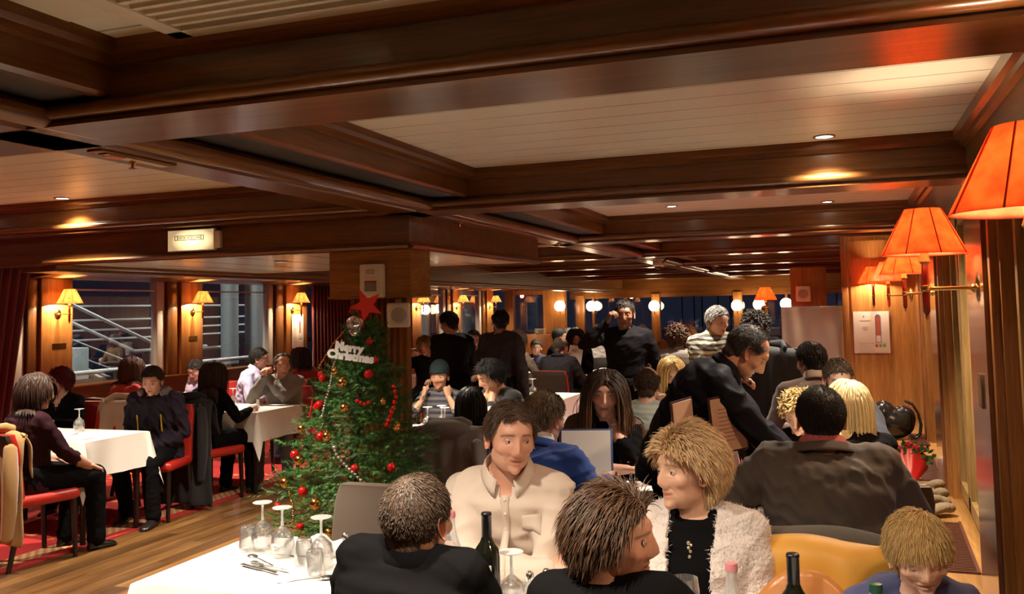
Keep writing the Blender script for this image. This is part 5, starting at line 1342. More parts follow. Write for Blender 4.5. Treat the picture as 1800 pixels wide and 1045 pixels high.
def hand_mesh(W, d, nrm_, side, curl=.35, skin=(1, 1, 1), fan=.06, thumb=.6, k_=1.0, curls=None, n=8):
    """W wrist; d towards the fingertips; nrm_ the way the palm faces; side +1 if the thumb lies towards cross(d, nrm_)"""
    W = np.array(W, float); d = nrm(d); pn = np.array(nrm_, float); pn = nrm(pn - d * (pn @ d)); t = np.cross(d, pn) * side
    m_ = M(); k = k_
    def ring(c, hw, hh, up_):
        a = np.linspace(0, 2 * PI, 14, endpoint=False)
        return [c + t * hw * math.copysign(abs(math.cos(x)) ** .8, math.cos(x)) + pn * hh * math.sin(x) for x in a]
    m_.loft([ring(W - d * .03 * k, .026 * k, .020 * k, 0), ring(W, .027 * k, .019 * k, 0), ring(W + d * .02 * k, .032 * k, .017 * k, 0), ring(W + d * .05 * k + pn * .002, .040 * k, .0165 * k, 0), ring(W + d * .078 * k, .042 * k, .0145 * k, 0), ring(W + d * .092 * k, .039 * k, .011 * k, 0)], tint=skin)
    m_.ball(W + d * .035 * k + t * .020 * k + pn * .008 * k, (.020 * k,) * 3, 10, 8, tint=skin)
    Ls = (.076, .084, .078, .062); offs = (.030, .0105, -.0095, -.029)
    for i in range(4):
        c_ = curls[i] if curls is not None else curl * (1 + .12 * i)
        p = W + d * (.084 - .003 * abs(i - 1.3)) * k + t * offs[i] * k; fd = nrm(d + t * fan * (1.5 - i)); ang = 0
        pts = [p - d * .012 * k]; pts.append(p)
        for q, (fr_, an) in enumerate(((.42, c_), (.32, c_ * 1.25), (.26, c_ * .9))):
            ang += an; dd = fd * math.cos(ang) + pn * math.sin(ang); p = p + dd * Ls[i] * fr_ * k; pts.append(p)
        r0 = (.0088, .0090, .0086, .0074)[i] * k
        # knuckle widening
        P2 = [pts[0], pts[1], pts[1] * .5 + pts[2] * .5, pts[2], pts[2] * .5 + pts[3] * .5, pts[3], pts[4]]
        m_.tube(P2, [r0, r0 * 1.06, r0 * .93, r0 * .99, r0 * .88, r0 * .92, r0 * .78], n, round_ends=True, tint=skin)
        tip = pts[4]; tn_ = nrm(np.array(skin) * 0 + 1) * 0 + np.clip(np.array(skin) * 1.18 + .03, 0, 1)
        dd = nrm(pts[4] - pts[3]); bk = nrm(np.cross(np.cross(dd, pn), dd)) * -1
        m_.ball(tip + bk * r0 * .42 + dd * r0 * .2, (r0 * .62, r0 * .62, r0 * .45), 8, 6, tint=tn_)
    b = W + d * .022 * k + t * .026 * k + pn * .006 * k
    td = nrm(d * .72 + t * .75 + pn * .25); p1 = b + td * .040 * k; td2 = nrm(d * (.9) + t * (.45 - thumb * .5) + pn * (.25 + thumb * .55)); p2 = p1 + td2 * .034 * k; p3 = p2 + nrm(td2 + d * .1 - t * thumb * .35) * .026 * k
    m_.tube([b - td * .01, b, p1, p1 * .5 + p2 * .5, p2, p3], [.013 * k, .0135 * k, .0112 * k, .0105 * k, .0105 * k, .0088 * k], n, round_ends=True, tint=skin)
    return m_

def ik(S, Wt, l1, l2, pole):
    S, Wt = np.array(S, float), np.array(Wt, float); v = Wt - S; L_ = np.linalg.norm(v); mx = (l1 + l2) * .995
    if L_ > mx: v = v / L_ * mx; L_ = mx; Wt = S + v
    a = (l1 * l1 - l2 * l2 + L_ * L_) / (2 * L_); h = math.sqrt(max(0, l1 * l1 - a * a)); u = v / L_
    p = np.array(pole, float); p = p - u * (p @ u); p = nrm(p)
    return S + u * a + p * h, Wt
def rotm(yaw=0, pitch=0, roll=0):
    """yaw turns to the figure's left, pitch nods down, roll tips towards its right"""
    return np.array(Matrix.Rotation(yaw, 3, 'Z') @ Matrix.Rotation(-pitch, 3, 'X') @ Matrix.Rotation(roll, 3, 'Y'))

def wrinkle(R, amp, rs, freq=1.0):
    v, nr = R.V(), R.nr
    k = rs.normal(size=(6, 3)) * 14 * freq; k[:, 2] *= 1.6; ph = rs.uniform(0, 6, 6)
    w1 = np.sin(v @ k[0] + ph[0]); w2 = np.sin(v @ k[1] + ph[1])
    s_ = np.sin(v @ k[2] * 1.2 + 1.6 * w1 + ph[2]) + .7 * np.sin(v @ k[3] * 1.9 + 1.5 * w2 + ph[3]) + .4 * np.sin(v @ k[4] * 3.5 + w1 + ph[4])
    s_ = 1 - 2 * np.abs(np.sin(s_ * .9)) ** 1.3
    R.v = [v + nr * (amp * s_)[:, None]]
    return R

PEOPLE = {}
def person(name_lab, head, face, pose='sit', lean=6, twist=0, lat=0, hd=(0, 5, 0), bulk=1.0, shoulder=1.0, k=None, skin=(.62, .36, .24), hair=None, hcol=(.03, .018, .012), top=None, trousers=None, sleeve=1.0, lh='lap', rh='lap', lp=None, rp=None, lcurl=.5, rcurl=.5, lnorm=None, rnorm=None, ldir=None, rdir=None, lod=1, garment='plain', wr=.004, neckw=1.0, female=False, kid=False, headkw={}, extra=None, shoes=(.01, .008, .007), legs=None, chair_=None, slack=1.0, hip_off=(0, 0), breast=0, thick=.012, neckline=None, undershirt=None, hand_d=None, pelvis=None, shrug=0., seat_drop=True):
    """one figure. head: where the crown of the head is; face: degrees the body turns from +y to its left"""
    rs = np.random.default_rng(abs(hash_(name_lab)) % 2 ** 31)
    face_ = math.radians(face)
    a0 = math.radians(lean)
    PH = .55 if pose == 'sit' else .94
    if pelvis: PH = pelvis
    sl = (.48 if not female else .455) * (1 if not kid else .72)
    hs = 1.0 if not kid else .90
    # spine
    if k is not None and pose == 'sit':
        u_ = nrm((0, math.sin(a0 * 1.0), math.cos(a0 * 1.0)))
        est = PH + sl * u_[2] + .040 + (.084 + .13) * hs - .012
        PH = float(np.clip(PH + head[2] / k - est, PH - .16, PH + .13))
    P0 = np.array((0, 0, PH)); la = math.radians(lat)
    def sd(f): a = a0 * (.55 + .75 * f); return nrm((math.sin(la), math.sin(a), math.cos(a)))
    S1 = P0 + sd(0) * sl * .38; S2 = S1 + sd(.5) * sl * .34; S3 = S2 + sd(1) * sl * .28
    up1 = sd(1); tw = math.radians(twist)
    nd = nrm(up1 * .6 + np.array((0, .25, .55)) * .6)
    HM = rotm(math.radians(hd[0]), math.radians(hd[1]), math.radians(hd[2]))
    N0 = S3 + nd * (.040 - shrug * .5) * (1 if not kid else .7)
    HC = N0 + HM @ np.array((0, .032, .084)) * hs
    topz = HC[2] + .12 * hs + (.01)
    if k is None: k = head[2] / topz
    k = float(np.clip(k, .62 if kid else .85, 1.14))
    org = np.array((head[0], head[1], 0)) - np.array(Matrix.Rotation(face_, 3, 'Z')) @ (np.array((HC[0], HC[1] - .01, 0)) * k)
    def axes(f):
        u = sd(f); t_ = tw * f; r = np.array((math.cos(t_), math.sin(t_), 0)); r = nrm(r - u * (r @ u)); return r, np.cross(u, r), u   # right, front, up
    sh = .172 * shoulder * (1 if not female else .9) * (1 if not kid else .68)
    r1, f1, u1 = axes(1)
    SH = {s: S3 + r1 * s * sh - u1 * (.060 - shrug) + f1 * .0 for s in (-1, 1)}
    l1, l2 = (.285, .255) if not kid else (.20, .18)
    if female: l1, l2 = l1 * .94, l2 * .94
    HIP = {s: P0 + np.array((s * .09, 0, 0)) for s in (-1, 1)}
    kf = 1 if not kid else .72
    # local helper points
    tgt = {}
    for s, h, pl, dr in ((-1, lh, lp, ldir), (1, rh, rp, rdir)):
        if isinstance(h, str):
            h = {'lap': (s * .14, .30 * kf, PH + .085), 'table': (s * .17, .38, .775 / k), 'tablein': (s * .06, .36, .78 / k), 'side': (s * .27, .02, PH - .10), 'edge': (s * .22, .26, .76 / k), 'thigh': (s * .15, .34, PH + .07)}[h]
        h = np.array(h, float)
        pole = np.array(pl if pl is not None else (s * .55, -.5, -.8), float)
        E_, W_ = ik(SH[s], h, l1, l2, pole)
        tgt[s] = (E_, W_)
    # legs
    LG = {}
    for s in (-1, 1):
        if legs and s in legs: kn, an = [np.array(q, float) for q in legs[s]]
        elif pose == 'sit': kn = HIP[s] + np.array((s * .05, .42 * kf, -.03)); an = np.array((kn[0], kn[1] - .02 + .03 * s, .09))
        else: kn = HIP[s] + np.array((s * .015, .03 - .02 * s, -.42)); an = np.array((s * .11, -.02 - .05 * s, .09))
        LG[s] = (kn, an)
    # ---- shells
    def ring(c, a, b, r, f, e=2.4, n=22, bf=0, bb=0):
        R_ = []
        for q in np.linspace(0, 2 * PI, n, endpoint=False):
            cx, cy = math.cos(q), math.sin(q)
            px = a * math.copysign(abs(cx) ** (2 / e), cx); py = b * math.copysign(abs(cy) ** (2 / e), cy) + (bf * cy if cy > 0 else bb * -cy * -1)
            R_.append(c + r * px + f * py)
        return R_
    def torso(infl=0., lo=-.09, cut=1.0):
        B = bulk * (1 if not kid else .72); fm = .93 if female else 1
        sp = [(P0 + sd(0) * lo, .165 * B, .115 * B, 0), (P0, .172 * B, .125 * B * (1 + .0), 0), (P0 + sd(0) * sl * .18, (.155 if not female else .142) * B, .112 * B * (1 + .25 * (bulk - 1)), .1), (S1, (.152 if not female else .130) * B, .105 * B * (1 + .5 * (bulk - 1)), .3),
              ((S1 + S2) / 2, .162 * B * fm, .112 * B, .5), (S2, .170 * B * fm, .112 * B, .7), ((S2 + S3) / 2 + sd(1) * .01, .168 * B * fm, .098 * B, .9), (S3 - u1 * .035, .130 * B * fm, .075 * B, 1), (S3 - u1 * .005, .080 * B, .060, 1)]
        m = M(); R_ = []
        for i, (c, a, b, f) in enumerate(sp):
            r, ff, u = axes(f); R_.append(ring(c, a + infl, b + infl, r, ff, bf=(breast if i in (4, 5) else 0)))
        m.loft(R_)
        return m
    def arm(s, infl=0., upto=1.0, start=0):
        E_, W_ = tgt[s]; S_ = SH[s]; B = (1 + (bulk - 1) * .7) * (1 if not kid else .74) * (.90 if female else 1)
        m = M(); inn = S_ - r1 * s * .07 + u1 * .0
        pts = [inn, S_ - r1 * s * .02 + u1 * .005, S_ * .75 + E_ * .25, S_ * .4 + E_ * .6, E_]; ra = [.056 * B, .056 * B, .052 * B, .046 * B, .041 * B]
        if upto > .55:
            fa = [(.35, .044), (.7, .035), (1.0, .027)]
            for f, r in fa:
                f2 = min(f, max(0.05, (upto - .5) * 2)); pts.append(E_ + (W_ - E_) * f2); ra.append(r * B)
                if f2 < f: break
        else: pts = pts[:4]; ra = ra[:4]
        ra = [r + infl * (1 if i < 4 else .85) for i, r in enumerate(ra)]
        m.tube(pts, ra, 14, round_ends=True)
        m.tube([S3 - u1 * .005, S3 * .55 + S_ * .45 + u1 * .002, S_ + u1 * .004], [.040 * B + infl * .4, .044 * B + infl * .5, .048 * B + infl * .8], 12, round_ends=True)
        return m
    def leg(s, infl=0., full=True):
        kn, an = LG[s]; h = HIP[s]; B = (1 + (bulk - 1) * .8) * (1 if not kid else .74)
        m = M(); m.tube([h - nrm(kn - h) * .02, h * .6 + kn * .4, kn], [.088 * B + infl, .078 * B + infl, .058 * B + infl], 14, round_ends=True)
        m.tube([kn, kn * .65 + an * .35, an * .85 + kn * .15, an + np.array((0, 0, -.01))], [.057 * B + infl, .054 * B + infl, (.036 * B + infl * 1.8), (.036 * B + infl * 2)], 14, round_ends=True)
        return m
    body = M(); body.addm(torso(0)); 
    for s in (-1, 1): body.addm(arm(s)); body.addm(leg(s))
    nk = (.054 if not female else .046) * neckw * (1 if not kid else .8)
    neckb = S3 - u1 * .03; skull = HC + HM @ np.array((0, -.028, -.055)) * hs
    body.tube([neckb, S3 + u1 * .01, (S3 + skull) / 2, skull], [nk * 1.25, nk * 1.08, nk, nk * .98], 16, round_ends=True)
    vox = (.0095, .014, .02)[lod]
    R_ = remesh(body, vox, 3); R_.t = [np.tile(np.array(skin), (R_.n, 1))]
    out = M(); out.addm(R_)
    hk = dict(skin=skin, nu=(110, 72, 44)[lod], nv=(90, 56, 34)[lod], kid=kid); hk.update(headkw)
    if 'brow' not in hk: hk['brow'] = tuple(np.array(hcol) * .8)
    hm = head_mesh(**hk); Hx = np.eye(4); Hx[:3, :3] = HM * hs; Hx[:3, 3] = HC; hm.xf(Hx); out.addm(hm)
    for s in (-1, 1):
        E_, W_ = tgt[s]; d = nrm(W_ - E_); n_ = (lnorm if s < 0 else rnorm); dd = (ldir if s < 0 else rdir)
        dh = nrm(dd) if dd is not None else d
        n_ = np.array(n_ if n_ is not None else (0, .1, -1), float)
        # thumb towards the body's middle for palms down: cross(d, n) * side
        t0 = np.cross(dh, nrm(n_ - dh * (n_ @ dh))); inward = -s if True else s
        # right hand palm down pointing forward: thumb points left (-x)
        base = np.cross(np.array((0, 1, 0)), np.array((0, 0, -1)))      # = (-1, 0, 0)
        side = 1 if s > 0 else -1
        cu = lcurl if s < 0 else rcurl
        out.addm(hand_mesh(W_ + dh * .005, dh, n_, side, curl=cu if np.isscalar(cu) else .5, curls=None if np.isscalar(cu) else cu, skin=skin, k_=(1.0 if not female else .92) * (1 if not kid else .74), n=(10, 7, 5)[lod]))
    R4 = Matrix.Translation(Vector(org)) @ Matrix.Rotation(face_, 4, 'Z') @ Matrix.Scale(k, 4)
    root = thing('person', name_lab, 'person', tuple(org), face_); root.scale = (k,) * 3
    obj('body', out, SKIN, root, smooth=180, tint=True)
    # ---- garments
    if trousers is not None:
        m = M(); m.loft([ring(P0 + sd(0) * z, a + .014, b + .014, *axes(0)[:2]) for z, a, b in ((-.10, .15 * bulk, .11 * bulk), (-.05, .17 * bulk, .122 * bulk), (.02, .174 * bulk, .128 * bulk), (.09, .16 * bulk, .118 * bulk))] if not kid else [ring(P0 + sd(0) * z, .125, .095, *axes(0)[:2]) for z in (-.07, 0, .06)])
        for s in (-1, 1): m.addm(leg(s, .013 * slack))
        obj('trousers', wrinkle(remesh(m, (.012, .015, .022)[lod], 3), .003, rs), trousers, root, smooth=180)
    if garment == 'dress': pass
    for s in (-1, 1):
        kn, an = LG[s]; f = np.array((0, 1., 0)); c = an + np.array((0, 0, -.09)); c[2] = 0
        kk = .8 if kid or female else 1
        m = M(); rr = []
        for y, w_, h in ((-.075, .022, .05), (-.06, .034, .075), (.0, .038, .085), (.06, .042, .06), (.12, .047, .045), (.165, .040, .035), (.19, .018, .02)):
            rr.append([(c[0] + w_ * kk * math.cos(q), c[1] + y * kk, max(.001, h / 2 + h / 2 * math.sin(q) * 1.0)) for q in np.linspace(0, 2 * PI, 14, endpoint=False)])
        m.loft(rr); obj('shoe', m, mat('shoe_leather', (.012, .010, .009), rough=.3), root, smooth=90)
    def shell(infl, slv, lo=-.13, m0=None, bl=1.0):
        m = M() if m0 is None else m0; m.addm(torso(infl, lo=lo))
        for s in (-1, 1): m.addm(arm(s, infl * .9, slv))
        return m
    G = {}
    if undershirt is not None:
        G['undershirt'] = obj('undershirt', wrinkle(remesh(shell(.006, .3), (.010, .014, .02)[lod], 3), .001, rs), undershirt, root, smooth=180)
    if top is not None:
        m = shell(thick, sleeve)
        if garment in ('turtle',): m.tube([S3 - u1 * .02, S3 + u1 * .02, S3 + nd * .06], [nk * 1.5, nk * 1.2, nk * 1.16], 16)
        v = wrinkle(remesh(m, (.0085, .014, .02)[lod], 3), wr, rs)
        if neckline is not None:   # (half width, depth): opens the front in a V, or all the way down for a cardigan
            w0, dep = neckline; V = v.V(); q = V - S3; x_ = q @ r1; y_ = q @ f1; z_ = q @ u1
            wid = w0 * np.clip((z_ + dep) / dep, 0, 1.4) if dep < .4 else w0 * np.clip(1 + z_ * .5, .5, 1)
            kill = (np.abs(x_) < wid) & (y_ > .02) & (z_ > -dep)
            v.f = [f for f in v.f if not all(kill[i] for i in f)]
        # open the neck
        V = v.V(); q = V - (S3 + nd * .0); rad = np.linalg.norm(q - np.outer(q @ nd, nd), axis=1); al = q @ nd
        if garment != 'turtle':
            kill = (rad < nk * 1.18) & (al > .0); v.f = [f for f in v.f if not all(kill[i] for i in f)]
        G['top'] = obj({'shirt': 'shirt', 'suit': 'suit_jacket', 'coat': 'coat', 'cardigan': 'cardigan'}.get(garment, 'sweater'), v, top, root, smooth=180)
        if neckline is not None or garment in ('shirt', 'suit'):
            s_ = G['top'].modifiers.new('t', 'SOLIDIFY'); s_.thickness = .006 if garment != 'cardigan' else .014; s_.offset = -1 if garment != 'cardigan' else 0
    def collar(mt, rad=1.25, hgt=.036, gap=.35, name='collar', point=.03, out_=.008, low=.0, par=None):
        aa = np.linspace(gap, 2 * PI - gap, 34); rows = []
        c0 = S3 + nd * .012
        rr = nk * rad
        R0 = r1; F0 = nrm(np.cross(nd, R0)); F0 = F0 if F0 @ f1 > 0 else -F0
        prof = [(1.0, -.006), (1.0, .5), (.99, .95), (1.03, 1.05), (1.10, .85), (1.20, .3), (1.28, -.1)]
        for fr_, hz in prof:
            row = []
            for a in aa:
                dirv = F0 * math.cos(a) + R0 * math.sin(a); front = max(0, math.cos(a)) ** 2
                h = hz * hgt * (1 - .35 * front); r_ = rr * (1 + (fr_ - 1) * 1.0) * (1 + .10 * front)
                pt = c0 + dirv * r_ + nd * (h + low - .025 * front)
                if fr_ > 1.15: pt = pt - nd * point * front ** 3 * (1 if fr_ > 1.25 else .4) + dirv * .01 * front
                row.append(pt)
            rows.append(row)
        m = M().loft(rows, caps=False, closed=False)
        o = obj(name, m, mt, par or root, smooth=90); s_ = o.modifiers.new('t', 'SOLIDIFY'); s_.thickness = .003
        return o
    bv = None
    if 'top' in G:
        from mathutils.bvhtree import BVHTree
        mz = G['top'].data; bv = BVHTree.FromPolygons([q.co[:] for q in mz.vertices], [tuple(q.vertices) for q in mz.polygons])
    ctx = dict(bvh=bv, root=root, P0=P0, S1=S1, S2=S2, S3=S3, HC=HC, HM=HM, hs=hs, SH=SH, tgt=tgt, r1=r1, f1=f1, u1=u1, nd=nd, nk=nk, rs=rs, collar=collar, G=G, k=k, org=org, arm=arm, torso=torso, axes=axes, thick=thick, face=face_, N0=N0, lod=lod, vox=vox)
    if garment == 'shirt' and top is not None: collar(top)
    if garment == 'suit' and top is not None: collar(top, rad=1.42, hgt=.030, gap=.75, point=.0, low=-.012, name='jacket_collar')
    # ---- hair
    if hair:
        st = dict(hair) if isinstance(hair, dict) else {'style': hair}
        style = st.pop('style'); hm_ = M(); den = (1.0, .35, .12)[lod]; ww = (1, 1.7, 3.0)[lod]
        upL = HM.T @ np.array((0, 0, 1.))
        S3L = HM.T @ (S3 - HC) / hs; colls = [((S3L[0], S3L[1], S3L[2] - .035), (.20, .085, .06)), ((S3L[0], S3L[1], S3L[2] - .25), (.19, .125, .24)), (tuple(HM.T @ (N0 - HC) / hs + np.array((0, -.01, -.02))), (.062, .068, .10))]
        vol = st.pop('vol', {'buzz': .003, 'short': .006, 'horseshoe': .003, 'receding': .005, 'long': .014, 'bob': .016, 'curly': .022, 'tail': .007}.get(style, .01))
        front = st.pop('front', 0.)
        cap, roots, dirs = hair_cap(style, hcol, rs, front=front, temples=st.pop('temples', .010 if not female and not kid else 0.), vol=vol, nu=(72, 52, 36)[lod], nv=(60, 44, 30)[lod], hw=headkw.get('hw', 1.0))
        hm_.addm(cap)
        P_ = dict(short=dict(n=7000, length=.034, grav=.18, nseg=5, w_=.0014, lift=.0, spread=.5, colvar=.15, face=False, back=.8), buzz=dict(n=2600, length=.016, grav=.0, nseg=2, w_=.0018, lift=.0), horseshoe=dict(n=3000, length=.02, grav=.12, nseg=3, w_=.0016, lift=.001, colvar=.18), receding=dict(n=5500, length=.024, grav=.14, nseg=4, w_=.0013, lift=.0, spread=.5, colvar=.15, back=.75),
                  long=dict(n=4200, length=.33, grav=.35, nseg=14, w_=.0026, wave=.05, side_=1), bob=dict(n=4000, length=.19, grav=.32, nseg=10, w_=.0025, wave=.04, side_=1), curly=dict(n=2200, length=.06, grav=.05, nseg=5, w_=.004, curl=.7), tail=dict(n=1600, length=.09, grav=-.02, nseg=5, w_=.003))[style]
        P_.update(st); P_['n'] = max(60, int(P_['n'] * den)); P_['w_'] = P_['w_'] * ww
        if kid: P_['length'] *= 1.0
        hm_.addm(locks(roots, dirs, color=hcol, rs=rs, up=upL, colls=colls if P_['length'] > .1 else (), vol=vol, **P_))
        hm_.xf(Hx); obj('hair', hm_, HAIRM, root, smooth=180, tint=True)
    if extra: extra(ctx)
    if pose == 'sit' and chair_:
        CH_ = chair_ if isinstance(chair_, tuple) else (chair_, 0)
        o_ = np.array(Matrix.Rotation(face_, 3, 'Z')) @ np.array((0, .035 * k + CH_[1], 0))
        lb_ = ('under ' + name_lab.split(' in ')[0].split(' with ')[0] + ' ' + short_(name_lab)).split()
        chair(org[0] + o_[0], org[1] + o_[1], face, CH_[0], ' '.join(lb_[:11]))
    PEOPLE[name_lab] = ctx
    return ctx
def hash_(s):
    h = 5381
    for c in s: h = (h * 33 + ord(c)) & 0x7fffffff
    return h
def short_(s):
    w_ = s.split(); i = next((j for j, q in enumerate(w_) if q in ('in', 'with')), 0)
    return ' '.join(w_[i:i + 5])
def fabric(name, col, rough=.9, bump=.08, scale=120, sheen=.15, **kw): return mat(name, col, rough=rough, bump=bump, scale=scale, sheen=0 if max(col) < .05 else sheen, spec=.06 if max(col) < .05 else .4, **kw)
def stripes(name, stops, width, axis=2, rough=.9):
    """bands of colour across a knit"""
    m, nt, b = node_mat(name); N = nt.nodes; L = nt.links
    tc = N.new('ShaderNodeTexCoord'); sp = N.new('ShaderNodeSeparateXYZ'); L.new(tc.outputs['Object'], sp.inputs[0])
    nz = N.new('ShaderNodeTexNoise'); nz.inputs['Scale'].default_value = 9
    L.new(tc.outputs['Object'], nz.inputs['Vector'])
    ad = N.new('ShaderNodeMath'); ad.operation = 'MULTIPLY_ADD'; L.new(nz.outputs['Fac'], ad.inputs[0]); ad.inputs[1].default_value = width * .35; L.new(sp.outputs[axis], ad.inputs[2])
    dv = N.new('ShaderNodeMath'); dv.operation = 'DIVIDE'; L.new(ad.outputs[0], dv.inputs[0]); dv.inputs[1].default_value = width
    fr = N.new('ShaderNodeMath'); fr.operation = 'FRACT'; L.new(dv.outputs[0], fr.inputs[0])
    cr = N.new('ShaderNodeValToRGB'); cr.color_ramp.interpolation = 'CONSTANT'; e = cr.color_ramp.elements
    e[0].position = 0; e[0].color = (*stops[0][1], 1); e[1].position = stops[1][0]; e[1].color = (*stops[1][1], 1)
    for p, c in stops[2:]: q = e.new(p); q.color = (*c, 1)
    L.new(fr.outputs[0], cr.inputs[0]); L.new(cr.outputs[0], b.inputs['Base Color']); b.inputs['Roughness'].default_value = rough; b.inputs['Sheen Weight'].default_value = .2
    return m
# ================================================================== the diners and waiters
BLK = fabric('black_cloth', (.005, .0045, .005)); JEAN = fabric('dark_denim', (.02, .028, .05)); DKT = fabric('dark_trousers', (.018, .016, .016))
CREAM = mat('cream_shirt', (.66, .545, .46), rough=.75, bump=.03, scale=200, sheen=.1)
PALE = (.66, .40, .28); ROSY = (.66, .34, .23); TAN = (.46, .25, .15); BRN = (.26, .13, .075); DKB = (.17, .085, .05)
NAVY = fabric('cobalt_suit', (.012, .055, .30), sheen=.25); SUITG = mat('brown_grey_suit', (.105, .085, .076), rough=.85, bump=.1, scale=260, sheen=.1, stretch=(1, 1, .05))
FLUFF = mat('bouclé', (.74, .66, .62), rough=.95, bump=1.0, scale=70, sheen=.5)

def strip_on(c, m, y_out, name, mt, par=None, th=.002): return obj(name, m, mt, par or c['root'], smooth=60)
def front_pt(c, f, x, dz=0., infl=None):
    """a point on the chest of the garment: f along the spine from hips (0) to neck (1), x to the right"""
    segs = (c['P0'], c['S1'], c['S2'], c['S3']); k_ = f * 3; i = min(2, int(k_)); p = segs[i] + (segs[i + 1] - segs[i]) * (k_ - i)
    r, fr_, u = c['axes'](f); a, b = .165, np.interp(f, [0, .4, .75, .92, 1], [.128, .112, .115, .09, .06]) + c['thick'] + (infl or 0)
    y = b * max(0, 1 - abs(x / a) ** 2.4) ** (1 / 2.4)
    if c['bvh'] is not None and (infl or 0) >= 0:
        o_ = p + r * x + fr_ * .35 + u * dz; hit = c['bvh'].ray_cast(Vector(o_), Vector(-fr_))
        if hit[0] is not None and (np.array(hit[0]) - p) @ fr_ > .03: return np.array(hit[0]) + fr_ * (.001 + (infl or 0) * .3)
    return p + r * x + fr_ * (y + .002) + u * dz

# ---- the front row
def ws_extra(c):
    m = M()                                                   # button placket, buttons, pocket
    rows = [[front_pt(c, f, x, infl=.004) for x in (-.012, 0, .012)] for f in np.linspace(.25, .93, 18)]
    m.loft(rows, caps=False, closed=False); o = obj('placket', m, CREAM, c['root'], smooth=90); s_ = o.modifiers.new('t', 'SOLIDIFY'); s_.thickness = .002
    for f in (.35, .50, .64, .78, .90): obj('button', M().ball(front_pt(c, f, 0, infl=.008), (.0055, .003, .0055), 10, 6), mat('shell_button', (.7, .66, .6), rough=.2), c['root'], smooth=90)
    m = M(); m.loft([[front_pt(c, f, x, infl=.0) for x in (-.120, -.09, -.055)] for f in np.linspace(.64, .76, 5)], caps=False, closed=False)
    o = obj('chest_pocket', m, CREAM, c['root'], smooth=90); s_ = o.modifiers.new('t', 'SOLIDIFY'); s_.thickness = .003
person('man in a cream open-necked shirt with folded arms, receding brown hair', (-1.08, 2.93, 1.335), 192, lean=17, top=CREAM, garment='shirt', trousers=DKT, hair=dict(style='short', n=7500, length=.030, vol=.006, w_=.0013, front=.018, temples=.036, colvar=.35, back=.6), hcol=(.095, .056, .034), lh=(.13, .27, .83), rh=(-.14, .30, .815), lp=(-.9, .1, -.5), rp=(.9, .1, -.5), lnorm=(0, -.7, -.5), rnorm=(0, -.7, -.5), lod=0, wr=.0055, hd=(24, 4, -3), headkw=dict(smile=.45, hw=1.04, jaw=1.12, nose=.95, stubble=.18, eyelook=-.8, age=.4), skin=ROSY, bulk=1.08, shoulder=1.0, neckw=1.08, shrug=-.012, extra=ws_extra, chair_='taupe', neckline=(.035, .10), k=1.0)
def fluffy(c):
    rs = c['rs']; o = c['G']['top']; me = o.data
    n = len(me.vertices); v = np.empty(n * 3); me.vertices.foreach_get('co', v); v = v.reshape(-1, 3); nr = np.empty(n * 3); me.vertices.foreach_get('normal', nr); nr = nr.reshape(-1, 3)
    us = np.unique([vi for p_ in me.polygons for vi in p_.vertices]); i = us[rs.integers(0, len(us), 38000)]; p = v[i] + rs.normal(size=(len(i), 3)) * .003; d = nr[i] * .6 + rs.normal(size=(len(i), 3)) * .55; d /= np.linalg.norm(d, axis=1)[:, None]
    L_ = rs.uniform(.007, .014, (len(i), 1)); t = np.cross(d, rs.normal(size=d.shape)); t /= np.linalg.norm(t, axis=1)[:, None]; w_ = t * .0013
    V = np.stack([p - w_, p + w_, p + d * L_ * .6 + t * .004 + w_ * .7, p + d * L_ * .6 + t * .004 - w_ * .7, p + d * L_ + t * .009], 1).reshape(-1, 3)
    b = np.arange(len(i))[:, None] * 5
    F = np.concatenate([b + [0, 1, 2, 3]]).tolist() + (b + [3, 2, 4]).tolist()
    f_ = obj('pile', M().add(V, F), mat('bouclé_pile', (.80, .73, .70), rough=.95, sheen=.3), c['root'], smooth=None, kind='stuff')
    # pendant
    for j, (f, x, r_) in enumerate(((.86, .004, .007), (.845, -.004, .005), (.825, .004, .006), (.80, -.002, .006), (.78, .003, .004), (.76, .0, .0075), (.755, .010, .006))):
        obj('pendant_bead', M().ball(front_pt(c, f, x, infl=-.006), r_, 10, 7), mat('pale_gold', (.8, .72, .5), rough=.12, metal=.9), c['root'], smooth=90)
    S3, nk = c['S3'], c['nk']; pts = [S3 + c['r1'] * nk * 1.35 * math.cos(a) + c['f1'] * (nk * 1.25 * math.sin(a)) + c['nd'] * (.01 - .045 * max(0, math.sin(a)) ** 2) for a in np.linspace(-.6, PI + .6, 24)]
    obj('chain', M().tube(pts, .0012, 5), _mats['pale_gold'], c['root'])
    _, W_ = c['tgt'][1]
person('older woman with short blonde hair in a fluffy white cardigan and beaded pendant', (-.47, 2.82, 1.265), 178, lean=8, top=FLUFF, garment='cardigan', thick=.022, neckline=(.075, .9), undershirt=BLK, trousers=BLK, hair=dict(style='bob', length=.058, n=9000, vol=.017, grav=.10, wave=.10, curl=.03, w_=.0015, lift=.004, back=.45, nseg=7, front=-.01, colvar=.14), hcol=(.74, .52, .29), female=True, lh=(-.04, .30, .80), rh=(.06, .34, .79), lod=0, wr=.003, hd=(-42, -4, 4), headkw=dict(smile=.35, age=1.0, nose=1.0, brow=(.35, .2, .1), hw=1.03), skin=(.68, .40, .27), bulk=1.12, neckw=1.05, breast=.03, extra=fluffy, chair_='taupe', k=.99, sleeve=.97)
def crew(mt):
    def f(c):
        o = obj('crew_collar', M().tube([c['S3'] + c['nd'] * .010 + c['r1'] * c['nk'] * 1.06 * math.cos(a) + c['f1'] * (c['nk'] * 1.03 * math.sin(a)) for a in np.linspace(0, 2 * PI, 26)], [(.013, .034)] * 26, 10), mt, c['root'], smooth=90)
    return f
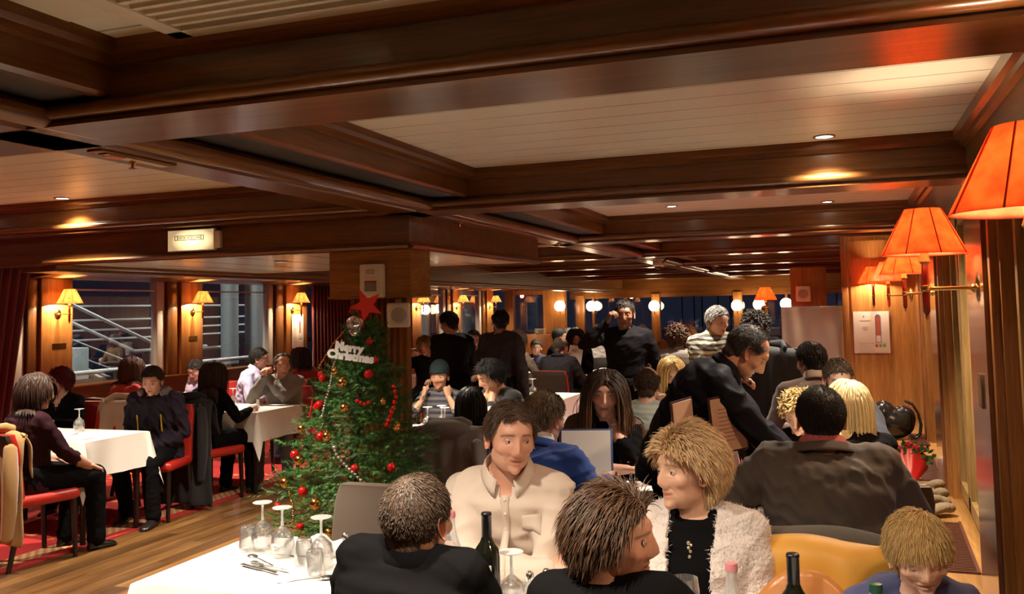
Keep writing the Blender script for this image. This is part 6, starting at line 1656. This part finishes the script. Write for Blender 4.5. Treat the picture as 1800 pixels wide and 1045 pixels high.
person('man with cropped greying brown hair in a black jumper, back to the room', (-1.01, 2.06, 1.27), 2, lean=8, shrug=.046, top=BLK, garment='plain', thick=.018, trousers=BLK, hair=dict(style='buzz', n=11000, length=.013, w_=.0011, grav=.06, nseg=3, colvar=.3, vol=.005), hcol=(.085, .052, .034), lh=(-.16, .42, .79), rh=(.14, .42, .79), lod=0, wr=.003, hd=(-16, -4, 3), headkw=dict(hw=1.02), skin=(.56, .28, .18), bulk=1.03, shoulder=.90, lat=4.5, neckw=1.2, extra=crew(BLK), chair_='brown', k=.95)
def watch(s, mt, wd=.012, name='bracelet', r_=.031):
    def f(c):
        E_, W_ = c['tgt'][s]; d = nrm(W_ - E_); p = W_ - d * .035
        u = nrm(np.cross(d, (0, 0, 1))); v2 = np.cross(d, u); m = M()
        aa = np.linspace(0, 2 * PI, 22, endpoint=False)
        for a in aa: m.ball(p + u * r_ * math.cos(a) + v2 * r_ * .85 * math.sin(a), .0052, 7, 5)
        obj(name, m, mt, c['root'], smooth=90)
    return f
person('person with tousled brown hair in a black jacket, face turned to the blonde woman', (-.52, 2.10, 1.24), -4, lean=10, lat=-5, shrug=.022, top=BLK, garment='plain', thick=.018, trousers=BLK, hair=dict(style='short', n=8500, length=.085, vol=.011, w_=.0016, spread=.8, curl=.05, wave=.12, grav=.10, colvar=.3, back=.75, nseg=7), hcol=(.075, .036, .018), lh=(-.15, .42, .79), rh=(.20, .45, .80), lod=0, wr=.003, hd=(-82, 0, 4), headkw=dict(stubble=.06, hw=.98), skin=ROSY, bulk=1.0, shoulder=.90, chair_='brown', k=.94, extra=watch(1, STEEL))
person('fair-haired boy in a blue-grey top bent over the table, hand to his mouth', (.16, 2.60, 1.125), 184, lean=26, top=fabric('slate_blue_jersey', (.085, .095, .22)), trousers=JEAN, kid=True, hair=dict(style='short', n=8000, length=.042, vol=.008, w_=.0013, grav=.16, spread=.5, colvar=.14, front=-.012, back=0, part=.6), hcol=(.50, .33, .13), lh=(.0, .21, .85), rh=(.18, .34, .80), lp=(-.9, .2, -.5), rp=(.6, -.3, -.3), lnorm=(.2, -.9, -.1), ldir=(.9, .25, .2), lcurl=.55, rcurl=.7, lod=0, hd=(4, 15, 5), headkw=dict(closed=True, nose=.75, lips=(.6, .3, .25)), skin=(.75, .47, .34), k=.98)
t = thing('stool', 'low padded stool under the fair-haired boy', 'stool', (.22, 2.80, 0))
obj('seat', M().lathe([(.15, .36), (.17, .38), (.17, .43), (.15, .45), (.001, .455)], n=24), BRN_L, t, smooth=60)
for q in range(4): obj('leg', M().tube([(.11 * math.cos(q * PI / 2 + .78), .11 * math.sin(q * PI / 2 + .78), .37), (.15 * math.cos(q * PI / 2 + .78), .15 * math.sin(q * PI / 2 + .78), 0)], .014, 8), DARKW, t)

# ---- second row
def suit_extra(c):
    c['collar'](mat('pink_shirt', (.62, .16, .17), rough=.8), rad=1.16, hgt=.042, gap=.3, name='shirt_collar', point=.0)
    rows = [[c['axes'](f)[1] * -1 * (np.interp(f, [0, .4, .75, .97], [.126, .108, .112, .086]) + .018) + (c['P0'] + (c['S3'] - c['P0']) * f) + c['axes'](f)[0] * x for x in (-.0012, .0012)] for f in np.linspace(.05, .95, 14)]
person('man in a brown-grey suit jacket and pink collar, dark cropped hair, back to the room', (-.09, 3.48, 1.36), 8, lean=9, shrug=.018, top=SUITG, garment='suit', thick=.020, trousers=DKT, hair=dict(style='short', n=9000, length=.016, vol=.004, w_=.0011, grav=.2), hcol=(.016, .011, .010), lh=(-.20, .34, .80), rh=(.16, .34, .80), lod=0, wr=.005, hd=(2, -2, 0), skin=(.50, .25, .16), bulk=1.22, shoulder=1.13, neckw=1.15, extra=suit_extra, chair_='brown', k=1.0, lp=(-1, -.4, -.5), rp=(1, -.4, -.5))
person('woman with long bleached blonde hair in black beside the suited man', (.0, 4.42, 1.30), 18, lean=14, top=BLK, trousers=BLK, hair=dict(style='long', n=5200, length=.24, w_=.0022, colvar=.14, side_=1, vol=.008), hcol=(.80, .66, .36), female=True, lod=0, hd=(10, 10, 8), lh='tablein', rh='tablein', skin=PALE, chair_='brown', k=.97)
def waiter_extra(c):
    obj('sheet', M().box((-.10, -.004, -.14), (.10, .004, .14), .001), mat('menu_buff', (.55, .33, .22), rough=.7), c['root'])
    o = bpy.context.scene.objects[-1] if False else None
cw = person('grey-haired waiter in a black shirt bending forward to serve the suited man\'s table', (-.43, 4.33, 1.56), -82, pose='stand', lean=36, top=fabric('black_shirt', (.009, .009, .013), rough=.6), garment='shirt', thick=.020, trousers=BLK, hair=dict(style='receding', n=6500, length=.018, vol=.004, w_=.0011, colvar=.5, front=-.006), hcol=(.045, .035, .032), lh=(-.10, .60, .86), rh=(.10, .56, .88), lp=(-.5, -.2, -1), rp=(.6, -.3, -.8), lnorm=(.3, .1, .9), rnorm=(-.3, .1, .9), ldir=(.1, 1, -.1), rdir=(-.1, 1, .05), lcurl=.35, rcurl=.35, lod=0, wr=.0055, hd=(8, 40, 0), headkw=dict(nose=1.25, stubble=.12, age=.8, closed=False), skin=(.52, .28, .185), bulk=1.08, shoulder=1.02)
t = thing('menu_folder', 'buff menu in a dark folder held under the bending waiter\'s arm', 'menu', (-.49, 4.10, 1.13), math.radians(28))
t.rotation_euler = (math.radians(8), math.radians(-8), math.radians(28))
obj('cover', M().box((-.085, .004, -.13), (.085, .010, .13), .002), mat('folder_maroon', (.04, .012, .015), rough=.4), t)
obj('page', M().box((-.075, -.001, -.12), (.075, .004, .12)), mat('menu_buff', (.58, .34, .22), rough=.7), t)
m_ = M()
for i in range(9): m_.box((-.045, -.002, .07 - i * .018), (.045 - .012 * (i % 3), -.0005, .073 - i * .018))
obj('print', m_, mat('menu_print', (.3, .13, .08), rough=.7), t)
t = thing('menu_folder', 'second buff menu tucked behind the bending waiter\'s back', 'menu', (-.70, 3.95, 1.08), math.radians(40))
t.rotation_euler = (0, math.radians(-6), math.radians(60))
obj('cover', M().box((-.01, .003, -.16), (.14, .008, .16), .002), _mats['folder_maroon'], t); obj('page', M().box((-.0, -.002, -.15), (.13, .003, .15)), _mats['menu_buff'], t)

def d1x(c):
    E_, W_ = c['tgt'][-1]; d = nrm(W_ - E_); p = W_ - d * .04; u = nrm(np.cross(d, (0, 0, 1))); v2 = np.cross(d, u); m = M()
    for a in np.linspace(0, 2 * PI, 20, endpoint=False): m.ball(p + u * .030 * math.cos(a) + v2 * .027 * math.sin(a), .0055, 7, 5)
    obj('bracelet', m, STEEL, c['root'], smooth=90)
person('woman with long dark auburn hair in black, resting her chin on her hand', (-1.22, 4.78, 1.31), 196, lean=14, top=BLK, trousers=BLK, hair=dict(style='long', n=4600, length=.36, w_=.0027, wave=.16, tips=(.20, .085, .035), side_=1, side_x=.0), hcol=(.030, .014, .008), female=True, lh=(-.035, .165, 1.02), rh=(-.10, .36, .80), lp=(-.7, .3, -.9), rp=(.9, -.1, -.4), ldir=(.25, -.05, 1), lnorm=(.2, -1, -.1), lcurl=.75, rcurl=.2, lod=0, hd=(-4, 2, -4), skin=(.68, .37, .28), sleeve=.66, extra=d1x, chair_='brown', k=1.03)
person('man in a bright blue suit jacket holding a menu, thinning grey hair', (-1.27, 3.88, 1.285), -14, lean=10, top=NAVY, garment='suit', thick=.018, trousers=DKT, hair=dict(style='short', n=4500, length=.024, vol=.008, w_=.0014, colvar=.5), hcol=(.20, .15, .10), lod=0, hd=(-14, 10, 0), lh=(.02, .34, .86), rh=(.20, .36, .87), skin=(.60, .33, .24), bulk=1.1, shoulder=1.08, chair_='taupe', wr=.005, k=.98, extra=lambda c: c['collar'](mat('white_shirt', (.7, .7, .7), rough=.8), rad=1.16, hgt=.044, gap=.4, name='shirt_collar', point=0))
t = thing('menu_folder', 'open menu with white pages and a blue-edged cover held by the blue-jacketed man', 'menu', (-1.15, 4.12, .935), math.radians(20))
t.rotation_euler = (math.radians(-24), 0, math.radians(14))
obj('cover', M().box((-.125, .002, -.16), (.125, .008, .16), .002), mat('menu_blue', (.06, .08, .22), rough=.5), t); obj('page', M().box((-.115, -.003, -.15), (.115, .002, .15)), PAPER, t)
# ---- starboard, beyond the second row
person('balding man in a pale ribbed sweater, back to the room', (-1.21, 5.85, 1.27), -6, lean=8, top=stripes('pale_rib', [(0, (.40, .44, .40)), (.5, (.33, .37, .34))], .03), trousers=DKT, hair=dict(style='horseshoe', length=.016), hcol=(.06, .035, .022), lod=1, hd=(8, 4, 0), skin=(.62, .38, .27), bulk=1.12, shoulder=1.08, chair_='brown', lh='tablein', rh=(.06, .30, .98))
person('blonde woman peering past the pale-sweatered man, hand at her chin', (-1.25, 7.0, 1.26), 200, lean=12, top=BLK, trousers=BLK, hair=dict(style='long', n=3600, length=.20), hcol=(.60, .40, .15), female=True, lod=1, hd=(4, 8, 10), lh='table', rh=(.04, .17, 1.02), rdir=(-.2, -.1, 1), rnorm=(0, -1, 0), rcurl=.7, skin=PALE, chair_='brown')
person('man in a patterned wool sweater standing with folded arms, grey hair', (-.95, 7.44, 1.645), -150, pose='stand', lean=2, top=stripes('fair_isle', [(0, (.30, .30, .28)), (.12, (.05, .05, .06)), (.22, (.36, .32, .22)), (.38, (.04, .04, .05)), (.5, (.30, .30, .30)), (.62, (.10, .09, .06)), (.74, (.42, .38, .26)), (.88, (.06, .06, .07))], .15), garment='shirt', thick=.024, trousers=DKT, hair=dict(style='short', length=.03, colvar=.6), hcol=(.30, .29, .28), lod=1, hd=(20, 8, 0), lh=(.08, .22, 1.10), rh=(-.10, .24, 1.08), lp=(-.8, 0, -.6), rp=(.8, 0, -.6), skin=(.55, .30, .21), bulk=1.15, headkw=dict(age=.8))
person('person with dark curly hair reaching out an arm, black coat over it', (-.69, 7.86, 1.575), 170, pose='stand', lean=14, top=BLK, garment='coat', thick=.03, trousers=BLK, hair=dict(style='curly', length=.07), hcol=(.02, .013, .010), lod=1, hd=(20, 20, 0), lh=(-.45, .30, 1.25), rh='side', lnorm=(0, 0, -1), ldir=(-1, .1, -.3), skin=(.60, .33, .22))
coat(-.56, 7.25, 180, mat('black_overcoat', (.008, .008, .009), rough=.8), 'long black coat held out by the curly-haired person', zt=1.30, front=.6, back=.65, hw=.24, sleeves=False, seed=12)
person('grey-haired man seen behind the curly-haired person', (-.89, 9.49, 1.57), 175, pose='stand', lean=4, top=fabric('grey_knit', (.12, .12, .13)), trousers=DKT, hair='short', hcol=(.20, .17, .14), lod=2, lh='side', rh='side', skin=PALE)
person('man in a grey-mauve sweater turned away towards the foil board', (-.22, 6.54, 1.39), 12, lean=10, top=fabric('mauve_grey_wool', (.24, .21, .215)), trousers=DKT, hair=dict(style='short', length=.02), hcol=(.014, .010, .009), lod=1, hd=(30, 10, 0), lh='table', rh='table', skin=(.26, .13, .08), bulk=1.08, shoulder=1.08, chair_='brown', extra=lambda c: c['collar'](mat('pale_collar', (.55, .48, .46), rough=.8), rad=1.2, hgt=.045, gap=.3, name='shirt_collar', point=0))
person('man with closely cropped hair looking down across from the suited man', (-.04, 5.87, 1.32), 176, lean=10, top=fabric('slate_jersey', (.13, .15, .20)), trousers=DKT, hair=dict(style='buzz'), hcol=(.09, .06, .04), lod=1, hd=(20, 14, 0), lh='table', rh='table', skin=(.64, .38, .28), chair_='red')
person('woman with curly fair hair hidden behind the suited man', (-.25, 5.30, 1.16), 176, lean=14, top=BLK, trousers=BLK, hair=dict(style='curly', length=.05), hcol=(.45, .30, .12), female=True, lod=1, hd=(-10, 18, 0), lh='table', rh='table', skin=PALE, chair_='brown')
# ---- waiters standing in the aisle
WSH = fabric('waiter_black_shirt', (.009, .008, .010), rough=.75)
person('dark-clad man standing in the starboard aisle, hand raised to his mouth', (-1.74, 7.57, 1.72), 188, pose='stand', lean=1, top=WSH, trousers=BLK, hair=dict(style='buzz'), hcol=(.015, .010, .009), lod=1, hd=(0, 4, 0), lh='side', rh=(.14, .20, 1.47), rp=(.9, .2, -.8), rdir=(-.5, .1, 1), rnorm=(-1, -.2, 0), rcurl=.7, skin=(.25, .115, .07))
person('upright waiter in a charcoal shirt seen from behind, bald crown', (-3.1, 8.15, 1.665), -14, pose='stand', lean=3, top=fabric('charcoal_shirt', (.040, .035, .040), rough=.8), trousers=BLK, hair=dict(style='horseshoe', length=.016), hcol=(.012, .009, .009), lod=1, hd=(44, 6, 0), lh=(-.16, .26, 1.00), rh='side', skin=(.34, .18, .11), bulk=1.12, shoulder=1.08, wr=.006)
person('waiter in a black waistcoat bending towards a diner, dark hair', (-3.77, 8.44, 1.645), 20, pose='stand', lean=10, top=WSH, trousers=BLK, hair='short', hcol=(.012, .010, .009), lod=1, hd=(55, 14, 0), lh=(-.06, .40, 1.02), rh=(.14, .42, .98), skin=(.42, .20, .12))
# ---- the table behind the tree
def beanie(c):
    V = []; nu = 28; rows = []
    for j, (el, o_) in enumerate(((-.02, .010), (.10, .014), (.35, .014), (.6, .014), (.9, .014), (1.2, .014), (1.5, .014))):
        a = np.linspace(0, 2 * PI, nu, endpoint=False); D = np.stack([np.cos(a) * math.cos(el), np.sin(a) * math.cos(el), np.full(nu, math.sin(el))], 1)
        P = head_surface(D) + D * o_; P[:, 2] += .022 + .012 * (np.sin(a) > .3) * (j < 2); rows.append((c['HM'] @ (P * c['hs']).T).T + c['HC'])
    obj('beanie', M().loft(rows), mat('dark_green_knit', (.015, .035, .038), rough=.95, bump=.6, scale=40), c['root'], smooth=90)
person('smiling boy in a dark knitted beanie holding both fists to his cheeks', (-3.2, 6.97, 1.215), 186, lean=4, top=stripes('grey_navy_stripe', [(0, (.045, .045, .07)), (.5, (.15, .14, .15))], .05), trousers=JEAN, kid=False, hair=dict(style='short', length=.03), hcol=(.010, .008, .008), lod=1, hd=(4, 4, 0), lh=(-.115, .17, 1.0), rh=(.115, .17, 1.0), lp=(-.5, .5, -1), rp=(.5, .5, -1), ldir=(.15, -.1, 1), rdir=(-.15, -.1, 1), lnorm=(.8, -.6, 0), rnorm=(-.8, -.6, 0), lcurl=1.3, rcurl=1.3, sleeve=.72, skin=(.66, .38, .24), headkw=dict(smile=1.0, mouth_open=.3, hw=1.02, nose=.8), female=True, k=.94, extra=beanie, chair_='taupe')
person('dark-haired diner with white-striped black sleeves, chin on clasped hands', (-2.56, 6.52, 1.27), 150, lean=16, top=stripes('black_white_band', [(0, (.012, .012, .014)), (.86, (.55, .53, .5))], .32), trousers=BLK, hair=dict(style='short', length=.06, vol=.014, front=-.01), hcol=(.008, .006, .006), lod=1, hd=(-20, 22, 0), lh=(-.02, .20, .99), rh=(.03, .21, .99), lp=(-.5, .4, -1), rp=(.5, .4, -1), ldir=(.2, -.1, 1), rdir=(-.2, -.1, 1), lnorm=(.6, -.8, 0), rnorm=(-.6, -.8, 0), lcurl=1.2, rcurl=1.2, sleeve=.8, skin=(.52, .28, .17), headkw=dict(closed=True), chair_='taupe')
person('person with long black hair seen from behind at the table after the tree', (-2.38, 5.67, 1.13), 10, lean=10, top=BLK, trousers=BLK, hair=dict(style='long', n=3600, length=.26), hcol=(.008, .006, .006), female=True, lod=1, hd=(10, 10, 0), lh='table', rh='table', skin=TAN, chair_='brown', k=.90)
# ---- port side tables
def glasses(c):
    m = M(); m2 = []
    for s in (-1, 1): m.tube([c['HC'] + c['HM'] @ (np.array((s * .032 + .022 * math.cos(a), .088, .017 * math.sin(a))) * c['hs']) for a in np.linspace(0, 2 * PI, 16)], .0012, 5); m.tube([c['HC'] + c['HM'] @ np.array((s * .054, .086, .004)), c['HC'] + c['HM'] @ np.array((s * .078, .0, .006))], .0012, 5)
    m.tube([c['HC'] + c['HM'] @ np.array((s * .011, .09, .003)) for s in (-1, 1)], .0012, 5); obj('spectacles', m, BLACKM, c['root'])
person('woman with a dark bob and spectacles in a maroon-black top', (-5.29, 4.82, 1.275), -14, lean=4, top=fabric('maroon_black_knit', (.028, .010, .013)), trousers=BLK, hair=dict(style='bob', length=.15), hcol=(.035, .016, .010), female=True, lod=1, hd=(-34, 6, 0), lh='lap', rh=(.18, .36, .60), rcurl=.5, sleeve=.72, skin=(.58, .32, .24), extra=glasses, chair_='red', bulk=1.1)
person('woman with short red hair in a black cardigan, looking towards the window', (-6.58, 6.24, 1.22), 190, lean=4, top=BLK, trousers=BLK, hair=dict(style='short', length=.06, vol=.016), hcol=(.12, .010, .016), female=True, lod=1, hd=(-46, 2, 0), lh='table', rh='tablein', skin=PALE, neckline=(.06, .16), chair_='red')
def hoodx(c):
    obj('hood', M().tube([c['S3'] + c['r1'] * .11 * math.cos(a) + c['f1'] * (.10 * math.sin(a)) + c['nd'] * (.015 + .02 * math.sin(a)) for a in np.linspace(PI * .82, PI * 2.18, 14)], [(.022, .03)] + [(.032, .042)] * 12 + [(.022, .03)], 10, round_ends=True), mat('grey_violet_lining', (.16, .14, .17), rough=.8), c['root'], smooth=90)
    for s in (-1, 1): obj('stripe', M().tube([front_pt(c, f, s * .10, infl=.03) for f in (.35, .5, .65)], .006, 6), mat('yellow_piping', (.6, .40, .03), rough=.6), c['root'])
person('sullen young man with short dark hair in a padded dark jacket', (-5.37, 6.04, 1.25), 196, lean=9, top=fabric('dark_plum_jacket', (.026, .020, .032), rough=.6, bump=.2, scale=20), garment='coat', thick=.034, trousers=BLK, hair=dict(style='short', length=.022, front=-.006), hcol=(.030, .018, .012), lod=0, hd=(6, 14, 0), lh=(-.06, .20, .60), rh=(.06, .20, .60), skin=(.66, .38, .29), wr=.008, extra=hoodx, chair_='red', legs={-1: ((-.12, .40, .50), (-.14, .38, .09)), 1: ((.12, .42, .50), (.16, .22, .09))})
person('woman with long chestnut hair in a coral top at the port window', (-6.50, 7.03, 1.265), -18, lean=8, top=fabric('coral_knit', (.60, .06, .05)), trousers=BLK, hair=dict(style='long', length=.15), hcol=(.10, .035, .015), female=True, lod=1, hd=(10, 12, 0), lh='table', rh='table', skin=PALE, chair_='red')
person('woman with dark brown hair in black, her back to the young man', (-5.38, 6.84, 1.24), -10, lean=8, top=BLK, trousers=BLK, hair=dict(style='long', length=.26), hcol=(.028, .013, .009), female=True, lod=1, hd=(-30, 8, 0), lh='table', rh='table', skin=PALE, chair_='red')
person('man in a grey quarter-zip sweater with hands clasped before his face', (-5.32, 7.82, 1.26), 196, lean=14, top=fabric('stone_grey_knit', (.22, .20, .175)), garment='shirt', thick=.018, trousers=fabric('grey_trousers', (.10, .095, .09)), hair=dict(style='receding', length=.02), hcol=(.045, .028, .020), lod=1, hd=(30, 6, 0), lh=(.09, .26, 1.02), rh=(.13, .25, 1.02), lp=(-.8, .2, -.8), rp=(.6, .3, -1), ldir=(.6, .0, .8), rdir=(-.3, 0, 1), lnorm=(.6, -.7, 0), rnorm=(-.8, -.5, 0), lcurl=.9, rcurl=.9, skin=ROSY, bulk=1.05, wr=.005, headkw=dict(hw=.98), chair_='red')
LIL = fabric('lilac_stripe_shirt', (.44, .42, .60), rough=.8)
person('man in a pale lilac shirt seen from behind, dark hair', (-6.2, 8.65, 1.28), -80, lean=12, top=LIL, garment='shirt', trousers=JEAN, hair='short', hcol=(.020, .015, .013), lod=1, hd=(10, 6, 0), lh='table', rh='table', skin=PALE, wr=.006, bulk=1.08, chair_='red')
person('person in a lilac top resting the forehead on one hand', (-6.87, 8.41, 1.16), 170, lean=16, top=fabric('lilac_knit', (.42, .33, .44)), trousers=JEAN, hair=dict(style='short', length=.03), hcol=(.02, .014, .012), female=True, lod=1, hd=(10, 26, 0), lh='table', rh=(.05, .20, 1.0), rdir=(-.3, -.3, 1), rnorm=(0, -1, 0), rcurl=.6, skin=PALE, chair_='red')
person('woman with a dark bob in a red jacket, hand to her mouth', (-6.1, 9.32, 1.24), 75, lean=8, top=fabric('red_wool_jacket', (.36, .02, .018)), trousers=BLK, hair=dict(style='bob', length=.17), hcol=(.025, .009, .009), female=True, lod=1, hd=(35, 14, 0), lh='table', rh=(.02, .18, 1.02), rdir=(-.1, 0, 1), rnorm=(0, -1, 0), rcurl=.8, skin=PALE, chair_='red')
# ---- far diners
person('blonde woman with tied-back hair in black beyond the post', (-5.11, 10.74, 1.32), 188, lean=2, top=BLK, trousers=BLK, hair=dict(style='tail'), hcol=(.45, .28, .10), female=True, lod=1, hd=(-6, 4, 0), lh='table', rh=(.16, .2, 1.0), rcurl=.9, skin=PALE, chair_='red')
person('ruddy man in a dark jacket framed between the two waiters', (-4.76, 11.51, 1.375), 186, lean=4, top=fabric('night_jacket', (.012, .012, .018)), garment='suit', neckline=(.06, .25), undershirt=mat('white_shirt', (.7, .7, .7)), trousers=DKT, hair='short', hcol=(.06, .035, .02), lod=1, hd=(20, 2, 0), lh='table', rh='table', skin=ROSY, bulk=1.1, chair_='red')
person('woman with wavy brown hair in profile beside the upright waiter', (-3.89, 10.86, 1.38), -14, lean=4, top=fabric('patterned_shawl', (.20, .15, .11), var=.5), trousers=BLK, hair=dict(style='bob', length=.16, wave=.2), hcol=(.06, .03, .02), female=True, lod=1, hd=(-50, 4, 0), lh='table', rh='table', skin=ROSY, chair_='red')
person('small child with dark hair at the far middle table', (-4.28, 12.76, 1.195), 200, lean=4, top=fabric('navy_child_top', (.03, .03, .06)), trousers=JEAN, kid=True, hair='short', hcol=(.05, .03, .02), lod=2, hd=(0, 10, 0), lh='table', rh='table', skin=PALE, chair_='brown')
person('man in a black jacket turned to the long-haired woman, short black hair', (-4.01, 13.06, 1.35), -85, lean=6, top=BLK, trousers=BLK, hair='short', hcol=(.010, .008, .008), lod=2, hd=(10, 6, 0), lh='table', rh='table', skin=TAN, chair_='red')
person('man in a dark suit with thinning hair on a red-edged chair, back to the room', (-3.29, 10.77, 1.30), -10, lean=8, top=fabric('dark_suit_far', (.02, .018, .020)), garment='suit', trousers=DKT, hair=dict(style='horseshoe'), hcol=(.08, .05, .035), lod=1, hd=(-14, 6, 0), lh='table', rh='table', skin=PALE, bulk=1.15, shoulder=1.1, chair_='red')
person('woman with long black hair reading a white sheet', (-3.39, 11.79, 1.375), 196, lean=8, top=BLK, trousers=BLK, hair=dict(style='long', length=.30), hcol=(.008, .007, .007), female=True, lod=1, hd=(10, 16, 0), lh=(-.05, .30, .92), rh=(.14, .30, .9), skin=PALE, chair_='brown')
o = obj('reading_sheet', M().box((-.09, -.002, -.13), (.09, .002, .13)), PAPER, label='white sheet held by the long-haired woman at the far table', cat='paper'); o.location = (-3.32, 11.5, 1.02); o.rotation_euler = (-.3, .15, .2)
person('person in a grey knitted cap behind the long-haired woman', (-4.1, 13.88, 1.325), 190, lean=4, top=fabric('ochre_top', (.25, .14, .05)), trousers=BLK, hair='short', hcol=(.35, .33, .32), lod=2, lh='table', rh='table', skin=PALE, chair_='red')
person('balding man in a bulky white jacket by the dark end windows', (-3.79, 14.42, 1.375), 192, lean=2, top=fabric('white_parka', (.62, .58, .53), rough=.7, bump=.3, scale=15), garment='coat', thick=.04, trousers=JEAN, hair=dict(style='horseshoe'), hcol=(.12, .08, .06), lod=1, hd=(4, 4, 0), lh='table', rh='table', skin=ROSY, wr=.01, bulk=1.12, chair_='red')
person('old man with white hair in a dark suit beyond the standing dark-clad man', (-3.11, 14.77, 1.35), 168, lean=2, top=fabric('navy_suit_far', (.014, .016, .022)), garment='suit', neckline=(.05, .25), undershirt=_mats['white_shirt'], trousers=DKT, hair=dict(style='short', length=.015), hcol=(.55, .53, .50), lod=1, hd=(16, 4, 0), lh='table', rh='table', skin=ROSY, chair_='red')
person('woman with pinned-up brown hair in a grey tweed jacket, back to the room', (-1.76, 10.25, 1.42), 10, lean=12, top=fabric('tweed_far', (.17, .145, .125), var=.3), garment='coat', thick=.03, trousers=DKT, hair=dict(style='curly', length=.05), hcol=(.09, .04, .02), female=True, lod=1, hd=(-20, 6, 0), lh='table', rh='table', skin=PALE, bulk=1.15, chair_='red')
person('smiling woman with fair brown hair peeking past the tweed jacket', (-1.89, 11.8, 1.39), 200, lean=6, top=BLK, trousers=BLK, hair=dict(style='bob', length=.12), hcol=(.25, .12, .05), female=True, lod=1, hd=(6, 6, 8), lh='table', rh='table', skin=PALE, headkw=dict(smile=.8), chair_='brown')
person('person in a cream shawl at the far red chairs', (-2.5, 12.4, 1.15), 150, lean=10, top=fabric('cream_shawl', (.6, .52, .42)), trousers=BLK, hair='short', hcol=(.4, .35, .3), female=True, lod=2, lh='table', rh='table', skin=PALE, chair_='red')
